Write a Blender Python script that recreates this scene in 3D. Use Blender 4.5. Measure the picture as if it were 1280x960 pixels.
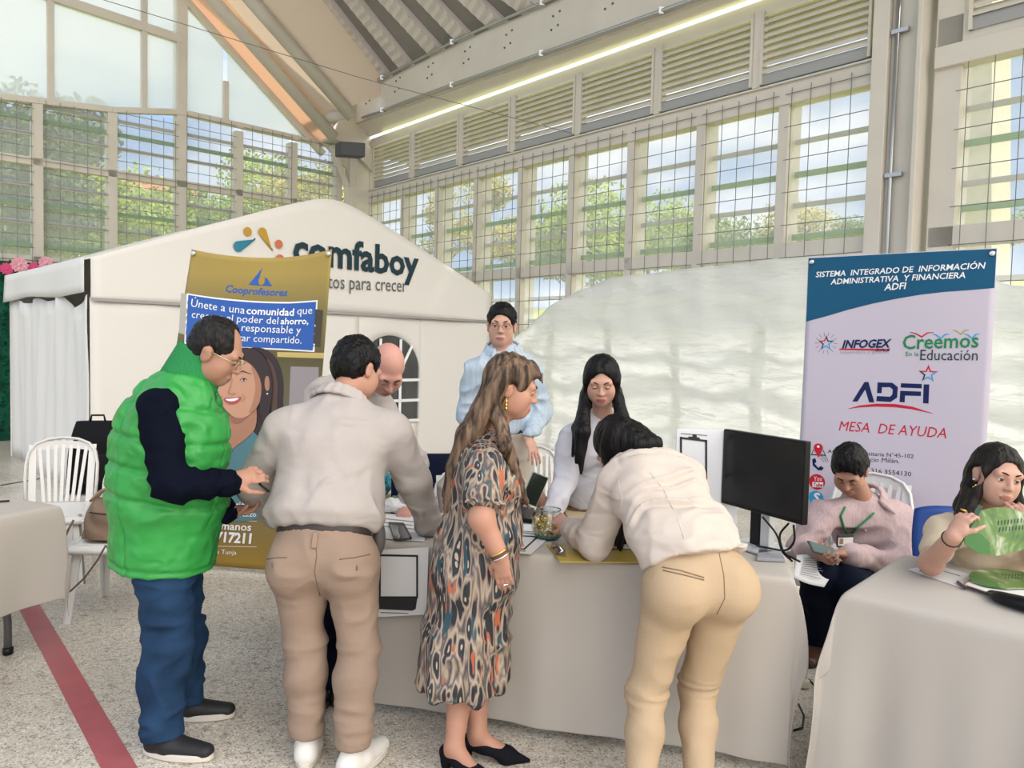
import bpy, bmesh, math, random
import numpy as np
from mathutils import Vector, Matrix
for o in list(bpy.data.objects): bpy.data.objects.remove(o)
SC = bpy.context.scene
COL = SC.collection
random.seed(7); RNG = np.random.default_rng(7)
# ------------------------------------------------------------------ camera
F = 955.0; CAMH = 1.58
PITCH, ROLL = math.radians(2.82), math.radians(1.40)
_cp, _sp, _cr, _sr = math.cos(PITCH), math.sin(PITCH), math.cos(ROLL), math.sin(ROLL)
RX = np.array([[1,0,0],[0,_cp,-_sp],[0,_sp,_cp]]); RY = np.array([[_cr,0,_sr],[0,1,0],[-_sr,0,_cr]])
RC = np.array([[1,0,0],[0,0,-1],[0,1,0]]) @ RY @ RX          # rows: camera right, down, forward
cd = bpy.data.cameras.new('camera'); cam = bpy.data.objects.new('camera', cd); COL.objects.link(cam)
cd.sensor_width = 36; cd.sensor_fit = 'HORIZONTAL'; cd.lens = F/1280*36; cd.clip_end = 500
cam.matrix_world = Matrix(((RC[0][0],-RC[1][0],-RC[2][0],0),(RC[0][1],-RC[1][1],-RC[2][1],0),(RC[0][2],-RC[1][2],-RC[2][2],CAMH),(0,0,0,1)))
SC.camera = cam
# ------------------------------------------------------------------ sky, sun, exposure
SC.view_settings.view_transform = 'Standard'; SC.view_settings.look = 'None'
SC.view_settings.gamma = 1; SC.view_settings.use_curve_mapping = False
SC.view_settings.exposure = 0.84
w = bpy.data.worlds.new('sky'); SC.world = w; w.use_nodes = True
nt = w.node_tree; nt.nodes.clear()
def N(t, **k):
    n = nt.nodes.new(t)
    for a, b in k.items(): setattr(n, a, b)
    return n
wo = N('ShaderNodeOutputWorld'); bg = N('ShaderNodeBackground'); tc = N('ShaderNodeTexCoord')
mp = N('ShaderNodeMapping'); mp.inputs['Scale'].default_value = (1, 1, 2.4)
nz = N('ShaderNodeTexNoise'); nz.inputs['Scale'].default_value = 2.6; nz.inputs['Detail'].default_value = 7; nz.inputs['Roughness'].default_value = .55
rp = N('ShaderNodeValToRGB'); rp.color_ramp.elements[0].position = .40; rp.color_ramp.elements[0].color = (.33,.47,.72,1)
rp.color_ramp.elements[1].position = .56; rp.color_ramp.elements[1].color = (.86,.90,.96,1)
sx = N('ShaderNodeSeparateXYZ'); gr = N('ShaderNodeValToRGB')
gr.color_ramp.elements[0].position = .0; gr.color_ramp.elements[0].color = (0,0,0,1)
gr.color_ramp.elements[1].position = .02; gr.color_ramp.elements[1].color = (1,1,1,1)
mx = N('ShaderNodeMix', data_type='RGBA'); mx.inputs['A'].default_value = (.42,.41,.37,1)
L = nt.links.new
L(tc.outputs['Generated'], mp.inputs['Vector']); L(mp.outputs['Vector'], nz.inputs['Vector']); L(nz.outputs['Fac'], rp.inputs['Fac'])
L(tc.outputs['Generated'], sx.inputs['Vector']); L(sx.outputs['Z'], gr.inputs['Fac']); L(gr.outputs['Color'], mx.inputs['Factor'])
fb = N('ShaderNodeMapRange'); fb.interpolation_type = 'SMOOTHSTEP'      # unseen sky behind and right of the camera, brightened and warmed to fill the hall
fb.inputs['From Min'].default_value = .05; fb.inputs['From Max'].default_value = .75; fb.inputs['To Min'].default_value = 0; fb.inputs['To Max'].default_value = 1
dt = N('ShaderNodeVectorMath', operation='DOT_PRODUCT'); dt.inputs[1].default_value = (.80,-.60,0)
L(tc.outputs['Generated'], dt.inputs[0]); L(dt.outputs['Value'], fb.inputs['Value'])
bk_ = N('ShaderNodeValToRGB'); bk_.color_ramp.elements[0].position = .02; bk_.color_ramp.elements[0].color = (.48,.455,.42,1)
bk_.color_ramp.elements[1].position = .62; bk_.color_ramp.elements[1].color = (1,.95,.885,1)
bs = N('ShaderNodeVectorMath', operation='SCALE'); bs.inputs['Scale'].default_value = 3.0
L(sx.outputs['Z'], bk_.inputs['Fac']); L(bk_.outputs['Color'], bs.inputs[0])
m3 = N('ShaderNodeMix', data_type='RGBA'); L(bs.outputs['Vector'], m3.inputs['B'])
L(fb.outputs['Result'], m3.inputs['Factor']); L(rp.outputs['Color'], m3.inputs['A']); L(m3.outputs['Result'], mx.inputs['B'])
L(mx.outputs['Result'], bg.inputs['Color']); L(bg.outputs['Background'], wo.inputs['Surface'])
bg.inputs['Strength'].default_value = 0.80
sun = bpy.data.lights.new('sun', 'SUN'); sun.energy = 3.3; sun.angle = math.radians(3); sun.color = (1,.95,.86)
so = bpy.data.objects.new('sun', sun); COL.objects.link(so)
so.rotation_euler = Vector((-.45,-.32,-1.0)).to_track_quat('-Z','Y').to_euler()   # high, from beyond the right wall
# ------------------------------------------------------------------ geometry helpers
def V(*a): return Vector(a)
def ray(x, y): return Vector(RC.T @ np.array([(x-640)/F, (y-480)/F, 1.0]))
CAM0 = Vector((0, 0, CAMH))
def P(x, y, Y):
    d = ray(x, y); return CAM0 + d*(Y/d.y)
def G(x, y, z=0.0):
    d = ray(x, y); return CAM0 + d*((z-CAMH)/d.z)
def onplane(x, y, p0, n):
    d = ray(x, y); return CAM0 + d*((Vector(p0)-CAM0).dot(n)/d.dot(n))
D1 = Vector((.664,-.748,0)).normalized(); D2 = Vector((D1.y,-D1.x,0))     # right wall runs along D1, end wall along D2
CORNER = Vector((-3.1, 15.5, 0)); ZV = Vector((0,0,1))
def WR(u, n, z): return CORNER + D1*u + D2*n + ZV*z
def WE(e, n, z): return CORNER + D2*e + D1*n + ZV*z
def onR(x, y, n=0): 
    p = onplane(x, y, CORNER+D2*n, D2); return (p-CORNER).dot(D1), p.z
def onE(x, y, n=0):
    p = onplane(x, y, CORNER+D1*n, D1); return (p-CORNER).dot(D2), p.z

class MB:
    def __init__(s): s.v = []; s.f = []; s.m = []
    def add(s, vs, fs, mi=0):
        b = len(s.v); s.v += [Vector(p) for p in vs]
        for f in fs: s.f.append([b+i for i in f]); s.m.append(mi)
        return s
    def ob(s, o, a, b, c, mi=0):                 # box from corner o with edge vectors
        o, a, b, c = map(Vector, (o, a, b, c))
        if a.cross(b).dot(c) < 0: a, b = b, a
        vs = [o, o+a, o+a+b, o+b, o+c, o+a+c, o+a+b+c, o+b+c]
        return s.add(vs, [(0,3,2,1),(4,5,6,7),(0,1,5,4),(1,2,6,5),(2,3,7,6),(3,0,4,7)], mi)
    def box(s, c, d, mi=0, M=None):
        c = Vector(c); hx, hy, hz = d[0]/2, d[1]/2, d[2]/2
        ax = [Vector((1,0,0)),Vector((0,1,0)),Vector((0,0,1))]
        if M: ax = [M @ a for a in ax]
        return s.ob(c-ax[0]*hx-ax[1]*hy-ax[2]*hz, ax[0]*2*hx, ax[1]*2*hy, ax[2]*2*hz, mi)
    def beam(s, a, b, w, h, up=ZV, mi=0):        # rectangular bar from a to b
        a, b = Vector(a), Vector(b); t = (b-a)
        n = t.normalized(); x = n.cross(Vector(up))
        if x.length < 1e-5: x = n.cross(Vector((1,0,0)))
        x.normalize(); y = x.cross(n)
        return s.ob(a-x*w/2-y*h/2, t, x*w, y*h, mi)
    def tube(s, pts, r, seg=8, mi=0, flat=1.0, up=None, closed=False):
        pts = [Vector(p) for p in pts]; n = len(pts); rs = r if isinstance(r,(list,tuple)) else [r]*n
        b = len(s.v); px = None
        for i, p in enumerate(pts):
            if closed: t = pts[(i+1)%n]-pts[i-1]
            else: t = pts[min(i+1,n-1)]-pts[max(i-1,0)]
            t.normalize()
            if up is not None: x = Vector(up)-t*t.dot(Vector(up))
            elif px is not None: x = px - t*t.dot(px)
            else: x = t.cross(Vector((0,0,1)) if abs(t.z)<.9 else Vector((1,0,0)))
            if x.length < 1e-6: x = t.orthogonal()
            x.normalize(); y = t.cross(x); px = x
            for k in range(seg):
                a = 2*math.pi*k/seg
                s.v.append(p + x*math.cos(a)*rs[i]*flat + y*math.sin(a)*rs[i])
        rng = n if closed else n-1
        for i in range(rng):
            j = (i+1) % n
            for k in range(seg):
                k2 = (k+1)%seg
                s.f.append([b+i*seg+k, b+i*seg+k2, b+j*seg+k2, b+j*seg+k]); s.m.append(mi)
        if not closed:
            s.f.append([b+k for k in range(seg)][::-1]); s.m.append(mi)
            s.f.append([b+(n-1)*seg+k for k in range(seg)]); s.m.append(mi)
        return s
    def lathe(s, prof, c=(0,0,0), seg=24, mi=0):
        c = Vector(c); b = len(s.v); n = len(prof)
        for r, z in prof:
            for k in range(seg):
                a = 2*math.pi*k/seg; s.v.append(c+Vector((max(r,1e-4)*math.cos(a), max(r,1e-4)*math.sin(a), z)))
        for i in range(n-1):
            for k in range(seg):
                k2 = (k+1)%seg; s.f.append([b+i*seg+k,b+i*seg+k2,b+(i+1)*seg+k2,b+(i+1)*seg+k]); s.m.append(mi)
        s.f.append([b+k for k in range(seg)][::-1]); s.m.append(mi); s.f.append([b+(n-1)*seg+k for k in range(seg)]); s.m.append(mi)
        return s
    def prism(s, poly, vec, mi=0):
        poly = [Vector(p) for p in poly]; vec = Vector(vec); n = len(poly); b = len(s.v)
        s.v += poly + [p+vec for p in poly]
        nn = Vector((0,0,0))
        for i in range(n): nn += (poly[i]-poly[0]).cross(poly[(i+1)%n]-poly[0])
        fw = nn.dot(vec) > 0
        f0 = [b+i for i in range(n)]; f1 = [b+n+i for i in range(n)]
        s.f.append(f0[::-1] if fw else f0); s.m.append(mi); s.f.append(f1 if fw else f1[::-1]); s.m.append(mi)
        for i in range(n):
            j = (i+1)%n; q = [b+i,b+j,b+n+j,b+n+i]; s.f.append(q if fw else q[::-1]); s.m.append(mi)
        return s
    def grid(s, fn, nu, nv, mi=0, thick=None):
        b = len(s.v)
        for j in range(nv+1):
            for i in range(nu+1): s.v.append(Vector(fn(i/nu, j/nv)))
        for j in range(nv):
            for i in range(nu):
                a = b+j*(nu+1)+i; s.f.append([a,a+1,a+nu+2,a+nu+1]); s.m.append(mi)
        return s
    def ico(s, c, r, sub=1, mi=0, sc=(1,1,1)):
        bm = bmesh.new(); bmesh.ops.create_icosphere(bm, subdivisions=sub, radius=1)
        vs = [Vector(c)+Vector((v.co.x*r*sc[0],v.co.y*r*sc[1],v.co.z*r*sc[2])) for v in bm.verts]
        fs = [[v.index for v in f.verts] for f in bm.faces]; bm.free()
        return s.add(vs, fs, mi)
    def build(s, name, mats, parent=None, org=(0,0,0), smooth=False, bevel=0, solid=0):
        me = bpy.data.meshes.new(name); o0 = Vector(org)
        me.from_pydata([tuple(v-o0) for v in s.v], [], s.f)
        ms = mats if isinstance(mats,(list,tuple)) else [mats]
        for m in ms: me.materials.append(m)
        if len(ms) > 1:
            for p, m in zip(me.polygons, s.m): p.material_index = m
        if smooth:
            for p in me.polygons: p.use_smooth = True
        me.update()
        o = bpy.data.objects.new(name, me); COL.objects.link(o)
        if parent: o.parent = parent
        if solid:
            md = o.modifiers.new('solid','SOLIDIFY'); md.thickness = solid; md.offset = 0
        if bevel:
            md = o.modifiers.new('bevel','BEVEL'); md.width = bevel; md.segments = 2; md.limit_method = 'ANGLE'; md.angle_limit = .6
        return o
def tag(o, label, cat, group=None, kind=None):
    if label: o['label'] = label
    if cat: o['category'] = cat
    if group: o['group'] = group
    if kind: o['kind'] = kind
    return o
def thing(name, label, cat, loc=(0,0,0), rz=0, group=None):
    o = bpy.data.objects.new(name, None); COL.objects.link(o); o.location = loc; o.rotation_euler = (0,0,rz)
    o.empty_display_size = .1
    return tag(o, label, cat, group)
def struct(o): o['kind'] = 'structure'; return o
def dup(root, loc, rz, label=None):
    r = root.copy(); COL.objects.link(r); r.location = loc; r.rotation_euler = (0,0,rz)
    if label: r['label'] = label
    for ch in list(root.children):
        c = ch.copy(); COL.objects.link(c); c.parent = r
        for g in list(ch.children):
            d = g.copy(); COL.objects.link(d); d.parent = c
    return r
# ------------------------------------------------------------------ materials
def mat(name, col, rough=.6, metal=0, var=0, vscale=8, bump=0, bscale=40, spec=.4, trans=0, alpha=1, sheen=0, stretch=(1,1,1), sss=0, wr=None):
    if rough >= .7: spec = min(spec, .15 if max(col) > .06 else .05)
    m = bpy.data.materials.new(name); m.use_nodes = True; t = m.node_tree; b = t.nodes['Principled BSDF']
    b.inputs['Base Color'].default_value = (*col,1); b.inputs['Roughness'].default_value = rough; b.inputs['Metallic'].default_value = metal
    b.inputs['Specular IOR Level'].default_value = spec
    if sheen: b.inputs['Sheen Weight'].default_value = sheen
    if trans: b.inputs['Transmission Weight'].default_value = trans
    if alpha < 1: b.inputs['Alpha'].default_value = alpha
    if sss:
        b.inputs['Subsurface Weight'].default_value = sss; b.inputs['Subsurface Radius'].default_value = (.02,.008,.004); b.inputs['Subsurface Scale'].default_value = .5
    if var or bump:
        c = t.nodes.new('ShaderNodeTexCoord'); mp_ = t.nodes.new('ShaderNodeMapping'); mp_.inputs['Scale'].default_value = stretch
        t.links.new(c.outputs['Object'], mp_.inputs['Vector'])
    if var:
        n = t.nodes.new('ShaderNodeTexNoise'); n.inputs['Scale'].default_value = vscale; n.inputs['Detail'].default_value = 4
        t.links.new(mp_.outputs['Vector'], n.inputs['Vector'])
        r = t.nodes.new('ShaderNodeValToRGB'); r.color_ramp.elements[0].position = .3; r.color_ramp.elements[1].position = .7
        r.color_ramp.elements[0].color = (*[max(0,x*(1-var)) for x in col],1); r.color_ramp.elements[1].color = (*[min(1,x*(1+var)) for x in col],1)
        t.links.new(n.outputs['Fac'], r.inputs['Fac']); t.links.new(r.outputs['Color'], b.inputs['Base Color'])
    if bump:
        n2 = t.nodes.new('ShaderNodeTexNoise'); n2.inputs['Scale'].default_value = bscale; n2.inputs['Detail'].default_value = 3
        t.links.new(mp_.outputs['Vector'], n2.inputs['Vector'])
        bp = t.nodes.new('ShaderNodeBump'); bp.inputs['Strength'].default_value = bump; bp.inputs['Distance'].default_value = .01
        t.links.new(n2.outputs['Fac'], bp.inputs['Height']); t.links.new(bp.outputs['Normal'], b.inputs['Normal'])
    if wr:                                              # soft creases of cloth
        c = t.nodes.new('ShaderNodeTexCoord'); mw = t.nodes.new('ShaderNodeMapping'); mw.inputs['Scale'].default_value = wr[2] if len(wr) > 2 else (1,1,1.5)
        n3 = t.nodes.new('ShaderNodeTexNoise'); n3.inputs['Scale'].default_value = wr[0]; n3.inputs['Detail'].default_value = 3; n3.inputs['Roughness'].default_value = .45; n3.inputs['Distortion'].default_value = 1.1; n3.noise_type = 'RIDGED_MULTIFRACTAL'
        b2 = t.nodes.new('ShaderNodeBump'); b2.inputs['Strength'].default_value = wr[1]; b2.inputs['Distance'].default_value = .03
        t.links.new(c.outputs['Object'], mw.inputs['Vector']); t.links.new(mw.outputs['Vector'], n3.inputs['Vector']); t.links.new(n3.outputs['Fac'], b2.inputs['Height'])
        if bump: t.links.new(bp.outputs['Normal'], b2.inputs['Normal'])
        t.links.new(b2.outputs['Normal'], b.inputs['Normal'])
    return m
def translucent(name, col, tr=.4, clear=.0, rough=.6, bump=0, bscale=5, stretch=(1,1,1)):
    """thin sheet: diffuse + translucent (+ see-through share)"""
    m = bpy.data.materials.new(name); m.use_nodes = True; t = m.node_tree; t.nodes.clear(); L_ = t.links.new
    o = t.nodes.new('ShaderNodeOutputMaterial'); d = t.nodes.new('ShaderNodeBsdfDiffuse'); u = t.nodes.new('ShaderNodeBsdfTranslucent')
    d.inputs['Color'].default_value = (*col,1); u.inputs['Color'].default_value = (*col,1)
    mx_ = t.nodes.new('ShaderNodeMixShader'); mx_.inputs[0].default_value = tr; L_(d.outputs[0], mx_.inputs[1]); L_(u.outputs[0], mx_.inputs[2]); last = mx_
    if bump:
        c = t.nodes.new('ShaderNodeTexCoord'); mp_ = t.nodes.new('ShaderNodeMapping'); mp_.inputs['Scale'].default_value = stretch
        n2 = t.nodes.new('ShaderNodeTexNoise'); n2.inputs['Scale'].default_value = bscale; n2.inputs['Detail'].default_value = 4
        bp = t.nodes.new('ShaderNodeBump'); bp.inputs['Strength'].default_value = bump; bp.inputs['Distance'].default_value = .05
        L_(c.outputs['Object'], mp_.inputs['Vector']); L_(mp_.outputs['Vector'], n2.inputs['Vector']); L_(n2.outputs['Fac'], bp.inputs['Height'])
        L_(bp.outputs['Normal'], d.inputs['Normal']); L_(bp.outputs['Normal'], u.inputs['Normal'])
    if clear:
        tb = t.nodes.new('ShaderNodeBsdfTransparent'); m2 = t.nodes.new('ShaderNodeMixShader'); m2.inputs[0].default_value = clear
        L_(last.outputs[0], m2.inputs[1]); L_(tb.outputs[0], m2.inputs[2]); last = m2
    L_(last.outputs[0], o.inputs['Surface'])
    return m
def thin_glass(name, tint=(1,1,1), refl=.12, rough=.02):
    m = bpy.data.materials.new(name); m.use_nodes = True; t = m.node_tree; t.nodes.clear(); L_ = t.links.new
    o = t.nodes.new('ShaderNodeOutputMaterial'); tb = t.nodes.new('ShaderNodeBsdfTransparent'); tb.inputs['Color'].default_value = (*tint,1)
    g = t.nodes.new('ShaderNodeBsdfGlossy'); g.inputs['Roughness'].default_value = rough
    lw = t.nodes.new('ShaderNodeLayerWeight'); lw.inputs['Blend'].default_value = .25
    ma = t.nodes.new('ShaderNodeMath'); ma.operation = 'MULTIPLY_ADD'; ma.inputs[1].default_value = refl; ma.inputs[2].default_value = refl*.2
    L_(lw.outputs['Fresnel'], ma.inputs[0])
    mx_ = t.nodes.new('ShaderNodeMixShader'); L_(ma.outputs[0], mx_.inputs[0]); L_(tb.outputs[0], mx_.inputs[1]); L_(g.outputs[0], mx_.inputs[2]); L_(mx_.outputs[0], o.inputs['Surface'])
    return m
M_steel = mat('cream_painted_steel', (.60,.56,.485), .5, var=.06, vscale=1.5)
M_louver = mat('louver_steel', (.62,.58,.50), .5, var=.10, vscale=3)
M_wire = mat('wire', (.16,.16,.15), .5)
M_green = mat('green_bar', (.08,.25,.06), .5)
M_grey = mat('grey_slat', (.36,.35,.33), .5)
M_galv = mat('galvanised', (.45,.46,.46), .35, metal=.8)
M_black = mat('black_plastic', (.006,.006,.007), .35, spec=.25)
M_white = mat('white_plastic', (.66,.65,.63), .35)
M_cloth = mat('white_tablecloth', (.455,.42,.38), .8, bump=.08, bscale=6)
M_paper = mat('paper', (.66,.66,.66), .7)
M_ink = mat('ink', (.02,.02,.022), .6)
M_gold = mat('gold', (.80,.55,.16), .25, metal=1)
M_silver = mat('silver', (.75,.75,.75), .25, metal=1)
M_navy = mat('navy_fabric', (.007,.011,.028), .8)
M_chrome = mat('chrome', (.6,.6,.6), .15, metal=1)
# ================================================================== SETTING
def floor_mat():
    m = bpy.data.materials.new('terrazzo'); m.use_nodes = True; t = m.node_tree; b = t.nodes['Principled BSDF']; L_ = t.links.new
    c = t.nodes.new('ShaderNodeTexCoord')
    v = t.nodes.new('ShaderNodeTexVoronoi'); v.inputs['Scale'].default_value = 150; L_(c.outputs['Object'], v.inputs['Vector'])
    sp = t.nodes.new('ShaderNodeSeparateColor'); L_(v.outputs['Color'], sp.inputs['Color'])
    r = t.nodes.new('ShaderNodeValToRGB'); e = r.color_ramp.elements
    e[0].position = 0; e[0].color = (.27,.235,.19,1); e[1].position = 1; e[1].color = (.80,.74,.65,1)
    for p_, c_ in ((.12,(.30,.27,.22,1)),(.2,(.55,.50,.43,1)),(.75,(.58,.53,.455,1))):
        q = e.new(p_); q.color = c_
    L_(sp.outputs[0], r.inputs['Fac'])
    n = t.nodes.new('ShaderNodeTexNoise'); n.inputs['Scale'].default_value = 1.3; n.inputs['Detail'].default_value = 6; L_(c.outputs['Object'], n.inputs['Vector'])
    n3 = t.nodes.new('ShaderNodeTexNoise'); n3.inputs['Scale'].default_value = 22; n3.inputs['Detail'].default_value = 6; L_(c.outputs['Object'], n3.inputs['Vector'])
    r2 = t.nodes.new('ShaderNodeValToRGB'); r2.color_ramp.elements[0].color = (.80,.79,.77,1); r2.color_ramp.elements[1].color = (1,1,1,1); r2.color_ramp.elements[0].position=.35; r2.color_ramp.elements[1].position=.6
    L_(n.outputs['Fac'], r2.inputs['Fac'])
    r3 = t.nodes.new('ShaderNodeValToRGB'); r3.color_ramp.elements[0].color = (.62,.60,.57,1); r3.color_ramp.elements[1].color = (1,1,1,1); r3.color_ramp.elements[0].position=.30; r3.color_ramp.elements[1].position=.46
    L_(n3.outputs['Fac'], r3.inputs['Fac'])
    m1 = t.nodes.new('ShaderNodeMix'); m1.data_type = 'RGBA'; m1.blend_type = 'MULTIPLY'; m1.inputs['Factor'].default_value = 1
    L_(r.outputs['Color'], m1.inputs['A']); L_(r2.outputs['Color'], m1.inputs['B'])
    m2 = t.nodes.new('ShaderNodeMix'); m2.data_type = 'RGBA'; m2.blend_type = 'MULTIPLY'; m2.inputs['Factor'].default_value = 1
    L_(m1.outputs['Result'], m2.inputs['A']); L_(r3.outputs['Color'], m2.inputs['B'])
    L_(m2.outputs['Result'], b.inputs['Base Color']); b.inputs['Roughness'].default_value = .32; b.inputs['Specular IOR Level'].default_value = .35
    return m
fl = MB(); pts = [WE(0,0,0), WE(14,0,0), WE(14,22,0), WE(0,22,0)]
fl.prism([p-ZV*.15 for p in pts], ZV*.15)
struct(fl.build('floor', floor_mat()))
def floor_line(a, b, wd, m, name='floor_line'):
    a, b = Vector(a), Vector(b); t = (b-a).normalized(); x = t.cross(ZV)
    q = MB(); q.ob(a-x*wd/2, b-a, x*wd, ZV*.003); return struct(q.build(name, m))
M_red = mat('red_line', (.36,.075,.09), .35, var=.08)
ra, rb = G(42,768), G(150,962); dr = (rb-ra).normalized()
floor_line(ra-dr*3.0, rb+dr*2.0, .105, M_red)
floor_line(G(0,607), G(52,598), .05, mat('dark_line', (.05,.05,.05), .4))
floor_line(G(998,824), G(1060,842), .075, mat('green_line', (.03,.10,.07), .4))
# ---- right wall frame
ZB = 2.73; ZM = 4.38; ZL0 = 4.62; ZL1 = 5.45
MOD = [0.28] + [1.46+1.095*i for i in range(8)] + [10.13]
fr = MB()
for u in MOD[1:-1]:
    fr.ob(WR(u-.06,0,0), D1*.12, -D2*.30, ZV*ZM)               # deep fins between the bays
fr.ob(WR(0.0,0,0), D1*.3, -D2*.3, ZV*ZL1)
fr.ob(WR(.28,.0,ZB-.10), D1*9.9, -D2*.10, ZV*.18)            # rail under the louvres
fr.ob(WR(.28,.02,ZM-.04), D1*9.9, -D2*.2, ZV*.26)           # band above the windows
fr.ob(WR(.28,.05,ZM+.19), D1*9.9, -D2*.02, ZV*.02)
fr.ob(WR(.28,0,ZL1-.02), D1*9.9, -D2*.15, ZV*.16)
LU = [.30, 1.81] + [1.81+1.38*i for i in range(1,7)] + [10.13]
LU = [.42, 1.81, 3.24, 4.56, 5.96, 7.36, 8.78, 10.13]
for u in LU[1:-1]: fr.ob(WR(u-.05,.03,ZL0-.02), D1*.10, -D2*.14, ZV*(ZL1-ZL0+.04))
# second bay right of the column
for u in (10.82, 12.2, 13.4): fr.ob(WR(u-.13,0,0), D1*.24, -D2*.30, ZV*ZL1)
fr.ob(WR(10.7,.0,ZB-.10), D1*3, -D2*.10, ZV*.20)
fr.ob(WR(10.7,.05,ZM-.05), D1*3, -D2*.2, ZV*.20)
fr.ob(WR(10.7,.0,ZM+.13), D1*3, -D2*.2, ZV*.3)
fr.ob(WR(.0,0,0), D1*13.6, -D2*.2, ZV*.12)                  # kerb
struct(fr.build('wall_right', M_steel, bevel=.006))
# ---- windows of the right wall: slats, one green bar, wire grid
M_screen = translucent('mesh_screen', (.80,.82,.84), .6, .74)
def bay(name, W, a0, a1, z0, z1, slats, greens, wu, wz, nin, wall_n=-.22):
    """W(u,n,z); slats sit outside, wires inside"""
    root = thing(name, None, None, W((a0+a1)/2, 0, z0)); struct(root); og = root.location
    s = MB(); g = MB(); wv = MB()
    ax = (W(1,0,0)-W(0,0,0)); nn = (W(0,1,0)-W(0,0,0))
    for z in slats: s.ob(W(a0,wall_n,z), ax*(a1-a0), nn*.03, ZV*.055)
    for z in greens: g.ob(W(a0,wall_n,z), ax*(a1-a0), nn*.03, ZV*.065)
    s.build('slats', M_grey, root, og)
    if greens: g.build('green_bar', M_green, root, og)
    x = a0
    k0 = math.ceil(a0/wu)
    while k0*wu < a1: 
        wv.tube([W(k0*wu,nin,z0),W(k0*wu,nin,z1)], .0045, 4); k0 += 1
    z = z0
    while z < z1: wv.tube([W(a0,nin,z),W(a1,nin,z)], .0045, 4); z += wz
    wv.build('wire_grid', M_wire, root, og)
    sm = MB(); sm.prism([W(a0,-.10,z0),W(a1,-.10,z0),W(a1,-.10,z1),W(a0,-.10,z1)], nn*.002); sm.build('mesh_screen', M_screen, root, og)
    return root
wn = 1
for i in range(len(MOD)-1):
    bay('window_%d'%wn, WR, MOD[i]+.04, MOD[i+1]-.04, .12, ZM+.12, [3.93,3.22,2.3,1.85,1.4,.95] , [3.56,2.86,1.95], .22, .36, .04); wn += 1
bay('window_%d'%wn, WR, 10.9, 12.1, .12, ZM+.10, [3.93,3.22,2.3,1.85,1.4,.95], [3.60,2.98,1.95], .22, .36, .04); wn += 1
bay('window_%d'%wn, WR, 12.3, 13.4, .12, ZM+.10, [3.93,3.22,2.3,1.85,1.4,.95], [3.60,2.98,1.95], .22, .36, .04); wn += 1
# ---- louvre panels
ordn = ['first','second','third','fourth','fifth','sixth','seventh']
def louver(u0, u1, label):
    root = thing('louver_panel', label, 'louver', WR((u0+u1)/2,0,ZL0), 0, 'louvre panels above the right windows'); og = root.location
    b = MB(); n = 9; hgt = (ZL1-ZL0-.12)/n
    for k in range(n):
        z = ZL0+.12+k*hgt
        b.prism([WR(u0,-.02,z+hgt*1.12), WR(u0,-.03,z+hgt*1.12), WR(u0,.035,z), WR(u0,.045,z)], D1*(u1-u0))
    b.build('slats', M_louver, root, og)
    c = MB(); c.ob(WR(u0,-.03,ZL0), D1*(u1-u0), D2*.05, ZV*.12); c.build('bottom_sill', mat('sill_grey', (.33,.33,.32), .5), root, og)
    for uu in (u0,u1-.03): e = MB(); e.ob(WR(uu,.0,ZL0), D1*.03, D2*.05, ZV*(ZL1-ZL0)); e.build('side_frame', M_steel, root, og)
for i in range(7):
    louver(LU[i]+.05, LU[i+1]-.05, ['louvre panel beside the corner column, at the far end of the row','second louvre panel from the corner column','third louvre panel from the corner column','middle louvre panel of the row of seven left of the big column','fifth louvre panel from the corner column','louvre panel next but one to the big right column','wide louvre panel touching the left side of the big right column'][i])
louver(10.98, 12.4, 'louvre panel to the right of the big column at the top right corner')
# ---- big column with conduit
cb = MB(); cb.ob(WR(10.13,.12,0), D1*.16, -D2*.34, ZV*7.0); cb.ob(WR(10.29,.05,0), D1*.30, -D2*.30, ZV*7.0); cb.ob(WR(10.57,.16,0), D1*.05, -D2*.4, ZV*7.0)
struct(cb.build('column', M_steel, bevel=.008))
cp = thing('conduit_pipe', 'grey conduit pipe running up the big right column', 'pipe', WR(10.36,.10,0)); og = cp.location
MB().tube([WR(10.36,.085,0),WR(10.36,.085,5.58)], .022, 10).build('pipe', M_galv, cp, og, smooth=True)
for z in (1.9,3.35,4.75): q = MB(); q.ob(WR(10.31,.06,z), D1*.16, D2*.05, ZV*.04); q.build('clamp', M_galv, cp, og)
# ---- end wall
M_poly = translucent('polycarbonate', (.93,.96,1.0), .7, .50)
ew = MB(); EP = [.52,1.46,2.50,3.49,4.57,5.61,6.7,7.8,8.9,10.0]
def zsill(e): 
    return float(np.interp(e, [0,1.5,3.49,4.58,5.6,6.1,7.5,10], [5.40,5.40,5.42,5.22,5.13,5.08,5.0,4.9]))
for i, e in enumerate(EP):
    wd = .14 if i != 3 else .17
    top = 5.3 if i != 3 else 8.4
    ew.ob(WE(e-wd/2,0,0), D2*wd, -D1*.22, ZV*min(top, zsill(e) if i != 3 else top))
for a, b in zip([0,.52,1.48,3.49,4.58,5.6,6.1,7.5],[.52,1.48,3.49,4.58,5.6,6.1,7.5,10.]):
    ew.beam(WE(a,-.05,zsill(a)), WE(b,-.05,zsill(b)), .12, .09)
ew.ob(WE(0,.0,4.15), D2*10, -D1*.12, ZV*.12)
ew.ob(WE(0,.0,2.62), D2*10, -D1*.12, ZV*.16)
ew.ob(WE(0,0,0), D2*10, -D1*.18, ZV*1.0)
ew.beam(WE(3.49,-.05,6.63), WE(10,-.05,7.0), .12, .14)
for e, z1 in ((2.74,6.12),(4.09,8.5),(5.43,8.5),(7.2,8.5)):
    ew.ob(WE(e-.045,0,zsill(e)), D2*.09, -D1*.10, ZV*(z1-zsill(e)))
rk = lambda e: 5.59+.814*(e-1.33)
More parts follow.
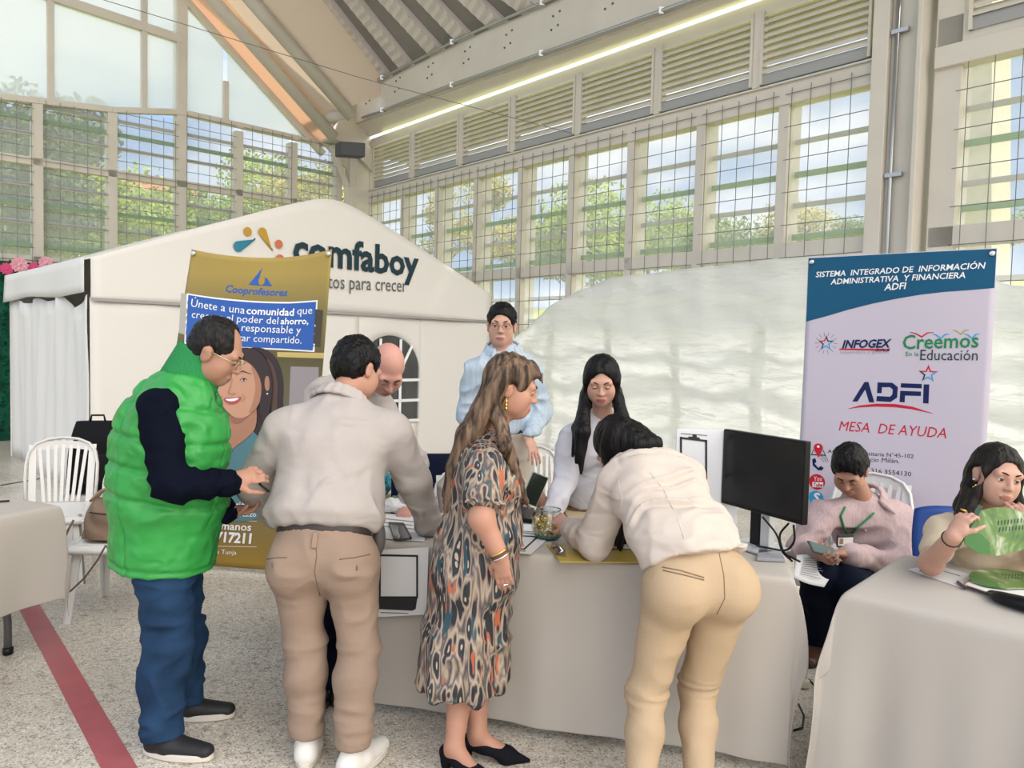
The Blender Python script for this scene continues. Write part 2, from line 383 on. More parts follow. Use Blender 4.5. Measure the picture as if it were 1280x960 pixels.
ew.beam(WE(.85,-.04,rk(.85)), WE(6,-.04,rk(6)), .12, .11)
struct(ew.build('wall_left', M_steel, bevel=.005))
for i in range(len(EP)-1):
    bay('window_%d'%wn, WE, EP[i]+.06, EP[i+1]-.06, 1.0, min(zsill(EP[i]),zsill(EP[i+1]))+.02, [5.06,4.62,3.85,3.28,2.35], [4.84,3.55,2.92], .19, .19, .03, -.16); wn += 1
tp = MB()
for i, (a, b) in enumerate([(1.15,2.70),(2.78,3.40),(3.58,4.05),(4.13,5.39),(5.47,7.16),(7.24,10)]):
    za, zb = min(rk(a),8.4), min(rk(b),8.4)
    poly = [WE(a,-.06,zsill(a)), WE(b,-.06,zsill(b)), WE(b,-.06,zb), WE(a,-.06,za)]
    struct(MB().prism(poly, -D1*.012).build('window_%d'%wn, M_poly)); wn += 1
# ---- corner column, bracket, lamp
cc = MB(); 
cc.ob(WR(.05,.42,0), D1*.22, -D2*.22, ZV*5.45); cc.ob(WR(-.02,.30,0), D1*.30, -D2*.30, ZV*5.9)
cc.ob(WE(.30,.05,0), D2*.12, D1*.10, ZV*5.0)
struct(cc.build('column', M_steel, bevel=.006))
bk = MB(); zc = 5.36
bk.prism([WR(.02,.02,zc),WR(.42,.05,zc),WR(.50,.95,zc+.02),WR(.1,.95,zc+.02)], ZV*.05)
bk.prism([WR(.30,.15,zc+.05),WR(.30,.85,zc+.05),WR(.30,.62,zc+.80),WR(.30,.15,zc+.95)], D1*.05)
bk.prism([WR(.10,.25,zc-.55),WR(.10,.25,zc),WR(.10,.95,zc)], D1*.05)
bk.prism([WR(.38,.0,zc-.45),WR(.38,.0,zc),WR(.38,.55,zc)], D1*.05)
bk.beam(WR(.2,.80,zc-.02), WR(.2,.45,zc-.75), .09,.09); bk.beam(WR(.2,.45,zc-.75), WR(.2,.43,3.4), .09,.09)
struct(bk.build('column_bracket', M_steel, bevel=.005))
fl_ = thing('floodlight', 'small dark floodlight under the bracket of the corner column', 'lamp', P(437,188,14.2)); og = fl_.location
b_ = MB(); b_.ob(og-D1*.02+V(-.26,0,-.13), V(.46,0,-.02), D1*.2, ZV*.26); b_.build('housing', mat('lamp_dark',(.05,.05,.05),.4), fl_, og, bevel=.02)
b_ = MB(); b_.ob(og-D1*.02+V(.02,-.03,-.10), V(.14,0,-.01), D1*.02, ZV*.18); b_.build('lens', mat('lamp_glass',(.02,.02,.025),.1), fl_, og)
# ---- girder, soffit, daylight slit, roof
GN = .38
def onRn(x,y,n): return onR(x,y,n)
gt = [onR(x,y,GN) for x,y in ((445,118),(580,50),(698,0))]
gbm = [onR(x,y,GN) for x,y in ((460,148),(560,112),(720,57),(868,5))]
ztop = lambda u: float(np.interp(u, [g_[0] for g_ in gt], [g_[1] for g_ in gt])) if u <= gt[-1][0] else gt[-1][1]
zbot = lambda u: float(np.interp(u, [g_[0] for g_ in gbm], [g_[1] for g_ in gbm]))
US = [.1]+[i*.7 for i in range(1,20)]
gd = MB()
for a, b in zip(US[:-1], US[1:]):
    gd.prism([WR(a,GN,zbot(a)),WR(b,GN,zbot(b)),WR(b,GN,ztop(b)),WR(a,GN,ztop(a))], -D2*.10)
struct(gd.build('roof_girder', M_steel))
sf = MB()
for a, b in zip(US[:-1], US[1:]):
    sf.prism([WR(a,GN-.06,zbot(a)-.02),WR(b,GN-.06,zbot(b)-.02),WR(b,.02,5.635),WR(a,.02,5.635)], ZV*.02)
struct(sf.build('soffit_panel', mat('soffit_cream', (.66,.62,.54), .5)))
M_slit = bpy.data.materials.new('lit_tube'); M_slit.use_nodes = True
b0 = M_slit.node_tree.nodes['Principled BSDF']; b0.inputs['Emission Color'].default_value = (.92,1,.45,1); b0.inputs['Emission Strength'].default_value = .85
sl = MB().tube([WR(.8,.06,5.60),WR(10.1,.06,5.60)], .014, 8).build('light_tube', M_slit, smooth=True)
tag(sl, 'thin glowing yellow-green light tube running above the louvre panels', 'light')
bo = MB()
for k in range(9):
    u = .75+k*1.0
    for du, dz in ((0,.12),(.13,.15),(.03,.30),(.16,.33)):
        p = WR(u+du, GN+.005, zbot(u)+ (ztop(u)-zbot(u))*.30+dz); bo.ico(p, .018, 1)
struct(bo.build('girder_bolts', mat('bolt',(.12,.11,.10),.5)))
for nm, lab, pts_ in (('conduit_pipe','galvanised conduit pipe along the top edge of the roof girder',[WR(u,GN+.06,ztop(u)+.02) for u in US[1:16]]),
                      ('conduit_pipe','galvanised conduit pipe along the lower edge of the roof girder',[WR(u,GN+.05,zbot(u)+.03) for u in US[1:18]])):
    o = thing(nm, lab, 'pipe', pts_[0]); og = o.location
    MB().tube(pts_, .024, 8).build('pipe', M_galv, o, og, smooth=True)
    for p in pts_[1::3]: q = MB(); q.box(p, (.06,.06,.08)); q.build('clamp', M_galv, o, og)
# roof deck: plane rising from the girder; ribs as in the photo
MS = .83
r0 = WR(0,GN,gt[1][1]); NR = D1.cross(D2+ZV*MS).normalized()
if NR.z > 0: NR = -NR                      # faces down into the hall
def onroof(x, y, d=0): return onplane(x, y, r0+NR*d, NR)
def RP(u, n, d=0): return WR(u, n, r0.z+MS*(n-GN)) + NR*d
M_deck = mat('roof_deck_grey', (.25,.23,.21), .55, var=.08, vscale=2)
M_deckl = mat('roof_deck_light', (.62,.57,.53), .5, var=.05, vscale=3)
dk = MB(); dk.prism([RP(1.25,GN-.5,-.12),RP(14,GN-.5,-.12),RP(14,9,-.12),RP(1.25,9,-.12)], -NR*.04)
dk.ob(WR(-1,-.25,5.62), D1*15, -D2*1.6, ZV*.06); dk.build('ceiling', M_deck).__setitem__('kind','structure')  # second slab is an unseen eave, added to block sun through the windows
# raised flat ribs between light pans; corrugated crosswise
def rib(pa, pb, wd, m, name, d0, d1, corr=True):
    a, b = onroof(*pa), onroof(*pb); t = (a-b).normalized(); x = t.cross(NR).normalized(); ln = (a-b).length+3.4
    q = MB(); n = int(ln/.075)
    def fn(i, j):
        return b - t*.25 + t*(i*ln) + x*((j-.5)*wd) + NR*(d0 + (.008*math.sin(i*ln/.15*2*math.pi) if corr else 0))
    q.grid(fn, n*2, 1)
    for s_ in (-1,1):
        q.ob(b - t*.25 + x*(s_*wd*.5) - NR*.13, t*ln, x*.012, NR*(.13+d0))
    return q.build(name, m)
ribs = []
for pa, pb in (((395,0),(474,100)),((431,0),(502,88)),((475,0),(538,68)),((524,0),(572,50)),((578,0),(612,32)),((636,0),(661,18)),((355,0),(459,112)),((300,0),(440,130))):
    ribs.append((pa,pb))
for (pa, pb) in ribs:
    o = rib((pa[0]+5,pa[1]), (pb[0]+5,pb[1]), .30, M_deckl, 'roof_pan', -.02, 0); struct(o)
# tubes and sheets along the rake
def tubeline(name, pa, pb, n, r):
    a = WE(*[ (lambda t:(t[0],n,t[1]))(onE(pa[0],pa[1],n))][0]); b = WE(*[ (lambda t:(t[0],n,t[1]))(onE(pb[0],pb[1],n))][0])
    d = (a-b).normalized(); struct(MB().tube([b, a+d*4], r, 14).build(name, M_steel, smooth=True)); return a+d*4, b
t1 = tubeline('roof_truss_tube', (267,0), (418,172), .55, .11)
t2 = tubeline('roof_truss_tube', (313,0), (440,146), 1.15, .11)
cr_ = MB().tube([P(372,158,15.0), P(438,140,14.0)], .10, 14); struct(cr_.build('roof_truss_tube', M_steel, smooth=True))
M_or = translucent('orange_sheet', (.92,.72,.56), .42); M_cr = translucent('cream_sheet', (.80,.72,.62), .5)
ra_, rb_ = WE(6,-.06,rk(6)), WE(.9,-.06,rk(.9))
up_ = ZV*.22
struct(MB().prism([rb_+up_*.4, ra_+up_*.4, t1[0]+up_, t1[1]+up_], ZV*.02).build('rake_soffit', M_or))
struct(MB().prism([t1[1]+up_, t1[0]+up_, t2[0]+up_, t2[1]+up_], ZV*.02).build('rake_soffit', M_cr))
struct(MB().prism([t2[1]+up_*.9, t2[0]+up_*.9, RP(1.3,7.5,-.22), RP(1.3,GN-.3,-.22)], ZV*.02).build('rake_soffit', M_cr))
# thin tie wires
for pa, Ya, pb, lab in (((120,-3),9.0,(716,167),'thin steel wire strung across the hall to the louvre frames'),):
    a = P(*pa,Ya); u_, z_ = onR(*pb,.06); b = WR(u_,.06,z_)
    o = MB().tube([a,(a+b)/2-ZV*.06,b], .005, 5).build('tie_wire', M_wire); tag(o, lab, 'wire')
# ================================================================== OUTSIDE
M_grass = mat('grass_bank', (.30,.33,.085), .9, var=.45, vscale=.5, bump=.3, bscale=4)
M_soil = mat('dry_grass', (.46,.42,.20), .9, var=.3, vscale=1.2)
def hill(u, d):     # height at distance d outside
    return -.4 + max(0,d-4)*.16 + .5*math.sin(u*.21+1)+.3*math.sin(u*.5)
gb = MB()
gb.grid(lambda i,j: WR(-30+75*i, -(.35+45*j**1.5), hill(-30+75*i, .35+45*j**1.5) if j>0 else -.4), 60, 24)
o = struct(gb.build('grass_bank', M_grass, smooth=True))
gb = MB()
gb.grid(lambda i,j: WE(-2+45*i, -(.35+45*j**1.5), hill(9+45*i, .35+45*j**1.5)*1.0 if j>0 else -.4), 50, 24)
struct(gb.build('grass_bank', M_grass, smooth=True))
M_leafs = [mat('leaf_mid', (.14,.22,.04), .7, var=.4, vscale=1), mat('leaf_bright', (.28,.38,.05), .7, var=.35, vscale=1),
           mat('leaf_dark', (.07,.11,.04), .7, var=.4, vscale=1), mat('leaf_yellow', (.40,.36,.10), .7, var=.3, vscale=1)]
M_bark = mat('bark', (.16,.12,.08), .9)
def tree(px, py_top, py_base, Wf, off, wide, mi, label, sparse=1.0, seed=0):
    """crown between two picture heights on a vertical plane outside the wall"""
    base, n = (CORNER-D2*off, D2) if Wf == 'R' else (CORNER-D1*off, D1)
    top = onplane(px, py_top, base, n); lo = onplane(px, py_base, base, n)
    h = (top-lo).length; c = (top+lo)/2; gz_ = hill(0, off)-.6
    r = random.Random(seed)
    root = thing('tree', label, 'tree', (c.x,c.y,gz_), 0, 'trees outside the hall'); og = root.location
    q = MB(); q.tube([(c.x,c.y,gz_),(c.x+.1,c.y,(gz_+lo.z)/2),(c.x,c.y,lo.z+h*.5)], [.16,.13,.05], 7)
    for k in range(7):
        a = r.uniform(0,6.28); zz = lo.z+h*r.uniform(.0,.4)
        q.tube([(c.x,c.y,zz),(c.x+math.cos(a)*wide*.35,c.y+math.sin(a)*wide*.35,zz+h*.3)], [.05,.015], 5)
    q.build('trunk', M_bark, root, og, smooth=True)
    L_ = MB(); nb = 16; cen = []
    for k in range(nb):
        a = r.uniform(0,6.28); rr = wide*.5*math.sqrt(r.random()); t = r.uniform(-.42,.42)
        cen.append((Vector((c.x+rr*math.cos(a)*(1-abs(t)), c.y+rr*math.sin(a)*(1-abs(t)), c.z+t*h)), wide*r.uniform(.16,.28)))
    nl = int(5200*sparse); sz = max(.07, wide*.019)
    for k in range(nl):
        cc_, R_ = cen[k%nb]; d = Vector((r.gauss(0,1),r.gauss(0,1),r.gauss(0,1))).normalized()*R_*(r.random()**.4); d.z *= .75
        p = cc_+d; n1 = Vector((r.gauss(0,1),r.gauss(0,1),r.gauss(0,1))).normalized(); n2 = n1.orthogonal().normalized()
        L_.add([p-n1*sz, p+n2*sz*.6, p+n1*sz, p-n2*sz*.6], [(0,1,2,3)])
    L_.build('crown', M_leafs[mi], root, og)
T = [(70,128,300,'E',9,4.6,2,'tall dark conifer-like tree seen through the far left windows',1.3),
     (20,180,300,'E',14,5,3,'yellowish tree behind the windows at the left edge',1),
     (110,215,310,'E',13,5.5,1,'leafy tree beside the tall dark tree, seen through the second window',1),
     (178,250,330,'E',16,4.5,0,'rounded bush tree seen above the left slope of the tent',1),
     (250,248,310,'E',18,5,0,'low green tree behind the window left of the tent peak',1),
     (345,205,290,'E',14,4.6,1,'light green tree seen above the tent peak',1),
     (400,198,280,'E',9,3.2,3,'pale yellow-green tree behind the corner window',.8),
     (560,232,330,'R',11,2.6,3,'thin-leaved tree behind the second and third right windows',.5),
     (613,225,330,'R',9,2.2,3,'slim yellowing tree behind the third right window',.6),
     (740,258,330,'R',16,6.5,1,'bright green rounded tree behind the middle windows',1.3),
     (810,262,330,'R',18,5.0,1,'bright green tree right of the largest green tree',1),
     (900,285,340,'R',14,4.6,0,'green bushy tree behind the windows above the white sheet',1),
     (990,262,330,'R',16,3.0,3,'thin brownish tree behind the last window left of the big column',.5),
     (1040,280,320,'R',18,2.6,0,'small dark round tree right of the thin brown tree',.8),
     (1225,268,300,'R',14,2.2,0,'low tree behind the window at the right edge',.6),
     (30,262,330,'E',10,3.5,0,'green shrub under the windows at the left edge',.8),
     (660,285,330,'R',20,5,2,'dark low tree on the bank behind the middle windows',.8)]
for k, t_ in enumerate(T): tree(*t_, seed=k+3)
# house far behind the left windows
hp = onplane(205, 290, CORNER-D1*24, D1); hs = thing('house', 'small pale house with a red roof far behind the left windows', 'house', hp); og = hs.location
b_ = MB(); b_.ob(hp-D2*1.6-ZV*1, D2*3.2, -D1*3, ZV*2.6); b_.build('wall', mat('house_wall',(.62,.58,.55),.8), hs, og)
b_ = MB(); b_.prism([hp-D2*1.9+ZV*1.6, hp+D2*1.9+ZV*1.6, hp+D2*1.2-D1*1.5+ZV*2.7, hp-D2*1.2-D1*1.5+ZV*2.7], ZV*.1); b_.build('roof', mat('roof_red',(.42,.16,.10),.8), hs, og)
for du in (-.8,.5):
    b_ = MB(); b_.ob(hp+D2*du+D1*.02+ZV*.3, D2*.6, D1*.03, ZV*.7); b_.build('window', mat('house_glass',(.12,.15,.2),.2), hs, og)
# pale concrete pylon outside right of the big column
u_, z_ = onR(1180,200,-5); py_ = MB(); b0_ = WR(u_-.45,-5,-.5)
py_.prism([b0_, b0_+D1*1.25, b0_+D1*1.25-D2*1.0, b0_-D2*1.0], ZV*2.0)
py_.prism([b0_+ZV*2+D1*.0, b0_+D1*1.25+ZV*2, b0_+D1*.95+ZV*8.5, b0_+D1*.25+ZV*8.5], -D2*.9)
tag(py_.build('concrete_pylon', mat('concrete',(.62,.58,.46),.8,var=.1)), 'tapering pale concrete pylon outside, right of the big column', 'pylon')
# ================================================================== TEXT AND FLAT ART
from mathutils.geometry import tessellate_polygon
def text2d(s, bold=0.0, shear=0.0, spacing=1.0):
    cu = bpy.data.curves.new('t','FONT'); cu.body = s; cu.offset = bold; cu.shear = shear; cu.resolution_u = 2; cu.space_character = spacing
    o = bpy.data.objects.new('t', cu); COL.objects.link(o)
    dg = bpy.context.evaluated_depsgraph_get(); me = bpy.data.meshes.new_from_object(o.evaluated_get(dg))
    vs = [(v.co.x, v.co.y) for v in me.vertices]; fs = [list(p.vertices) for p in me.polygons]
    bpy.data.objects.remove(o); bpy.data.curves.remove(cu); bpy.data.meshes.remove(me)
    return vs, fs
class Sheet:
    """flat art laid on a surface given by fn(a, b) -> point, outward normal nrm; a,b in metres"""
    def __init__(s, fn, nrm, pix, cut=.06): s.fn = fn; s.n = Vector(nrm); s.pix = pix; s.cut = cut; s.parts = []
    def poly(s, pts, m, lay, name='print', px=True):
        q = [s.pix(*p) for p in pts] if px else pts
        if name == 'picture' and len(q) > 4:          # the printed portrait has soft outlines
            for _ in range(2): q = [(a[0]*u+b[0]*(1-u), a[1]*u+b[1]*(1-u)) for a,b in zip(q,q[1:]+q[:1]) for u in (.75,.25)]
        s.parts.append(([tuple(p) for p in q], [list(range(len(q)))], m, lay, name)); return s
    def raw(s, vs, fs, m, lay, name): s.parts.append((vs, fs, m, lay, name))
    def disc(s, c, r, m, lay, name='print', sx=1, n=20, ry=None, rot=0):
        a, b = s.pix(*c); ry = ry or r
        pts = []
        for k in range(n):
            t = 2*math.pi*k/n; x, y = r*math.cos(t)*sx, ry*math.sin(t)
            pts.append((a+x*math.cos(rot)-y*math.sin(rot), b+x*math.sin(rot)+y*math.cos(rot)))
        return s.poly(pts, m, lay, name, False)
    def text(s, st, pl, pr, m, lay, bold=0, shear=0, hmul=1.0, name='lettering', spacing=1.0, h=None):
        vs, fs = text2d(st, bold, shear, spacing); a0, b0 = s.pix(*pl); a1, b1 = s.pix(*pr)
        x0 = min(v[0] for v in vs); x1 = max(v[0] for v in vs)
        ln = math.hypot(a1-a0, b1-b0); k = ln/(x1-x0); ky = k*hmul if h is None else h
        ca, sa = (a1-a0)/ln, (b1-b0)/ln
        q = []
        for x, y in vs:
            X, Y = (x-x0)*k, y*ky
            q.append((a0+X*ca-Y*sa*0, b0+X*sa+Y))
        s.parts.append((q, fs, m, lay, name)); return s
    def stroke(s, pts, wd, m, lay, name='print', px=True):
        q = [Vector((*s.pix(*p),0)) for p in pts] if px else [Vector((*p,0)) for p in pts]
        L_, R_ = [], []
        for i, p in enumerate(q):
            t = (q[min(i+1,len(q)-1)]-q[max(i-1,0)]).normalized(); nn = Vector((-t.y,t.x,0)); wv = wd[i] if isinstance(wd,list) else wd
            L_.append((p+nn*wv/2)[:2]); R_.append((p-nn*wv/2)[:2])
        n = len(q); s.parts.append((L_+R_, [[i,i+1,n+i+1,n+i] for i in range(n-1)], m, lay, name)); return s
    def build(s, root, og):
        groups = {}
        for vs, fs, m, lay, name in s.parts: groups.setdefault((name, m.name, lay), [m, []])[1].append((vs, fs))
        for (name, _, lay), (m, items) in groups.items():
            bm = bmesh.new()
            for vs, fs in items:
                bv = [bm.verts.new((x,y,0)) for x,y in vs]
                for f in fs:
                    tris = [f] if len(f)<=3 else [[f[k] for k in t] for t in tessellate_polygon([[Vector((vs[i][0],vs[i][1],0)) for i in f]])]
                    for t in tris:
                        try: bm.faces.new([bv[i] for i in t])
                        except ValueError: pass
            bm.normal_update()
            if s.cut:
                xs = [v.co.x for v in bm.verts]; ys = [v.co.y for v in bm.verts]
                for ax, lo, hi in ((0,min(xs),max(xs)),(1,min(ys),max(ys))):
                    k = math.ceil(lo/s.cut)
                    while k*s.cut < hi:
                        no = (1,0,0) if ax==0 else (0,1,0); co = (k*s.cut,0,0) if ax==0 else (0,k*s.cut,0)
                        bmesh.ops.bisect_plane(bm, geom=bm.verts[:]+bm.edges[:]+bm.faces[:], plane_co=co, plane_no=no, dist=1e-6); k += 1
            for v in bm.verts: v.co = s.fn(v.co.x, v.co.y)+s.n*(.0022*lay)-Vector(og)
            for f in bm.faces:
                f.normal_update()
                if f.normal.dot(s.n) < 0: f.normal_flip()
            me = bpy.data.meshes.new(name); bm.to_mesh(me); bm.free(); me.materials.append(m)
            o = bpy.data.objects.new(name, me); COL.objects.link(o); o.parent = root
def vin(name, col, rough=.35): return mat(name, col, rough, spec=.3)
K_blue = vin('print_blue', (.035,.115,.42)); K_dblue = vin('print_dark_blue', (.006,.014,.085)); K_white = vin('print_white', (.85,.85,.86))
K_teal = vin('print_teal', (.004,.085,.18)); K_red = vin('print_red', (.55,.015,.035)); K_gold = vin('print_gold', (.40,.26,.035)); K_green = vin('print_green', (.015,.22,.07))
K_black = vin('print_black', (.02,.02,.025)); K_lil = vin('print_lilac_white', (.56,.51,.59)); K_sky = vin('print_cyan', (.05,.33,.62))
K_olive = vin('print_olive', (.20,.17,.07)); K_dk = vin('print_charcoal', (.022,.045,.055))
# ================================================================== TENT
TA = Vector((-4.04,7.30,0)); TB = Vector((-.36,11.12,0)); TC = Vector((-6.48,9.85,0)); ZE = 2.325; ZAP = P(418,250,(TA.y+TB.y)/2).z
tg = (TB-TA).normalized(); td = (TC-TA).normalized(); tn = Vector((tg.y,-tg.x,0)); TW = (TB-TA).length; TD = (TC-TA).length
if tn.dot(Vector((0,-1,0))) < 0: tn = -tn
M_tent = translucent('tent_vinyl', (.84,.815,.775), .14, bump=.25, bscale=1.3)
M_tent2 = translucent('tent_vinyl_side', (.85,.84,.82), .22, bump=.5, bscale=2.2, stretch=(1,1,.35))
tent = thing('party_tent', 'large white gabled tent with a printed front, behind the tall gold banner', 'tent', (TA+TB+TC+TC-TA+TB-TA)/4 if False else (TA+TB)/2+td*TD/2); og = tent.location
def TP(a, z, n=0): return TA+tg*a+ZV*z+tn*n
def gz_(t):      # gable outline, slightly rounded ridge
    x = abs(t-.5)*2; s_ = math.sqrt(x*x+.012)-math.sqrt(.012); s1 = math.sqrt(1.012)-math.sqrt(.012)
    return ZAP-(ZAP-ZE)*s_/s1
b_ = MB()
b_.grid(lambda i,j: TP(TW*i, 1.93+(gz_(i)-1.93)*j, .03+.012*math.sin(i*9+j*3)*(1-j)), 48, 10)
b_.build('gable', M_tent, tent, og, smooth=True, solid=.006)
# front wall with an arched window opening
wl = onplane(447,500,TA,tn); wr_ = onplane(523,500,TA,tn); wt = onplane(478,419,TA,tn)
wa0, wa1 = (wl-TA).dot(tg), (wr_-TA).dot(tg); wc = (wa0+wa1)/2; wrad = (wa1-wa0)/2; wtop = wt.z; wspr = wtop-wrad*.95; wb = .55
b_ = MB()
def wave(a, z): return .012*math.sin(a*2.6+.4)+.008*math.sin(a*7+z*2)
na = 24; arc = [(wc-wrad*math.cos(math.pi*k/na), wspr+wrad*.95*math.sin(math.pi*k/na)) for k in range(na+1)]
b_.grid(lambda i,j: TP(wa0*i, 1.95*j, wave(wa0*i,1.95*j)), 30, 14)
b_.grid(lambda i,j: TP(wa1+(TW-wa1)*i, 1.95*j, wave(wa1+(TW-wa1)*i,1.95*j)), 16, 14)
b_.grid(lambda i,j: TP(wa0+(wa1-wa0)*i, wb*j, wave(wa0+(wa1-wa0)*i,0)), 8, 3)
b_.grid(lambda i,j: TP(arc[round(i*na)][0], arc[round(i*na)][1]+(1.95-arc[round(i*na)][1])*j, wave(arc[round(i*na)][0],1.9)), na, 3)
b_.build('front_wall', M_tent, tent, og, smooth=True, solid=.004)
b_ = MB(); b_.ob(TP(0,1.915,.035), tg*TW, tn*.012, ZV*.03); b_.build('valance_seam', mat('seam',(.36,.34,.33),.7), tent, og)
wf = MB()
for a in (wc-wrad*.33, wc+wrad*.33): wf.ob(TP(a-.018,wb,.012), tg*.036, tn*.012, ZV*(wspr+wrad*.86-wb))
z = wb
while z < wspr+.02: wf.ob(TP(wa0,z,.012), tg*(wa1-wa0), tn*.012, ZV*.036); z += (wspr-wb)/2.5
for s_ in (-1,1): wf.beam(TP(wc+s_*wrad*.33,wspr,.018), TP(wc+s_*wrad*.72,wspr+wrad*.70,.018), .036,.012, tn)
wo_ = wf.build('window_bars', K_white, tent, og)
b_ = MB(); b_.prism([TP(wa0,wb),TP(wa1,wb)]+[TP(a,z) for a,z in arc[::-1]], tn*.006); b_.build('window_film', thin_glass('clear_film',(.86,.87,.88),.35,.08), tent, og)
# left side wall, valance, roof
b_ = MB()
b_.grid(lambda i,j: TA+td*(.03+(TD-.03)*i)+ZV*(2.0*(j)-(.10*math.exp(-((i-.12)/.10)**2)+.05*math.sin(i*11)**2*j)*j)+(-tg)*(.012*math.sin(i*26)+.010*math.sin(i*61+j)-.04*(1-j)*math.sin(i*9)+.012*math.sin(i*40+j*9)*j), 90, 12)
b_.build('side_wall', M_tent2, tent, og, smooth=True, solid=.004)
b_ = MB(); b_.grid(lambda i,j: TA+td*TD*i+ZV*(ZE-.33+.33*j-.02*math.sin(i*7)*(1-j))-tg*(.05+.02*math.sin(i*14)*(1-j)), 30, 4); b_.build('side_valance', M_tent2, tent, og, smooth=True, solid=.006)
b_ = MB(); b_.grid(lambda i,j: TB+td*TD*i*.0+(-tn)*TD*i+ZV*(ZE*j)+tg*(.03*math.sin(i*20)), 30, 8); b_.build('side_wall', M_tent2, tent, og, smooth=True, solid=.004)
b_ = MB(); b_.grid(lambda i,j: TP(TW*i, gz_(i)-.01, 0)+td*TD*j, 40, 6); b_.build('roof', M_tent, tent, og, smooth=True, solid=.006)
b_ = MB(); b_.grid(lambda i,j: TP(TW*i, (gz_(i))*j, 0)+td*TD, 20, 6); b_.build('back_wall', M_tent, tent, og, solid=.004)
for q_ in (TA+td*.06+tg*.06, TB-tg*.06+td*.06, TC-td*.06+tg*.06, TB+td*(TD-.06)-tg*.06):
    MB().tube([q_, q_+ZV*(ZE-.05)],.035,10).build('tent_pole', mat('tent_pole_white',(.55,.54,.52),.5), tent, og, smooth=True)
# backdrop added inside the tent to make its window look dark
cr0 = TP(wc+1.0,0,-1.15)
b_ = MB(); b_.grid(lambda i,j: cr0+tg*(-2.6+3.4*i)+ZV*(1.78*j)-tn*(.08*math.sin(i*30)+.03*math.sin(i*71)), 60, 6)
tag(b_.build('backdrop_curtain', mat('curtain_brown',(.10,.085,.075),.9,var=.3,vscale=5), smooth=True, solid=.01), 'grey-brown backdrop curtain added inside the tent to darken its arched window', 'curtain')
# logo on the gable
def tpix(x,y): p = onplane(x,y,TP(0,0,.045),tn); return ((p-TA).dot(tg), p.z)
sh = Sheet(lambda a,b: TP(a,b,.047), tn, tpix, 0)
K_or = vin('logo_orange',(.55,.16,.08)); K_yl = vin('logo_ochre',(.48,.28,.03)); K_tl = vin('logo_teal',(.02,.20,.30)); K_nv = vin('logo_navy',(.010,.035,.05))
def drop(c, tip, r, m):
    a, b = sh.pix(*c); ta, tb = sh.pix(*tip); th = math.atan2(tb-b, ta-a)
    pts = [(a+r*math.cos(th+t), b+r*math.sin(th+t)) for t in np.linspace(math.radians(75), math.radians(285), 16)]+[(ta-.01*math.sin(th),tb+.01*math.cos(th)),(ta+.01*math.sin(th),tb-.01*math.cos(th))]
    sh.poly([tuple(map(float,p)) for p in pts], m, 1, 'logo', False)
pm = lambda c, d: abs(sh.pix(c[0]+d,c[1])[1]*0 + (onplane(c[0],c[1]+d,TP(0,0,.045),tn)-onplane(c[0],c[1],TP(0,0,.045),tn)).length)
sh.disc((309.5,289.5), pm((309,289),5.6), K_yl, 1, 'logo'); sh.disc((348.5,305), pm((348,305),5.4), K_or, 1, 'logo')
drop((298,308),(319,298), pm((298,308),6.6), K_tl); drop((328,290),(341,313), pm((328,290),5.6), K_yl)
drop((350,324),(333,333), pm((350,324),6), K_or); drop((316,334),(307,322), pm((316,334),6), K_nv)
sh.text('comfaboy', (366,327), (523,346), K_nv, 1, bold=.03, hmul=1.05, name='logo_name')
sh.text('contigo, juntos para crecer', (322,356), (508,365), vin('logo_grey',(.10,.10,.10)), 1, hmul=1.3, name='slogan')
sh.build(tent, og)
# green hedge panel with paper flowers, left of the tent
hp_ = thing('hedge_panel', 'dark green artificial hedge panel left of the white tent', 'hedge', WE(5.9,.30,0)); og = hp_.location
hx = -D2; tn_keep = tn; tn = D1.copy(); hz = onplane(10,326,og,tn).z
b_ = MB(); rr = random.Random(3)
b_.ob(og-hx*1.6-tn*.1, hx*2.95, tn*.06, ZV*hz)
for k in range(2600):
    p = og+hx*rr.uniform(-1.6,1.35)+ZV*rr.uniform(.03,hz+.02)-tn*.03+tn*rr.uniform(-.01,.04); d1_ = Vector((rr.gauss(0,1),rr.gauss(0,1),rr.gauss(0,1))).normalized()*.035; d2_ = d1_.orthogonal().normalized()*.022
    b_.add([p-d1_,p+d2_,p+d1_,p-d2_],[(0,1,2,3)])
b_.build('foliage', mat('hedge_green',(.008,.085,.05),.7,var=.4,vscale=6), hp_, og)
def flower(px, r, m, label):
    p = onplane(px[0],px[1],og+tn*.06,tn); f = thing('paper_flower', label, 'flower', p, 0, 'paper flowers on the hedge')
    b = MB()
    for ring,(rad,tl,n) in enumerate(((r,.25,12),(r*.72,.6,9),(r*.42,1.0,6))):
        for k in range(n):
            a = 2*math.pi*k/n+ring*.3; d = hx*math.cos(a)+ZV*math.sin(a); s_ = hx*(-math.sin(a))+ZV*math.cos(a); w_ = rad*.33
            b.add([p+tn*.01*ring, p+d*rad*.6+s_*w_+tn*rad*tl*.5, p+d*rad+tn*rad*tl*.9, p+d*rad*.6-s_*w_+tn*rad*tl*.5],[(0,1,2,3)])
    b.build('petals', m, f, p, solid=.004)
    MB().ico(p+tn*.03, r*.2, 2).build('centre', m, f, p, smooth=True)
F1, F2 = mat('paper_pink',(.80,.42,.50),.8), mat('paper_hot_pink',(.72,.10,.26),.8)
flower((8,336),.095,F2,'deep pink paper flower nearest the left edge of the photo'); flower((24,331),.125,F1,'large pale pink paper flower, second from the left'); flower((42,335),.09,F2,'deep pink paper flower between two pale ones'); flower((57,329),.11,F1,'pale pink paper flower nearest the tent valance')
tn = tn_keep
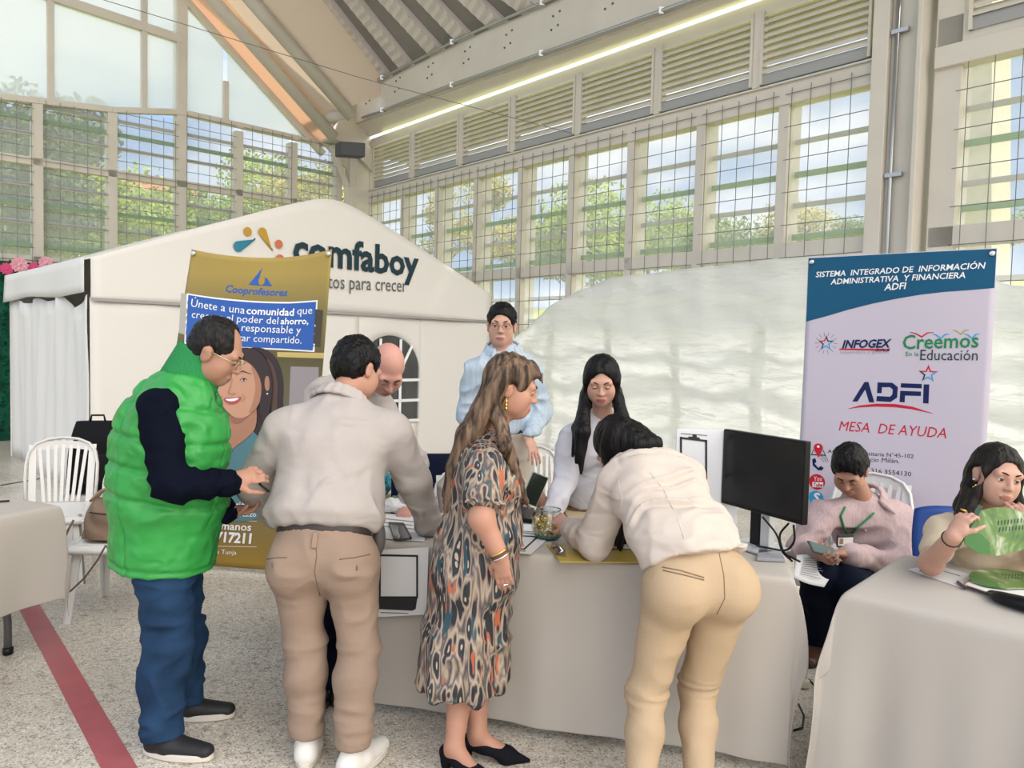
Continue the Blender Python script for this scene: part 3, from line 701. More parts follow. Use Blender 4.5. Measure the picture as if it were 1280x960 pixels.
# ================================================================== WHITE SHEET ALONG THE RIGHT WALL
M_tarp = translucent('tarp_plastic', (.92,.925,.95), .66, .24, bump=1.0, bscale=3.5, stretch=(1,1,3.2))
TU = [(4.6,1.55),(5.1,1.75),(5.7,2.14),(6.2,2.34),(6.9,2.52),(8.0,2.56),(9.2,2.60),(10.2,2.60),(10.9,2.50),(11.5,2.22),(12.2,2.15),(13.5,2.2)]
tz = lambda u: float(np.interp(u,[t[0] for t in TU],[t[1] for t in TU]))
b_ = MB()
def tarp(i,j):
    u = 4.6+8.9*i; z = tz(u)*j
    n = .27+.03*math.sin(u*5.3+z)*(.3+j*(1-j)*2)+.012*math.sin(u*13+z*3)+.03*math.sin(z*6+u*2.2)*(1-abs(2*j-1))+.012*math.sin(z*19+u*5+math.sin(u*7))
    if u < 6.9: n += .10*(math.sin((z-tz(u))*9)*.5)*math.exp(-((tz(u)-z)/.4)**2)
    return WR(u, n, z)
b_.grid(tarp, 150, 46)
tp_ = b_.build('plastic_sheet', M_tarp, None, WR(9,.1,0), smooth=True, solid=.002); tp_.location = WR(9,.1,0)
tag(tp_, 'long translucent white plastic sheet hung along the right wall behind everyone', 'sheet')
# ================================================================== GOLD BANNER (LEFT)
LB0 = Vector((-2.185,5.185,0)); LB1 = Vector((-1.19,5.02,0)); le = (LB1-LB0).normalized(); LW = (LB1-LB0).length; ln_ = Vector((le.y,-le.x,0)); LH = P(232,311,5.18).z-.035
def lfn(a, b):
    t = a/LW; v = b/LH
    sag = .055*4*t*(1-t)*max(0,v)**5
    bulge = .02*math.sin(a*6.5)*v**3+.012*math.sin(a*3+v*4)
    z = .035+b-sag
    h = LH-b; a = a-h*(.157-.077*t)
    return LB0+le*a+ZV*z+ln_*(bulge)
def lpix(x,y):
    p = onplane(x,y,LB0,ln_); a = (p-LB0).dot(le); b = p.z-.035; h = max(0,LH-b); a = (a+.157*h)/(1+.077*h/LW); t = a/LW; v = b/LH
    return (a, b+.055*4*t*(1-t)*max(0,v)**5)
lb = thing('banner', 'tall gold banner with a smiling woman and a blue text box, on its own stand', 'banner', (LB0+LB1)/2); og = lb.location
M_goldgrad = bpy.data.materials.new('print_gold_gradient'); M_goldgrad.use_nodes = True
def gradmat(m, stops, axis='Z', lo=0, hi=2.2, rough=.3):
    t = m.node_tree; b = t.nodes['Principled BSDF']; c = t.nodes.new('ShaderNodeTexCoord'); s_ = t.nodes.new('ShaderNodeSeparateXYZ'); mr = t.nodes.new('ShaderNodeMapRange')
    mr.inputs['From Min'].default_value = lo; mr.inputs['From Max'].default_value = hi; r = t.nodes.new('ShaderNodeValToRGB')
    e = r.color_ramp.elements
    for k,(p_,c_) in enumerate(stops):
        q = e[k] if k < 2 else e.new(p_)
        q.position = p_; q.color = (*c_,1)
    t.links.new(c.outputs['Object'], s_.inputs['Vector']); t.links.new(s_.outputs[axis], mr.inputs['Value']); t.links.new(mr.outputs['Result'], r.inputs['Fac']); t.links.new(r.outputs['Color'], b.inputs['Base Color'])
    b.inputs['Roughness'].default_value = rough; b.inputs['Specular IOR Level'].default_value = .35
gradmat(M_goldgrad, [(0,(.34,.21,.03)),(1,(.36,.255,.06)),(.10,(.26,.175,.05)),(.25,(.17,.15,.09)),(.45,(.15,.14,.11)),(.62,(.12,.105,.05)),(.66,(.10,.09,.04)),(.80,(.20,.165,.06)),(.92,(.37,.27,.07))], hi=2.2)
b_ = MB(); b_.grid(lambda i,j: lfn(LW*i, LH*j), 40, 60); b_.build('banner_sheet', M_goldgrad, lb, og, smooth=True, solid=.002)
S = Sheet(lfn, ln_, lpix, .05)
K_skin = vin('print_skin',(.55,.30,.20)); K_skin2 = vin('print_skin_shade',(.40,.20,.13)); K_hair = vin('print_hair',(.045,.032,.035)); K_shirt = vin('print_teal_shirt',(.09,.20,.23)); K_lip = vin('print_lip',(.45,.09,.09))
K_blur = vin('print_window',(.42,.40,.36)); K_shadow = vin('print_brown_bar',(.07,.06,.04))
S.poly([(226,366),(238,368),(236,420),(224,416)], K_blur, 1, 'picture'); S.poly([(385,385),(404,388),(400,434),(382,432)], K_shadow, 1, 'picture'); S.poly([(345,440),(405,441),(404,448),(345,446)], vin('print_sand',(.55,.42,.16)), 1, 'picture'); S.poly([(362,458),(398,459),(396,520),(360,512)], vin('print_mauve',(.30,.27,.28)), 1, 'picture')
# the woman in the print
K_hair2 = vin('print_hair_light',(.10,.065,.055)); K_cheek = vin('print_skin_light',(.66,.40,.29)); K_sk3 = vin('print_skin_deep',(.30,.145,.10)); K_pinkish = vin('print_glare_mauve',(.42,.30,.34)); K_shirt2 = vin('print_teal_dark',(.05,.12,.145))
S.poly([(296,446),(306,436),(322,433),(338,440),(349,456),(354,482),(352,506),(358,530),(348,552),(332,560),(316,552),(304,524),(298,480)], K_hair, 2, 'picture')
S.poly([(330,444),(341,456),(347,480),(345,505),(349,528),(341,540),(338,505),(338,470)], K_hair2, 3, 'picture')
S.poly([(260,604),(268,572),(284,550),(300,542),(312,534),(322,545),(332,556),(340,590),(344,650),(258,652)], K_shirt, 3, 'picture')
S.poly([(318,548),(331,558),(338,590),(342,648),(326,648),(320,600)], K_shirt2, 4, 'picture'); S.poly([(276,566),(290,552),(300,546),(288,570),(276,600)], K_shirt2, 4, 'picture')
S.poly([(266,586),(272,558),(284,542),(287,514),(320,498),(322,534),(309,548),(292,560),(277,578)], K_skin2, 5, 'picture'); S.poly([(288,514),(318,500),(318,512),(302,530),(289,528)], K_sk3, 6, 'picture')
S.poly([(271,480),(276,458),(290,444),(312,445),(325,459),(330,485),(324,508),(309,522),(295,523),(281,510),(273,494)], K_skin, 7, 'picture')
S.poly([(312,452),(326,464),(330,486),(323,509),(310,520),(318,500),(321,480)], K_skin2, 8, 'picture'); 
S.poly([(286,440),(300,434),(318,435),(334,449),(342,478),(338,515),(331,536),(324,510),(329,482),(320,460),(306,449),(290,447),(276,460),(273,470),(276,450)], K_hair, 9, 'picture')
S.poly([(332,470),(337,470),(338,486),(334,490),(331,482)], K_skin2, 10, 'picture'); S.disc((335,492),.006,K_white,11,'picture',n=8)
for x,y,r_ in ((282,477.5,.016),(305.5,474.5,.019)):
    S.disc((x,y),r_,K_white,9,'picture',ry=r_*.42); S.disc((x+.3,y),r_*.42,vin('print_iris',(.10,.06,.045)),10,'picture',n=12); S.disc((x+.3,y),r_*.2,K_black,11,'picture',n=10)
    S.stroke([(x-3.6,y+.6),(x-1.6,y-1.6),(x+1.4,y-1.8),(x+3.8,y+.3)],.005,K_hair,11,'picture')
S.stroke([(276,471.5),(280,468.5),(287.5,470)], [.003,.008,.004], K_hair2, 10, 'picture'); S.stroke([(296,468),(304,463.5),(315,467.5)], [.005,.009,.003], K_hair2, 10, 'picture')
S.stroke([(292,473),(288.5,486),(287,490.5),(291,493),(296,491)], [.003,.005,.008,.009,.005], K_skin2, 9, 'picture')
S.poly([(280,497.5),(288,496.5),(294,497),(305,495),(299,503.5),(290,505.5),(284,503)], K_lip, 9, 'picture'); S.poly([(282.5,498.5),(290,498.2),(302,496.8),(296,501),(288,501.5)], K_white, 10, 'picture')
S.stroke([(304,492),(307,497),(304,503)], .003, K_skin2, 9, 'picture'); S.stroke([(279,494),(278,498),(280,502)], .003, K_skin2, 9, 'picture')
# blue box and words
S.poly([(233.5,366.5),(272,372),(320,376),(360,377),(397,375),(392.5,440),(350,437.5),(280,434),(231,430)], K_white, 1, 'text_box_edge')
S.poly([(235.5,368.5),(272,374),(320,378),(360,379),(395,377),(390.5,438),(350,435.5),(280,432),(233,428)], K_blue, 2, 'text_box')
S.text('Únete a una ', (239,383), (305,392), K_white, 3, .0, 0, .98); S.text('comunidad', (307,392), (366,394.5), K_white, 3, .022, 0, .96); S.text('que', (370,393), (390,392), K_white, 3, .0, 0, .98)
S.text('cree en el poder del', (240,397), (346,405), K_white, 3, .0, 0, .98); S.text('ahorro,', (349,405), (385,405), K_white, 3, .022, 0, .96)
S.text('el crédito responsable y', (246,409), (375,417), K_white, 3, 0, 0, 1.02); S.text('y el bienestar compartido.', (246,422), (376,429.5), K_white, 3, 0, 0, 1.02)
S.poly([(309.5,355.5),(326,334),(321.5,350),(331,346),(338,357)], K_blue, 1, 'logo'); S.disc((325.5,350.5),.022,K_gold,2,'logo',ry=.03)
S.text('Cooprofesores', (281.5,364.5), (357,369.5), K_blue, 1, .025, .15, 1.05, 'logo_name')
S.poly([(262,621),(322,624),(321,636),(262,634)], K_blue, 2, 'caption_box'); S.text('Más información:', (246,631.5), (314,634), K_white, 3, .015, 0, 1.0)
S.poly([(258,636),(322,637),(320,646),(258,645)], K_blue, 2, 'address_box'); S.text('www.cooprofesores.co', (244,643), (321,645.5), K_white, 3, 0, .2, 1.2)
S.text('Llámanos', (262,660), (315,663), K_white, 3, .015, 0, 1.0); S.text('8717211', (263,675.5), (315,678.5), K_white, 3, .04, 0, 1.2)
S.stroke([(230,649),(322,651)], .003, K_white, 2); S.stroke([(230,681),(322,683)], .003, K_white, 2); S.text('Oficina Tunja', (252,690), (297,692.5), K_white, 3, 0, 0, 1.02)
S.build(lb, og)
for a in (.02, LW-.02):
    g_ = MB().lathe([(.012,-.004),(.018,0),(.012,.004)], (0,0,0), 12).build('grommet', M_silver, lb, (0,0,0), smooth=True)
    g_.location = lfn(a, LH-.025)+ln_*.01-og; g_.rotation_euler = (math.pi/2,0,math.atan2(le.y,le.x))
b_ = MB(); pc = (LB0+LB1)/2-ln_*.25
for a, z in ((0.02,LH),(LW-.02,LH),(0.02,.05),(LW-.02,.05)): b_.tube([pc+ZV*1.05, lfn(a,z-.01 if z>1 else .01)-ln_*.01], .008, 6)
b_.tube([pc+ZV*1.05, Vector((pc.x,pc.y,0))-ln_*.55],.009,6)
b_.build('stand', M_black, lb, og)
# ================================================================== HELP-DESK BANNER (RIGHT)
rt = P(1010,322,4.95); zr = rt.z; rtr = G(1247,310,zr)
RB0 = Vector((rt.x,rt.y,0)); RB1 = Vector((rtr.x,rtr.y,0)); re = (RB1-RB0).normalized(); RW = (RB1-RB0).length; rn = Vector((re.y,-re.x,0)); RH = zr-.06
def rfn(a,b): return RB0+re*a+ZV*(.06+b)+rn*(.006*math.sin(a*5+b*2)+.008*math.sin(b*3.1))
def rpix(x,y): p = onplane(x,y,RB0,rn); return ((p-RB0).dot(re), p.z-.06)
rbn = thing('banner', 'white and blue help desk banner behind the seated man in pink', 'banner', (RB0+RB1)/2); og = rbn.location
b_ = MB(); b_.grid(lambda i,j: rfn(RW*i,RH*j), 30, 50); b_.build('banner_sheet', K_lil, rbn, og, smooth=True, solid=.002)
S = Sheet(rfn, rn, rpix, .07)
S.poly([(0.004,rpix(1008,402)[1]),(0.004,RH-.004),(RW-.004,RH-.004)]+[(RW-.004,rpix(1242,360)[1])]+[rpix(x,y) for x,y in ((1215,362.5),(1180,365),(1150,368.5),(1120,373.5),(1090,379.5),(1060,387),(1035,394.5))], K_teal, 1, 'header', False)
S.text('SISTEMA  INTEGRADO DE  INFORMACIÓN', (1019.5,346.5), (1232,335.5), K_white, 2, .015, .15, 1.0); S.text('ADMINISTRATIVA  Y FINANCIERA', (1038,355.5), (1207,347.5), K_white, 2, .015, .15, 1.0); S.text('ADFI', (1105,363), (1133,361), K_white, 2, .02, .15, 1.0)
def star(c, r, mats3, lay, ri=.42):
    a, b = S.pix(*c)
    P5 = [(a+r*math.cos(math.pi/2+k*math.pi/5)*(1 if k%2==0 else ri), b+r*math.sin(math.pi/2+k*math.pi/5)*(1 if k%2==0 else ri)) for k in range(10)]
    Q5 = [(a+(x-a)*.62, b+(y-b)*.62) for x,y in P5]
    for k in range(10):
        S.poly([P5[k],P5[(k+1)%10],Q5[(k+1)%10],Q5[k]], mats3[(k//2)%len(mats3)], lay, 'logo', False)
star((1032,429),.052,[K_red,K_dblue,K_sky,K_sky,K_dblue],1)
for k in range(14):
    a0, b0 = S.pix(1032,429); t = 2*math.pi*k/14; S.stroke([(a0+.045*math.cos(t),b0+.045*math.sin(t)),(a0+.07*math.cos(t),b0+.07*math.sin(t))], .002, K_dblue, 1, 'logo', False)
S.text('INFOGEX', (1052,435), (1114,434), K_dblue, 2, .03, .25, 1.1, 'logo_name'); S.poly([(1049,435.5),(1112,436),(1111,438.8),(1048,437.4)], K_red, 1, 'logo'); S.text('S.A.S', (1094,439), (1112,439), K_dblue, 2, .02, .2, .6,'logo_name')
S.text('Informática y gestión', (1050,442.5), (1110,441.5), K_lil if False else vin('print_grey',(.35,.34,.38)), 1, 0, 0, .9)
S.text('Creemos', (1128,436.5), (1223,434), K_green, 2, .012, 0, 1.15, 'logo_name'); S.text('En la', (1132,445), (1148,445), K_green, 2, 0, 0, 1.0); S.text('Educación', (1150,450), (1222,450.5), K_dk, 2, 0, 0, 1.2)
for (x,y,m,s_) in ((1152,419,K_red,15),(1176,421,K_sky,11),(1201,416,vin('print_khaki',(.42,.36,.10)),10),(1215,421,K_sky,10)):
    S.stroke([(x-s_,y-4),(x-s_*.5,y-2),(x,y+2),(x+s_*.5,y-3),(x+s_,y-3.5)], [.003,.008,.010,.008,.003], m, 1, 'logo')
def wr(x,y): return (x,y)
for pl in ([(1065,502),(1080,477.5),(1085,477.5),(1092.5,503),(1086,503),(1081,487),(1071.5,502)],):
    S.poly(pl, K_dblue, 1, 'logo_name')
S.poly([(1096.5,478),(1115,478.5),(1122,484),(1121,497),(1113,502.5),(1095,501.5),(1095.6,495),(1112,496),(1115,493),(1115.5,487),(1112,484),(1102,484),(1101.5,491.5),(1095.8,491.5)], K_dblue, 1, 'logo_name')
S.poly([(1126,479),(1152,480),(1152,485.5),(1125.5,484.5)], K_dblue, 1, 'logo_name'); S.poly([(1125,488.5),(1151,489.5),(1151,495),(1131,494.5),(1130.5,503),(1124,502.5)], K_dblue, 1, 'logo_name'); S.poly([(1154.5,480.5),(1161.5,480.5),(1160.5,504.5),(1153.5,504)], K_dblue, 1, 'logo_name')
star((1160,467.5),.055,[K_red,K_dblue,K_sky,K_sky,K_red],1)
S.stroke([(1060,511),(1075,508),(1095,506.5),(1118,507),(1140,510),(1166,517)], [.002,.012,.018,.020,.016,.002], K_red, 1, 'logo')
S.text('MESA  DE AYUDA', (1048.5,538), (1183,548), K_red, 1, .0, .2, 1.15)
S.text('Avenida Universitaria N°45-102', (1035,566), (1142,573), K_black, 1, .0, 0, .92); S.text('Edificio Palacio Milán.', (1044,574.5), (1124,579), K_black, 1, 0, 0, .92); S.text('Cel. 316 3554130', (1071,589), (1139,595.5), K_black, 1, 0, 0, .92)
def icon_phone(c, s_, m, rot=0):
    pts = [(-8,-8),(-3,-10),(-1,-4),(-4,-1),(2,6),(6,3),(11,6),(8,10),(2,10),(-7,2)]
    S.poly([(c[0]+x*s_*.9, c[1]+y*s_*.9) for x,y in pts], m, 1, 'icon')
S.disc((1023.5,559.5),.028,K_red,2,'icon'); S.poly([(1018.5,562),(1028.5,562),(1024,572)],K_red,2,'icon'); S.disc((1023.5,558),.008,K_white,3,'icon'); S.poly([(1014.5,567.5),(1033,568.5),(1033,569.7),(1014.5,568.7)],K_black,1,'icon'); S.poly([(1014.5,568),(1017,562),(1018,562),(1015.5,568)],K_black,1,'icon'); S.poly([(1032.5,569),(1030,562.5),(1029,562.5),(1031.5,569)],K_black,1,'icon')
icon_phone((1022,580),.85,K_dblue)
for r_ in (.03,.045,.058):
    a0,b0 = S.pix(1024,578); S.stroke([(a0+r_*math.cos(t),b0+r_*math.sin(t)) for t in np.linspace(.2,1.4,7)], .003, K_dk, 1, 'icon', False)
S.disc((1022,602),.050,K_red,1,'icon'); S.poly([(1016.5,602),(1030,602.5),(1030,609),(1016.5,608.5)],K_white,2,'icon'); S.text('You',(1018,600.5),(1028,600.5),K_white,2,0,0,1.3); S.text('Tube',(1017.5,608),(1029.5,608),K_red,3,.02,0,1.3)
S.disc((1021,622),.046,K_sky,1,'icon'); S.poly([(1013,615),(1021,614),(1021,631),(1013,628)],K_sky,1,'icon'); S.text('S',(1018,627),(1026,627),K_white,3,.04,0,1.0)
icon_phone((1017,648),.85,K_green); a0,b0 = S.pix(1021,643); S.stroke([(a0+.042*math.cos(t),b0+.042*math.sin(t)) for t in np.linspace(-.9,2.6,14)], .005, K_green, 1, 'icon', False); S.stroke([(1020,640),(1021,644),(1026,643)],.004,K_green,1,'icon')
a0,b0 = S.pix(1018,665); S.stroke([(a0+.03*math.cos(t),b0+.03*math.sin(t)) for t in np.linspace(0,6.28,20)], .005, vin('print_grey2',(.3,.3,.33)), 1, 'icon', False)
S.build(rbn, og)
for a in (.025, RW-.025):
    g_ = MB().lathe([(.010,-.004),(.017,0),(.010,.004)], (0,0,0), 12).build('grommet', M_silver, rbn, (0,0,0), smooth=True)
    g_.location = rfn(a, RH-.03)+rn*.008-og; g_.rotation_euler = (math.pi/2,0,math.atan2(re.y,re.x))
b_ = MB(); pc = (RB0+RB1)/2-rn*.22
for a, z in ((0.025,RH),(RW-.025,RH),(0.025,.0),(RW-.025,.0)): b_.tube([pc+ZV*1.0, rfn(a,z-.01 if z>1 else .01)-rn*.01], .008, 6)
b_.tube([pc+ZV*1.0, Vector((pc.x,pc.y,0))-rn*.5],.009,6); b_.build('stand', M_black, rbn, og)
# ================================================================== CHAIRS
def plastic_chair(label, loc, rz, m, group):
    c = thing('plastic_chair', label, 'chair', loc, rz, group)          # faces -Y in its own space
    def seat(i,j):
        x = (i-.5)*(.44-.05*j); y = -.22+.44*j
        return V(x, y, .445-.018*math.cos((i-.5)*2.6)*math.sin(j*math.pi)-(.03*(1-j)**6))
    s = MB(); s.grid(seat, 14, 12); s.tube([seat(i/14,0)-V(0,0,.012) for i in range(15)],.016,6); 
    s.build('seat', m, c, smooth=True, solid=.012)
    ap = MB(); ap.ob((-.20,-.20,.40),(.40,0,0),(0,.015,0),(0,0,.035)); ap.ob((-.20,-.20,.40),(.015,0,0),(0,.38,0),(0,0,.035)); ap.ob((.185,-.20,.40),(.015,0,0),(0,.38,0),(0,0,.035)); ap.build('apron', m, c)
    for sx in (-1,1):
        for sy, yt, yb in ((-1,-.19,-.235),(1,.17,.25)):
            l = MB(); xt, xb = sx*.19, sx*.225
            for dx, dy in ((.05,.014),(.014,.05)):
                l.add([(xt-sx*0,yt,.44),(xt-sx*dx,yt,.44),(xt-sx*dx,yt-sy*dy,.44),(xt,yt-sy*dy,.44),(xb,yb,0),(xb-sx*dx*.75,yb,0),(xb-sx*dx*.75,yb-sy*dy*.75,0),(xb,yb-sy*dy*.75,0)],
                      [(0,1,2,3),(4,7,6,5),(0,4,5,1),(1,5,6,2),(2,6,7,3),(3,7,4,0)])
            l.build('leg', m, c)
    def back(x, z):     # back surface leans backward
        return V(x, .20+.10*(z-.44)/.44-.03*(x/.22)**2*0+.02*(1-(x/.22)**2), z)
    b = MB(); arch = [(-.205,.44),(-.215,.60),(-.215,.70),(-.20,.78),(-.16,.835),(-.09,.865),(0,.875),(.09,.865),(.16,.835),(.20,.78),(.215,.70),(.215,.60),(.205,.44)]
    b.tube([back(x,z) for x,z in arch], .010, 8, flat=2.6, up=None)
    back_o = b.build('backrest', m, c, smooth=True); b = MB()
    for k in range(-3,4):
        x0, x1 = k*.034, k*.048
        z1 = .865-.0*abs(k)-(x1/.2)**2*.05
        q = [back(x0*1.0+(x1-x0)*t, .45+(z1-.45)*t) for t in np.linspace(0,1,7)]
        for i in range(6): b.ob(q[i]-V(.0105,.004,0), V(.021,0,0), V(0,.008,0), q[i+1]-q[i])
    for k in (-1,1):
        q = [back(k*(.17+.012*t), .45+.38*t-.0) for t in np.linspace(0,1,6)]
        for i in range(5): b.ob(q[i]-V(.022,.004,0), V(.044,0,0), V(0,.008,0), q[i+1]-q[i])
    q = [back(x,.80-.12*(x/.2)**2*0+.03*(1-(x/.2)**2)) for x in np.linspace(-.17,.17,9)]
    for i in range(8): b.ob(q[i]-V(0,.004,.025), q[i+1]-q[i], V(0,.008,0), V(0,0,.05))
    b.build('back_slats', m, c)
    return c
M_bluep = mat('blue_plastic', (.015,.06,.26), .4)
def face(dx,dy): return math.atan2(dx,-dy)         # rotation so that local -Y points along (dx,dy)
ca = plastic_chair('white plastic chair with slatted back behind the table at the left edge', (-2.98,4.95,0), face(.35,-1), M_white, 'white plastic chairs')
cb_ = dup(ca, (-2.22,4.36,0), face(.08,-1), 'white plastic chair that carries the brown handbag')
cc_ = dup(ca, (-3.05,5.62,0), face(.3,-1), 'white plastic chair holding a black backpack behind the handbag')
cd_ = dup(ca, (2.00,4.26,0), face(-.55,-.85), 'white plastic chair on which the man in pink sits')
ce_ = dup(ca, (.27,5.15,0), face(.5,-1), 'white plastic chair far back beside the white sheet')
cf_ = dup(ca, (-.86,4.75,0), face(.3,-1), 'white plastic chair with a carton on its seat')
cg_ = thing('shell_chair', 'solid blue plastic chair on which the woman in the cream top sits', 'chair', (2.15,3.36,0), face(-.2,-1))
b_ = MB(); b_.grid(lambda i,j: V((i-.5)*(.44+.04*math.sin(j*3)), .20+.09*j-.06*math.cos((i-.5)*2.6)+.06, .48+.38*j-.03*(2*i-1)**4*j), 16, 12); b_.build('backrest', M_bluep, cg_, smooth=True, solid=.012)
b_ = MB(); b_.grid(lambda i,j: V((i-.5)*.44, -.22+.44*j, .45-.02*math.sin(j*3.1)-.03*(1-j)**5), 12, 12); b_.build('seat', M_bluep, cg_, smooth=True, solid=.012)
for sx in (-1,1):
    for sy in (-1,1): MB().tube([(sx*.17,sy*.15,.44),(sx*.22,sy*.21,0)],.012,8).build('leg', M_galv, cg_, smooth=True)
# navy office chair
oc = thing('office_chair', 'navy upholstered office chair behind the table, left of the woman in the patterned dress', 'chair', (-.47,4.32,0), face(.1,-1))
b_ = MB(); b_.grid(lambda i,j: V((i-.5)*.42, .20+.05*j-.04*math.cos((i-.5)*2.5), .55+.38*j), 10, 10); b_.build('backrest', M_navy, oc, smooth=True, solid=.05, bevel=.01)
b_ = MB(); b_.box((0,0,.45),(.44,.42,.07)); b_.build('seat', M_navy, oc, bevel=.02)
b_ = MB(); b_.tube([(0,.2,.44),(0,.26,.5),(0,.25,.62)],.02,8); b_.build('back_support', M_black, oc)
for sx in (-1,1):
    for sy in (-1,1): MB().tube([(sx*.19,sy*.17,.43),(sx*.21,sy*.21,0)],.013,8).build('leg', M_black, oc)
# ================================================================== TABLES AND CLOTHS
ZT = .74
def folding_table(label, A, e, wv, L_, D_, name='folding_table'):
    e, wv = e.normalized(), wv.normalized(); A = Vector((A[0],A[1],0)); t = thing(name, label, 'table', A+e*L_/2+wv*D_/2, 0, 'folding tables under white cloths'); og = t.location
    b = MB(); b.ob(A+e*.02+wv*.02+ZV*(ZT-.05), e*(L_-.04), wv*(D_-.04), ZV*.045); b.build('tabletop', M_white, t, og, bevel=.01)
    for s in (.13, L_-.13):
        for q in (.12, D_-.12):
            k = MB(); p = A+e*s+wv*q; k.tube([p+ZV*(ZT-.05), p+ZV*.25, p+ZV*.01+e*(.05 if s<1 else -.05)],.014,8); g = k.build('leg', M_galv, t, og, smooth=True)
            f = MB(); f.lathe([(.017,0),(.02,.004),(.02,.03),(.015,.032)], p+e*(.05 if s<1 else -.05), 10); f.build('foot', M_black, g, og, smooth=True)
        k = MB(); k.tube([A+e*s+wv*.12+ZV*.25, A+e*s+wv*(D_-.12)+ZV*.25],.011,8); k.build('crossbar', M_galv, t, og)
    return t
def cloth(label, A, e, wv, L_, D_, df, db, dl, dr, amp=.018, seed=0, nam='tablecloth', flare=.06, fold=.12, cf=.0):
    e, wv = e.normalized(), wv.normalized(); A = Vector((A[0],A[1],0)); r = random.Random(seed); ph = [r.uniform(0,6.28) for _ in range(6)]
    def fn(i,j):
        s = -dl+(L_+dl+dr)*i; t = -df+(D_+df+db)*j
        sc, tc = min(max(s,0),L_), min(max(t,0),D_)
        dx = max(-s,s-L_,0); dy = max(-t,t-D_,0); sgx = -1 if s<0 else 1; sgy = -1 if t<0 else 1
        mn, mxx = min(dx,dy), max(dx,dy)
        drop = mxx+.32*mn if mn>0 else mxx
        drop = min(drop, ZT-.012)
        fo = math.exp(-((dy-.10)/.20)**2) if dy>.10 else 1.0
        ox = sgx*(.006+.05*min(dx,.05)*4*fo+fold*mn*fo+cf*dy) if dx>0 else 0; oy = sgy*(.006+.10*mn) if dy>0 else 0
        wv_ = amp*min(1,drop/.45)
        if dy>0: oy += sgy*(flare*.5*drop + wv_*(math.sin(s*7+ph[0])+.6*math.sin(s*15+ph[1]+drop*2)+.3*math.sin(s*31+ph[2])) + wv_*1.2)
        if dx>0: ox += sgx*(flare*drop*fo + fo*wv_*(math.sin(t*9+ph[3])+.5*math.sin(t*19+ph[4])))
        if dy>0 and (s<.0 or s>L_): ox += sgx*flare*.25*drop
        zz = ZT+.004-drop + (.0015*math.sin(s*13+t*5+ph[5]) if drop==0 else 0)
        return A+e*(sc+ox)+wv*(tc+oy)+ZV*zz
    b = MB(); b.grid(fn, 110, 60)
    c = A+e*L_/2+wv*D_/2; o = b.build(nam, M_cloth, None, c, smooth=True, solid=.0025); o.location = c
    sbd = o.modifiers.new('sub','SUBSURF'); sbd.levels = 1; sbd.render_levels = 1
    return tag(o, label, 'tablecloth', 'white tablecloths')
TA0 = (-.62,3.235); TE = V(.9695,-.245,0); TWv = V(.245,.9695,0); TL_ = 1.735; TDp = .60
folding_table('folding table in the middle, between the woman in the dress and the bending woman', TA0, TE, TWv, TL_, TDp)
cloth('white tablecloth on the middle table, hanging to the floor behind the bending woman', TA0, TE, TWv, TL_, TDp, .70, .25, .10, .27, .010, 4, flare=.02, fold=.30)
RA0 = (1.186,2.65); REv = V(.74,-.67,0); RWv = V(.67,.74,0)
folding_table('folding table at the right edge, where the woman with the green fan sits', RA0, REv, RWv, 1.8, .74)
cloth('white tablecloth on the right table under the green fans, nearest the camera', RA0, REv, RWv, 1.8, .74, .72, .4, .26, .3, .020, 9, flare=.05, fold=.10, cf=.10)
LE = V(-.92,.38,0); LW_ = V(-.38,-.92,0); LA0 = (-2.225,3.745)
lt_ = thing('folding_table', 'folding table at the left edge beside the red line', 'table', Vector((LA0[0],LA0[1],0))+LE*.9+LW_*.37, 0, 'folding tables under white cloths'); og = lt_.location
A_ = Vector((LA0[0],LA0[1],0)); b_ = MB(); b_.ob(A_+LE*.02+LW_*.02+ZV*(ZT-.05), LE*1.76, LW_*.7, ZV*.045); b_.build('tabletop', M_white, lt_, og, bevel=.01)
fp = G(10,818); 
for k, p in enumerate((fp, fp+LE*1.3, fp+LE*1.3+LW_*.3)):
    g = MB().tube([p+LE*.14+ZV*.69, p+LE*.03+ZV*.33, p-LE*.0+ZV*.16, p+ZV*.02],.018,8).build('leg', mat('dark_grey_leg',(.09,.09,.095),.4), lt_, og, smooth=True)
    MB().lathe([(.02,0),(.024,.004),(.024,.035),(.018,.038)], p, 10).build('foot', M_black, g, og, smooth=True)
cloth('white tablecloth on the table at the left edge, hanging halfway down', LA0, LE, LW_, 1.8, .74, .35, .35, .47, .3, .012, 21, flare=.0, fold=0)
# ================================================================== THINGS ON AND AROUND THE TABLES
def slab(name, label, cat, corners, z, th, m, group=None, parent=None, bev=.002, org=None):
    q = MB(); p = [G(*c, z) for c in corners]; q.prism(p, ZV*th); c = sum(p, Vector())/len(p)
    o = q.build(name, m, parent, org or c, bevel=bev)
    if not parent: o.location = c; tag(o, label, cat, group)
    return o
def art(o_parent, polys, z, m, name, org): 
    q = MB()
    for pl in polys: q.prism([G(*c, z) for c in pl], ZV*.0006)
    return q.build(name, m, o_parent, org)
ZS = ZT+.008
def rect_on(corners, u0, v0, u1, v1):      # sub-rectangle of a pixel quad (0=TL,1=TR,2=BR,3=BL)
    def bl(u,v):
        a = np.array(corners[0])*(1-u)*(1-v)+np.array(corners[1])*u*(1-v)+np.array(corners[2])*u*v+np.array(corners[3])*(1-u)*v; return tuple(a)
    return [bl(u0,v0),bl(u1,v0),bl(u1,v1),bl(u0,v1)]
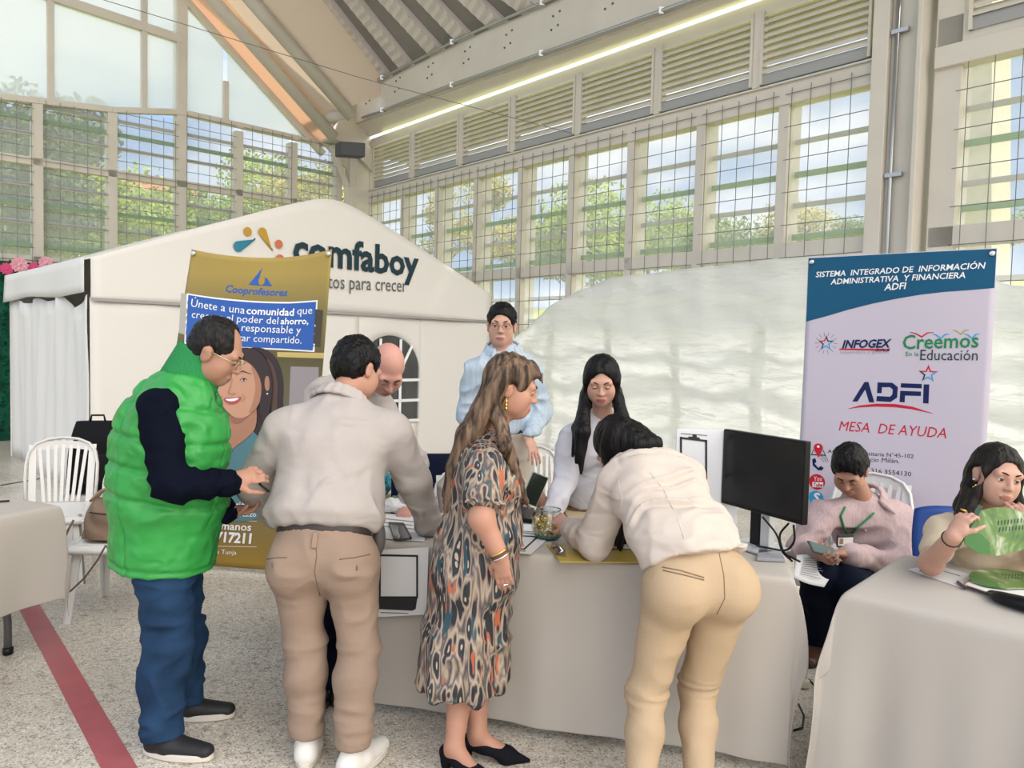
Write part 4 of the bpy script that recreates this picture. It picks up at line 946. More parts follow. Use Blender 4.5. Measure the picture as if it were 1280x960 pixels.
def code_sheet(label, cs, z, frames, lines, name='printed_sheet', cat='paper', group=None):
    c = sum([G(*k,z) for k in cs], Vector())/4; root = thing(name, label, cat, c, 0, group)
    q = MB(); q.prism([G(*k,z) for k in cs], ZV*.0015); q.build('sheet', M_paper, root, c)
    if frames:
        w_ = .02
        pl = []
        for (u0,v0,u1,v1) in frames:
            pl += [rect_on(cs,u0,v0,u1,v0+.05), rect_on(cs,u0,v1-.05,u1,v1), rect_on(cs,u0,v0,u0+.05,v1), rect_on(cs,u1-.05,v0,u1,v1)]
        art(root, pl, z+.0016, M_ink, 'printed_frame', c)
    if lines: art(root, [rect_on(cs,*l) for l in lines], z+.0016, mat('ink_grey',(.25,.25,.26),.7), 'printed_lines', c)
    return root
code_sheet('printed white sheet with black frame next to the laptop on the middle table', [(641,652),(690,655),(687,668),(634,664)], ZS, [(.1,.1,.75,.9)], [])
code_sheet('printed white sheet with framed square lying nearest the front edge, left of the candy bowl', [(636,666),(690,669),(664,693),(612,688)], ZS+.002, [(.1,.1,.75,.8)], [(.1,.84,.8,.9)])
slab('laptop','closed black laptop on the middle table behind the printed sheets','laptop',[(628,636),(668,640),(665,655),(622,651)],ZS,.022,M_black)
# papers at the left end of the table, phone
code_sheet('white sheet with handwriting lying under the phone at the left end of the middle table', [(468,640),(540,648),(530,677),(466,672)], ZS, [], [(.1,.2,.8,.24),(.1,.35,.7,.39),(.1,.5,.75,.54)])
bgp = thing('crumpled_paper', 'crumpled white paper bag at the left end of the middle table', 'paper', G(500,640,ZS)); og = bgp.location
b_ = MB(); rr = random.Random(5); b_.ico((0,0,.035), .085, 3, sc=(1.2,.9,.5)); 
for v in b_.v: v += Vector((rr.uniform(-1,1),rr.uniform(-1,1),rr.uniform(-1,1)))*.007; v.z = max(v.z, .001)
b_.build('bag', M_paper, bgp, smooth=False)
b_ = MB(); b_.ob((-.03,-.03,.075),(.07,.01,0),(-.01,.04,0),(0,0,.004)); b_.build('green_print', mat('leaf_print',(.12,.22,.14),.7), bgp)
ph = thing('phone','black smartphone lying face up at the left end of the middle table','phone',G(501,664,ZS+.003)); og = ph.location
cs = [(485.5,654.5),(505,655.5),(515,674),(492,675)]
b_ = MB(); b_.prism([G(*k,ZS+.003) for k in cs], ZV*.009); b_.build('body', M_black, ph, og, bevel=.003)
b_ = MB(); b_.prism([G(*k,ZS+.0125) for k in rect_on(cs,.08,.06,.92,.94)], ZV*.0006); b_.build('screen', mat('phone_glass',(.03,.04,.05),.05,spec=.8), ph, og)
# printed sign hanging on the front of the cloth
nf = V(-.245,-.9695,0); A3 = Vector((TA0[0],TA0[1],0)); 
def fpix(x,y): return onplane(x,y,A3+nf*.055,nf)
sg = thing('hanging_sign','white sign with a black frame pinned to the front of the middle tablecloth','sign',fpix(498,730)); og = sg.location
b_ = MB(); b_.prism([fpix(458,688),fpix(536,684),fpix(533,768),fpix(456,772)], nf*.002); b_.build('sheet', M_paper, sg, og)
def frm(b, x0,y0,x1,y1,t, off=.003):
    for a in ([(x0,y0),(x1,y0+1),(x1,y0+1+t),(x0,y0+t)],[(x0,y1-t),(x1,y1-t),(x1,y1),(x0,y1)],[(x0,y0),(x0+t,y0),(x0+t,y1),(x0,y1)],[(x1-t,y0+1),(x1,y0+1),(x1,y1),(x1-t,y1)]):
        b.prism([fpix(*k)+nf*off for k in a], nf*.0008)
b_ = MB(); frm(b_,474,692.5,523,747.5,2.4); b_.build('black_frame', M_ink, sg, og)
b_ = MB(); b_.prism([fpix(*k)+nf*.003 for k in ((474,747),(522,747),(520,761),(516,763),(474,761))], nf*.0012); b_.build('black_bar', M_ink, sg, og)
b_ = MB(); b_.prism([fpix(*k)+nf*.003 for k in ((476,765),(511,766),(511,766.8),(476,765.8))], nf*.0008); b_.build('small_print', M_ink, sg, og)
# candy bowl
bw = G(685,673,ZS); bowl = thing('fish_bowl','round glass bowl of gold wrapped candies on the middle table','bowl',bw)
prof = [(.035,0),(.052,.004),(.070,.03),(.076,.06),(.070,.09),(.056,.112),(.050,.12),(.054,.128)]
b_ = MB(); n = len(prof); b_.lathe(prof+[(r-.0035,z+.001) for r,z in prof[::-1]], (0,0,0), 32); b_.f = b_.f[:-2]; b_.m = b_.m[:-2]
b_.build('bowl', thin_glass('bowl_glass',(.93,.97,.96),.22,.02), bowl, smooth=True)
b_ = MB(); b_.tube([V(.053*math.cos(a),.053*math.sin(a),.128) for a in np.linspace(0,2*math.pi,30)[:-1]],.0028,6,closed=True); b_.build('rim', thin_glass('rim_glass',(.75,.82,.8),.9,.02), bowl, smooth=True)
b_ = MB(); b_.lathe([(.045,.004),(.052,.008),(.06,.018),(.045,.020)], (0,0,0), 24); b_.build('base_tint', mat('teal_base',(.03,.12,.13),.2), bowl, smooth=True)
cm = MB(); cm.ico((0,0,0),.0085,1,sc=(1.1,.9,.75)); cm.add([(-.009,0,0),(-.018,.006,.003),(-.018,-.006,-.002)],[(0,1,2)]); cm.add([(.009,0,0),(.018,-.006,.003),(.018,.006,-.002)],[(0,2,1)])
cme = None; rr = random.Random(11); M_gw = mat('gold_foil',(.72,.50,.16),.28,metal=.85); M_bw = mat('brown_foil',(.32,.20,.08),.3,metal=.6)
protos = []
for m in (M_gw, M_bw):
    o = cm.build('wrapped_candy', m); tag(o,'small gold foil candy in the round glass bowl','candy','candies in the glass bowl'); protos.append(o)
k = 0
for lay, zz in enumerate((.028,.042,.056,.070,.082)):
    R_ = .058 if lay else .045
    for ring, cnt in ((R_,13),(R_*.55,6)):
        if ring < R_*.6 and lay < 3: continue
        for a in range(cnt):
            o = protos[k%5==2]; o = o if k in (0,2) else o.copy()
            if k not in (0,2): COL.objects.link(o)
            t = 2*math.pi*a/cnt+lay*.5; o.location = bw+V(ring*math.cos(t),ring*math.sin(t),zz+rr.uniform(-.004,.004)); o.rotation_euler = (rr.uniform(0,3),rr.uniform(0,3),rr.uniform(0,3)); k += 1
# yellow clipboard, papers, boxes
cl = thing('clipboard','yellow clipboard with a metal clip along the front edge of the middle table','clipboard',G(750,694,ZS)); og = cl.location
cs = [(683,681),(800,686),(801,704),(700,703)]
b_ = MB(); b_.prism([G(*k,ZS) for k in cs], ZV*.004); b_.build('board', mat('yellow_board',(.50,.37,.08),.35), cl, og)
ck = G(696,690,ZS+.004); b_ = MB(); b_.prism([G(*k,ZS+.004) for k in ((689,681),(697,682),(708,697),(694,694))], ZV*.012); b_.build('clip', M_chrome, cl, og, bevel=.003)
b_ = MB(); b_.tube([ck+V(-.02,.03,.012),ck+V(0,.0,.03),ck+V(.03,-.02,.006)],.006,8); b_.build('clip_lever', M_chrome, cl, og, smooth=True)
for k, (cs, zz, lab) in enumerate((([(722,664),(800,668),(830,688),(716,684)],ZS+.006,'thick pile of white forms under the bending woman, lowest sheets'),([(726,666),(796,669),(812,682),(735,681)],ZS+.024,'white form the bending woman is writing on, topmost of the pile'))):
    slab('paper_stack',lab,'paper',cs,zz,.016 if k==0 else .002,M_paper)
slab('folder','beige folder lying behind the candy bowl, in front of the woman in white','folder',[(705,640),(735,636),(745,652),(712,655)],ZS,.012,mat('kraft',(.52,.43,.28),.7))
# monitor
mTL, mTR = P(904.4,540,3.36), P(1007.5,552,2.95); mBR = P(1003,657,2.95); mh = mTR.z-mBR.z
mx_d = Vector((mTR.x-mTL.x, mTR.y-mTL.y, 0)); mw = mx_d.length; mx_d.normalize(); mn_ = Vector((mx_d.y,-mx_d.x,0)); mc = (mTL+mTR)/2
mon = thing('monitor','black computer monitor at the right end of the middle table','monitor',(mc.x,mc.y,ZS)); og = mon.location
m0 = Vector((mTL.x,mTL.y,mTR.z-mh))
b_ = MB(); b_.ob(m0-mn_*.03, mx_d*mw, mn_*.03, ZV*mh); b_.build('casing', M_black, mon, og, bevel=.004)
b_ = MB(); b_.ob(m0+mx_d*.006+ZV*.016, mx_d*(mw-.012), mn_*.001, ZV*(mh-.024)); b_.build('screen', mat('screen_off',(.008,.009,.011),.18), mon, og)
sc_ = Vector((mc.x,mc.y,0))-mx_d*.06-mn_*.06
b_ = MB(); b_.ob(sc_-mx_d*.03+ZV*(ZS), mx_d*.06, mn_*.02, ZV*(m0.z-ZS+.15)); b_.build('neck', M_black, mon, og, bevel=.004)
b_ = MB(); b_.ob(sc_+mx_d*.045+ZV*(ZS), mx_d*.05, mn_*.035, ZV*(m0.z-ZS+.12)); b_.build('silver_column', mat('silver_plastic',(.55,.56,.57),.3), mon, og, bevel=.004)
b_ = MB(); b_.ob(sc_-mx_d*.11-mn_*.08+ZV*ZS, mx_d*.22, mn_*.18, ZV*.012); b_.build('base', mat('silver_plastic2',(.5,.51,.52),.35), mon, og, bevel=.004)
for k, pl in enumerate(([(953,646,3.12),(972,668,3.10),(977,690,3.05),(990,706,2.98)],[(986,654,3.05),(973,668,3.08),(979,692,3.04),(1000,702,2.95)],[(992,656,2.99),(994,676,2.98),(984,690,3.0),(946,682,3.2)])):
    pts = [P(*q_) for q_ in pl]; 
    for q_ in pts: q_.z = max(q_.z, ZS+.012)
    sm = [pts[0]]
    for i in range(len(pts)-1):
        for t in np.linspace(0,1,6)[1:]: sm.append(pts[i].lerp(pts[i+1],float(t)))
    for _ in range(3): sm = [sm[0]]+[sm[i]*.5+(sm[i-1]+sm[i+1])*.25 for i in range(1,len(sm)-1)]+[sm[-1]]
    o = MB().tube(sm,.0045,6).build('cable',M_black,None,pts[0],smooth=True); o.location = pts[0]
    tag(o,['thick black cable dropping from the middle of the monitor to the table','black cable looping from the right side of the monitor to the table corner','black cable lying across the table behind the monitor stand'][k],'cable')
slab('notebook','thin grey notebook lying at the right end of the middle table under the monitor','notebook',[(948,690),(976,692),(981,703),(946,701)],ZS,.012,mat('grey_cover',(.30,.31,.33),.4))
code_sheet('loose white sheet at the right end of the middle table', [(946,676),(972,679),(962,690),(940,688)], ZS, [], [(.15,.3,.8,.36),(.15,.5,.7,.56)])
# sign board beside the monitor
s0, s1 = P(846,534,3.38), P(925,544,3.38-.02); s0.z = s1.z = P(846,536,3.38).z; sd = (s1-s0).normalized(); sn = Vector((sd.y,-sd.x,0)); sw = (s1-s0).length; shh = s0.z-ZS-.001
sb = thing('sign_board','white sign board with a black clipboard outline standing left of the monitor','sign',((s0+s1)/2).xy.to_3d()+ZV*ZS); og = sb.location
bl = Vector((s0.x,s0.y,ZS+.001)); b_ = MB(); b_.ob(bl, sd*sw, -sn*.012, ZV*shh); b_.build('board', mat('board_white',(.72,.73,.76),.5), sb, og, bevel=.002)
def spx(x,y): return onplane(x,y,bl+sn*.002,sn)
b_ = MB()
for a in ([(850,546),(884,550),(884,552.5),(850,548.5)],[(850,546),(852.5,546),(852.5,596),(850,596)],[(881.5,550),(884,550),(884,598),(881.5,598)],[(850,594),(884,596),(884,599),(850,597)]): b_.prism([spx(*q_) for q_ in a], sn*.0008)
b_.build('clipboard_outline', M_ink, sb, og)
b_ = MB(); b_.prism([spx(*q_) for q_ in ((860,548),(861,545.5),(865.5,546),(866,543.5),(868.5,543),(871,544.5),(871,546.5),(874.5,547),(875,550))], sn*.001); b_.build('clip_print', M_ink, sb, og)
b_ = MB(); b_.prism([spx(*q_) for q_ in ((851,541.5),(884,544),(884,544.7),(851,542.2))], sn*.0008); b_.build('small_print', M_ink, sb, og)
b_ = MB(); b_.ob(bl+sd*.05-sn*.09, sd*.10, sn*.08, ZV*.01); b_.beam(bl+sd*.1-sn*.08+ZV*.01, bl+sd*.1-sn*.012+ZV*.25, .03,.006); b_.build('easel_back', M_white, sb, og)
# left table: pen and phone edge
o = MB().tube([G(-2,627,ZS+.006),G(12,626,ZS+.006)],.005,8).build('pen',M_black,None,G(5,627,ZS)); o.location = G(5,627,ZS); tag(o,'dark pen lying on the table at the left edge','pen')
# right table: sheets, fans, notebook, pouch
code_sheet('white printed sheet with two black bars lying under the green fan on the right table', [(1168,706),(1216,719),(1207,737),(1134,712)], ZS, [], [(.1,.25,.75,.30)])
art(bpy.data.objects[[o.name for o in COL.objects if o.name.startswith('printed_sheet')][-1]], [rect_on([(1168,706),(1216,719),(1207,737),(1134,712)],.12,.45,.35,.52), rect_on([(1168,706),(1216,719),(1207,737),(1134,712)],.12,.65,.3,.8)], ZS+.0016, M_ink, 'black_bar', sum([G(*k,ZS) for k in [(1168,706),(1216,719),(1207,737),(1134,712)]],Vector())/4)
def fanmat(name):
    m = bpy.data.materials.new(name); m.use_nodes = True; t = m.node_tree; b = t.nodes['Principled BSDF']; c = t.nodes.new('ShaderNodeTexCoord'); n = t.nodes.new('ShaderNodeTexNoise'); n.inputs['Scale'].default_value = 14; n.inputs['Detail'].default_value = 5; n.inputs['Distortion'].default_value = 1.2
    mp_ = t.nodes.new('ShaderNodeMapping'); mp_.inputs['Rotation'].default_value = (0,0,.7); mp_.inputs['Scale'].default_value = (1,.35,.6)
    r = t.nodes.new('ShaderNodeValToRGB'); e = r.color_ramp.elements; e[0].position = .36; e[0].color = (.05,.14,.03,1); e[1].position = .68; e[1].color = (.52,.56,.40,1); q = e.new(.5); q.color = (.12,.22,.05,1)
    t.links.new(c.outputs['Object'], mp_.inputs['Vector']); t.links.new(mp_.outputs['Vector'], n.inputs['Vector']); t.links.new(n.outputs['Fac'], r.inputs['Fac']); t.links.new(r.outputs['Color'], b.inputs['Base Color']); b.inputs['Roughness'].default_value = .3; return m
M_fan = fanmat('fan_print'); M_fang = mat('fan_green',(.05,.17,.04),.3)
def leaf_fan(label, c, ex, ey, nn):
    """round-ended hand fan; ex, ey in-plane axes (half sizes), nn thickness dir"""
    f = thing('hand_fan', label, 'fan', c, 0, 'green printed hand fans')
    out = [(math.cos(a), math.sin(a)) for a in np.linspace(-.3*math.pi,.78*math.pi,26)]+[(-.95,.25),(-.98,-.35),(-.7,-.75),(-.2,-.95)]
    b = MB(); b.prism([ex*x+ey*y for x,y in out], nn*.003); b.build('blade', M_fan, f)
    b = MB(); b.prism([ex*x+ey*y+nn*.0032 for x,y in ((-.95,.25),(-.98,-.35),(-.7,-.75),(-.35,-.86),(-.3,-.4),(-.5,.0))], nn*.0006); b.build('leaf_print', M_fang, f)
    b = MB()
    for k in range(9):
        x = -.0+.09*k
        for r_ in (.28,.0): b.prism([ex*(x+dx)+ey*(r_+dy)*1.0+nn*.0032 for dx,dy in ((0,0),(.03,.0),(.07,.17),(.04,.17))], nn*.0006)
    b.build('printed_lines', K_dk, f)
    return f
fz = ZS+.034
nb = thing('notebook_pile','notebooks with brown page edges under the green fan on the right table','notebook',G(1250,735,ZS)); og = nb.location
b_ = MB(); b_.prism([G(*q_,ZS) for q_ in ((1205,732),(1240,716),(1330,740),(1300,764))], ZV*.014); b_.build('page_block', mat('page_edge',(.50,.36,.26),.7), nb, og)
b_ = MB(); b_.prism([G(*q_,ZS+.0145) for q_ in ((1206,731),(1240,716),(1330,740),(1300,762))], ZV*.003); b_.build('cover', mat('cover_white',(.7,.7,.68),.5), nb, og)
leaf_fan('green printed hand fan lying on the notebooks on the right table', G(1256,724,fz-.012), V(.14,.0,0)*.95, V(.05,.13,0), ZV)
pz = thing('pouch','black pouch at the right edge on the right table, in front of the notebooks','pouch',G(1272,752,ZS)); og = pz.location
b_ = MB(); b_.tube([G(1239,741,ZS+.014),G(1250,746,ZS+.02),G(1275,753,ZS+.024),G(1320,764,ZS+.024)],[.010,.018,.022,.022],10,flat=1.6,up=V(.7,.7,0)); b_.build('body', M_black, pz, og, smooth=True)
o = MB().tube([G(1197,727,ZS+.008),G(1206,735,ZS+.008)],.005,8).build('pen',mat('pen_dark',(.05,.02,.06),.3),None,G(1201,731,ZS)); o.location = G(1201,731,ZS); tag(o,'short dark pen beside the printed sheet on the right table','pen')
# floor things
bb = thing('plastic_bag','crumpled bright blue plastic bag on the floor between the two right tables','bag',G(1042,808)); b_ = MB(); b_.ico((0,0,.10),.11,3,sc=(.9,.8,1.0)); rr = random.Random(8)
for v in b_.v: v += Vector((rr.uniform(-1,1),rr.uniform(-1,1),rr.uniform(-1,1)))*.014; v.z = max(.001,v.z)
b_.build('bag', mat('blue_film',(.02,.30,.55),.2,spec=.7), bb)
b_ = MB(); b_.ico((.01,0,.225),.028,2,sc=(1,1,1.4)); b_.build('knot', mat('blue_film2',(.02,.26,.50),.2,spec=.7), bb)
pst = G(996,850); o = thing('power_strip','cream power strip on the floor at the right end of the middle table','power strip',pst); b_ = MB(); b_.box((0,0,.025),(.045,.22,.04)); b_.build('body', mat('cream_plastic',(.55,.52,.42),.4), o, bevel=.006)
b_ = MB(); b_.box((0,-.07,.062),(.03,.03,.035)); b_.build('plug', M_black, o, bevel=.004)
for k,(pl,lab) in enumerate((([(1000,845,.03),(1012,850,.012),(1022,862,.01),(1035,880,.01)],'thin black power cable curving right from the power strip'),([(998,880,.05),(1005,895,.03),(1003,910,.01),(992,913,.01)],'black cable hook hanging beside the middle cloth near the floor'))):
    pts = [G(x,y,z) for x,y,z in pl]; o = MB().tube(pts,.005,6).build('cable',M_black,None,pts[0],smooth=True); o.location = pts[0]; tag(o,lab,'cable')
# carton with teal bag on the chair behind the table
ct = thing('carton','small brown carton on the seat of a white chair behind the middle table','box',(-.86,4.72,.452)); b_ = MB(); b_.box((0,0,.085),(.30,.26,.17)); b_.build('box', mat('cardboard',(.36,.24,.13),.8), ct, bevel=.004); b_ = MB(); b_.box((0,0,.172),(.05,.26,.002)); b_.build('tape', mat('tape',(.5,.4,.25),.3), ct)
tb = thing('plastic_bag','crumpled teal plastic bag on top of the brown carton','bag',(-.82,4.70,.627)); b_ = MB(); b_.ico((0,0,.085),.09,3,sc=(1,.9,1)); rr = random.Random(2)
for v in b_.v: v += Vector((rr.uniform(-1,1),rr.uniform(-1,1),rr.uniform(-1,1)))*.012; v.z = max(.001,v.z)
b_.build('bag', mat('teal_film',(.02,.28,.36),.25), tb)
# handbag on chair
hb = thing('handbag','brown leather handbag with a long strap on the seat of a white plastic chair','bag',(-2.23,4.27,.455), face(.1,-1))
M_leather = mat('brown_leather',(.19,.125,.085),.5,var=.15,vscale=5,bump=.3,bscale=14); M_strap = mat('strap_tan',(.30,.215,.14),.5)
b_ = MB()
def bagf(i,j):
    a = 2*math.pi*i; z = .215*j; w_ = .15-.05*j**2; d_ = .085*(1-.65*j**1.5)+.01
    c_, s_ = math.cos(a), math.sin(a); sq = lambda v: math.copysign(abs(v)**.55, v)
    return V(w_*sq(c_)+.006*math.sin(7*a+9*j), d_*sq(s_)+.006*math.sin(5*a+12*j), z-.012*math.sin(j*math.pi)*math.cos(3*a)*.4)
b_.grid(bagf, 48, 14); b_.prism([bagf(i/48,0) for i in range(48)], V(0,0,.004)); b_.prism([bagf(i/48,1)-V(0,0,.006) for i in range(48)], V(0,0,.004)); b_.build('body', M_leather, hb, smooth=True)
b_ = MB(); b_.tube([V(-.10,-.075,.15),V(0,-.078,.14),V(.11,-.075,.135)],.003,6); b_.build('zip', M_black, hb)
for s in (-1,1):
    b_ = MB(); b_.tube([V(-.11+.14*t*1.6, s*.035-.02*math.sin(t*math.pi), .205+.085*math.sin(t*math.pi)-.02*t) for t in np.linspace(0,1,14)],.008,8); b_.build('handle', M_strap, hb, smooth=True)
lp = [(92,650,4.17),(84,665,4.14),(72,700,4.10),(68,722,4.08),(76,738,4.06),(88,739,4.05),(106,722,4.03),(122,700,4.03),(132,682,4.05),(140,690,4.06),(150,694,4.10)]
pts = [P(*q_) for q_ in lp]; M_inv = hb.matrix_basis.inverted() if False else (Matrix.Translation(hb.location) @ Matrix.Rotation(hb.rotation_euler.z,4,'Z')).inverted()
fine = []
for i in range(len(pts)-1):
    for t in np.linspace(0,1,4)[:-1]: fine.append(M_inv @ pts[i].lerp(pts[i+1],float(t)))
b_ = MB(); b_.tube(fine+[M_inv@pts[-1]],.005,8,flat=2.2,up=V(0,1,0)); b_.build('shoulder_strap', mat('strap_dark',(.13,.095,.08),.5), hb, smooth=True)
# backpack on the chair behind
bp_ = thing('backpack','black backpack standing on a white chair, just left of the green vest','backpack',(-3.03,5.58,.452), face(.3,-1))
b_ = MB(); b_.grid(lambda i,j: V((.20-.06*j**3)*math.copysign(abs(math.cos(2*math.pi*i))**.6,math.cos(2*math.pi*i)), .11*(1-.4*j**2)*math.copysign(abs(math.sin(2*math.pi*i))**.6,math.sin(2*math.pi*i)), .50*j), 32, 10)
b_.prism([V((.14)*math.copysign(abs(math.cos(a))**.6,math.cos(a)), .066*math.copysign(abs(math.sin(a))**.6,math.sin(a)), .495) for a in np.linspace(0,6.28,32)[:-1]], V(0,0,.01)); b_.build('body', mat('black_nylon',(.012,.012,.014),.7), bp_, smooth=True)
b_ = MB(); b_.box((0,-.115,.17),(.24,.05,.22)); b_.build('front_pocket', mat('black_nylon2',(.018,.018,.02),.7), bp_, bevel=.015)
b_ = MB(); b_.tube([V(-.05,0,.50),V(-.04,0,.55),V(.04,0,.55),V(.05,0,.50)],.008,8); b_.build('handle', M_black, bp_, smooth=True)
# ================================================================== PEOPLE: one smooth surface per body, grown from tapered limbs
def npv(p): return np.array([p[0],p[1],p[2]], dtype=np.float64)
class Grow:
    def __init__(s, h=.008): s.h = h; s.p = []; s.cuts = []
    def cone(s, a, b, ra, rb, k=.02, lat=None, sc=1.0, sub=False): s.p.append(('c',npv(a),npv(b),ra,rb,k,None if lat is None else npv(lat),sc,sub)); return s
    def ell(s, c, r, ax=None, k=.02, sub=False):
        A = np.eye(3) if ax is None else np.array([npv(x) for x in ax]); s.p.append(('e',npv(c),np.array(r,dtype=float),A,k,sub)); return s
    def cut(s, p, n): s.cuts.append((npv(p),npv(n)/np.linalg.norm(npv(n)))); return s      # removes the side n points to
    def bounds(s):
        lo, hi = [], []
        for q in s.p:
            if q[-1]: continue
            if q[0]=='c':
                m = max(q[3],q[4])*max(1,q[7]); lo.append(np.minimum(q[1],q[2])-m); hi.append(np.maximum(q[1],q[2])+m)
            else:
                m = q[2].max(); lo.append(q[1]-m); hi.append(q[1]+m)
        return np.min(lo,0)-3*s.h, np.max(hi,0)+3*s.h
    def mesh(s):
        h = s.h; lo, hi = s.bounds(); n = np.ceil((hi-lo)/h).astype(int)+1; D = np.full(n, .5, dtype=np.float32)
        X = [lo[i]+h*np.arange(n[i]) for i in range(3)]
        for q in s.p:
            k = q[5] if q[0]=='c' else q[4]; sub = q[-1]
            if q[0]=='c': m = max(q[3],q[4])*max(1,q[7])+k+.03; a, b = np.minimum(q[1],q[2])-m, np.maximum(q[1],q[2])+m
            else: m = q[2].max()+k+.03; a, b = q[1]-m, q[1]+m
            i0 = np.clip(np.floor((a-lo)/h).astype(int),0,n); i1 = np.clip(np.ceil((b-lo)/h).astype(int)+1,0,n)
            if np.any(i1<=i0): continue
            sl = tuple(slice(i0[j],i1[j]) for j in range(3)); gx, gy, gz = np.meshgrid(X[0][sl[0]],X[1][sl[1]],X[2][sl[2]],indexing='ij')
            if q[0]=='c':
                A, B = q[1], q[2]; px, py, pz = gx-A[0], gy-A[1], gz-A[2]; ba = B-A
                if q[6] is not None and q[7]!=1:
                    l = q[6]; f = 1-1/q[7]; d = (px*l[0]+py*l[1]+pz*l[2])*f; px = px-l[0]*d; py = py-l[1]*d; pz = pz-l[2]*d; ba = ba-l*(ba@l)*f
                t = np.clip((px*ba[0]+py*ba[1]+pz*ba[2])/max(ba@ba,1e-9),0,1)
                d = np.sqrt((px-t*ba[0])**2+(py-t*ba[1])**2+(pz-t*ba[2])**2)-(q[3]+t*(q[4]-q[3]))
            else:
                A = q[3]; px, py, pz = gx-q[1][0], gy-q[1][1], gz-q[1][2]
                u = [(px*A[i][0]+py*A[i][1]+pz*A[i][2])/q[2][i] for i in range(3)]; k0 = np.sqrt(u[0]**2+u[1]**2+u[2]**2)
                k1 = np.sqrt(sum((u[i]/q[2][i])**2 for i in range(3)))+1e-9; d = k0*(k0-1)/k1
            d = d.astype(np.float32); S = D[sl]
            if sub:
                d = -d; hh = np.clip(.5-.5*(S-d)/k,0,1); D[sl] = S*(1-hh)+d*hh+k*hh*(1-hh)
            else:
                hh = np.clip(.5+.5*(S-d)/k,0,1); D[sl] = S*(1-hh)+d*hh-k*hh*(1-hh)
        for p, nn in s.cuts:
            d = (X[0][:,None,None]-p[0])*nn[0]+(X[1][None,:,None]-p[1])*nn[1]+(X[2][None,None,:]-p[2])*nn[2]
            D = np.maximum(D, d.astype(np.float32))
        return nets(D, lo, h)
def nets(D, lo, h):
    D = np.pad(D,1,constant_values=.5); lo = lo-h; ins = D<0; n = D.shape
    c8 = [ins[i:n[0]-1+i, j:n[1]-1+j, k:n[2]-1+k] for i in (0,1) for j in (0,1) for k in (0,1)]
    cnt = sum(c.astype(np.int8) for c in c8); act = (cnt>0)&(cnt<8); idx = np.argwhere(act)
    if len(idx)==0: return np.zeros((0,3)), np.zeros((0,4),int)
    ids = np.full(act.shape,-1,dtype=np.int64); ids[act] = np.arange(len(idx))
    off = np.array([(i,j,k) for i in (0,1) for j in (0,1) for k in (0,1)])
    vals = np.stack([D[idx[:,0]+o[0],idx[:,1]+o[1],idx[:,2]+o[2]] for o in off],1).astype(np.float64)
    acc = np.zeros((len(idx),3)); wsum = np.zeros(len(idx))
    for a in range(8):
        for b in range(a+1,8):
            if np.abs(off[a]-off[b]).sum()!=1: continue
            va, vb = vals[:,a], vals[:,b]; m = (va<0)!=(vb<0); t = va/(va-vb+1e-12*(va==vb)); 
            acc[m] += off[a]+t[m,None]*(off[b]-off[a]); wsum[m] += 1
    vs = lo+h*(idx+acc/np.maximum(wsum,1)[:,None]); quads = []
    for ax in range(3):
        o1, o2 = (ax+1)%3, (ax+2)%3
        sl0 = [slice(None)]*3; sl1 = [slice(None)]*3; sl0[ax] = slice(0,n[ax]-1); sl1[ax] = slice(1,n[ax])
        e = np.argwhere(ins[tuple(sl0)]!=ins[tuple(sl1)]); s0 = ins[e[:,0],e[:,1],e[:,2]]
        e1 = e.copy(); e1[:,o1] -= 1; e2 = e.copy(); e2[:,o2] -= 1; e12 = e1.copy(); e12[:,o2] -= 1
        ok = (e1.min(1)>=0)&(e2.min(1)>=0); 
        for k in range(3): ok &= e[:,k]<act.shape[k]
        e, e1, e2, e12, s0 = e[ok], e1[ok], e2[ok], e12[ok], s0[ok]
        q = np.stack([ids[e[:,0],e[:,1],e[:,2]],ids[e1[:,0],e1[:,1],e1[:,2]],ids[e12[:,0],e12[:,1],e12[:,2]],ids[e2[:,0],e2[:,1],e2[:,2]]],1)
        q[~s0] = q[~s0][:,::-1]; quads.append(q)
    return vs, np.concatenate(quads)
def vnorm(vs, q):
    n = np.cross(vs[q[:,2]]-vs[q[:,0]], vs[q[:,3]]-vs[q[:,1]]); N_ = np.zeros_like(vs)
    for k in range(4): np.add.at(N_, q[:,k], n)
    return N_/(np.linalg.norm(N_,axis=1,keepdims=True)+1e-12)
def relax(vs, q, it=2, f=.5):
    for _ in range(it):
        S = np.zeros_like(vs); c = np.zeros(len(vs))
        for a,b in ((0,1),(1,2),(2,3),(3,0)):
            np.add.at(S,q[:,a],vs[q[:,b]]); np.add.at(S,q[:,b],vs[q[:,a]]); np.add.at(c,q[:,a],1); np.add.at(c,q[:,b],1)
        vs = vs+(S/np.maximum(c,1)[:,None]-vs)*f
    return vs
_LAT = RNG.random((32,32,32))
def vnoise(p):
    i = np.floor(p).astype(int); f = p-i; f = f*f*(3-2*f); r = 0
    for a in (0,1):
        for b in (0,1):
            for c in (0,1):
                w_ = (f[:,0] if a else 1-f[:,0])*(f[:,1] if b else 1-f[:,1])*(f[:,2] if c else 1-f[:,2]); r = r+w_*_LAT[(i[:,0]+a)%32,(i[:,1]+b)%32,(i[:,2]+c)%32]
    return r*2-1
def wrinkle(amp, fr=(9,9,9), ridge=True, amp2=.0, fr2=(25,25,25), seed=0):
    def f(vs, N_):
        p = vs*np.array(fr)+seed*3.7; p = p+.6*np.stack([vnoise(p*.7+5),vnoise(p*.7+9),vnoise(p*.7+13)],1)
        n = vnoise(p); n = (1-2*np.abs(n))*1.0 if ridge else n
        d = 2.0*amp*n
        if amp2: d = d+amp2*vnoise(vs*np.array(fr2)+seed)
        return d
    return f
SURF = {}
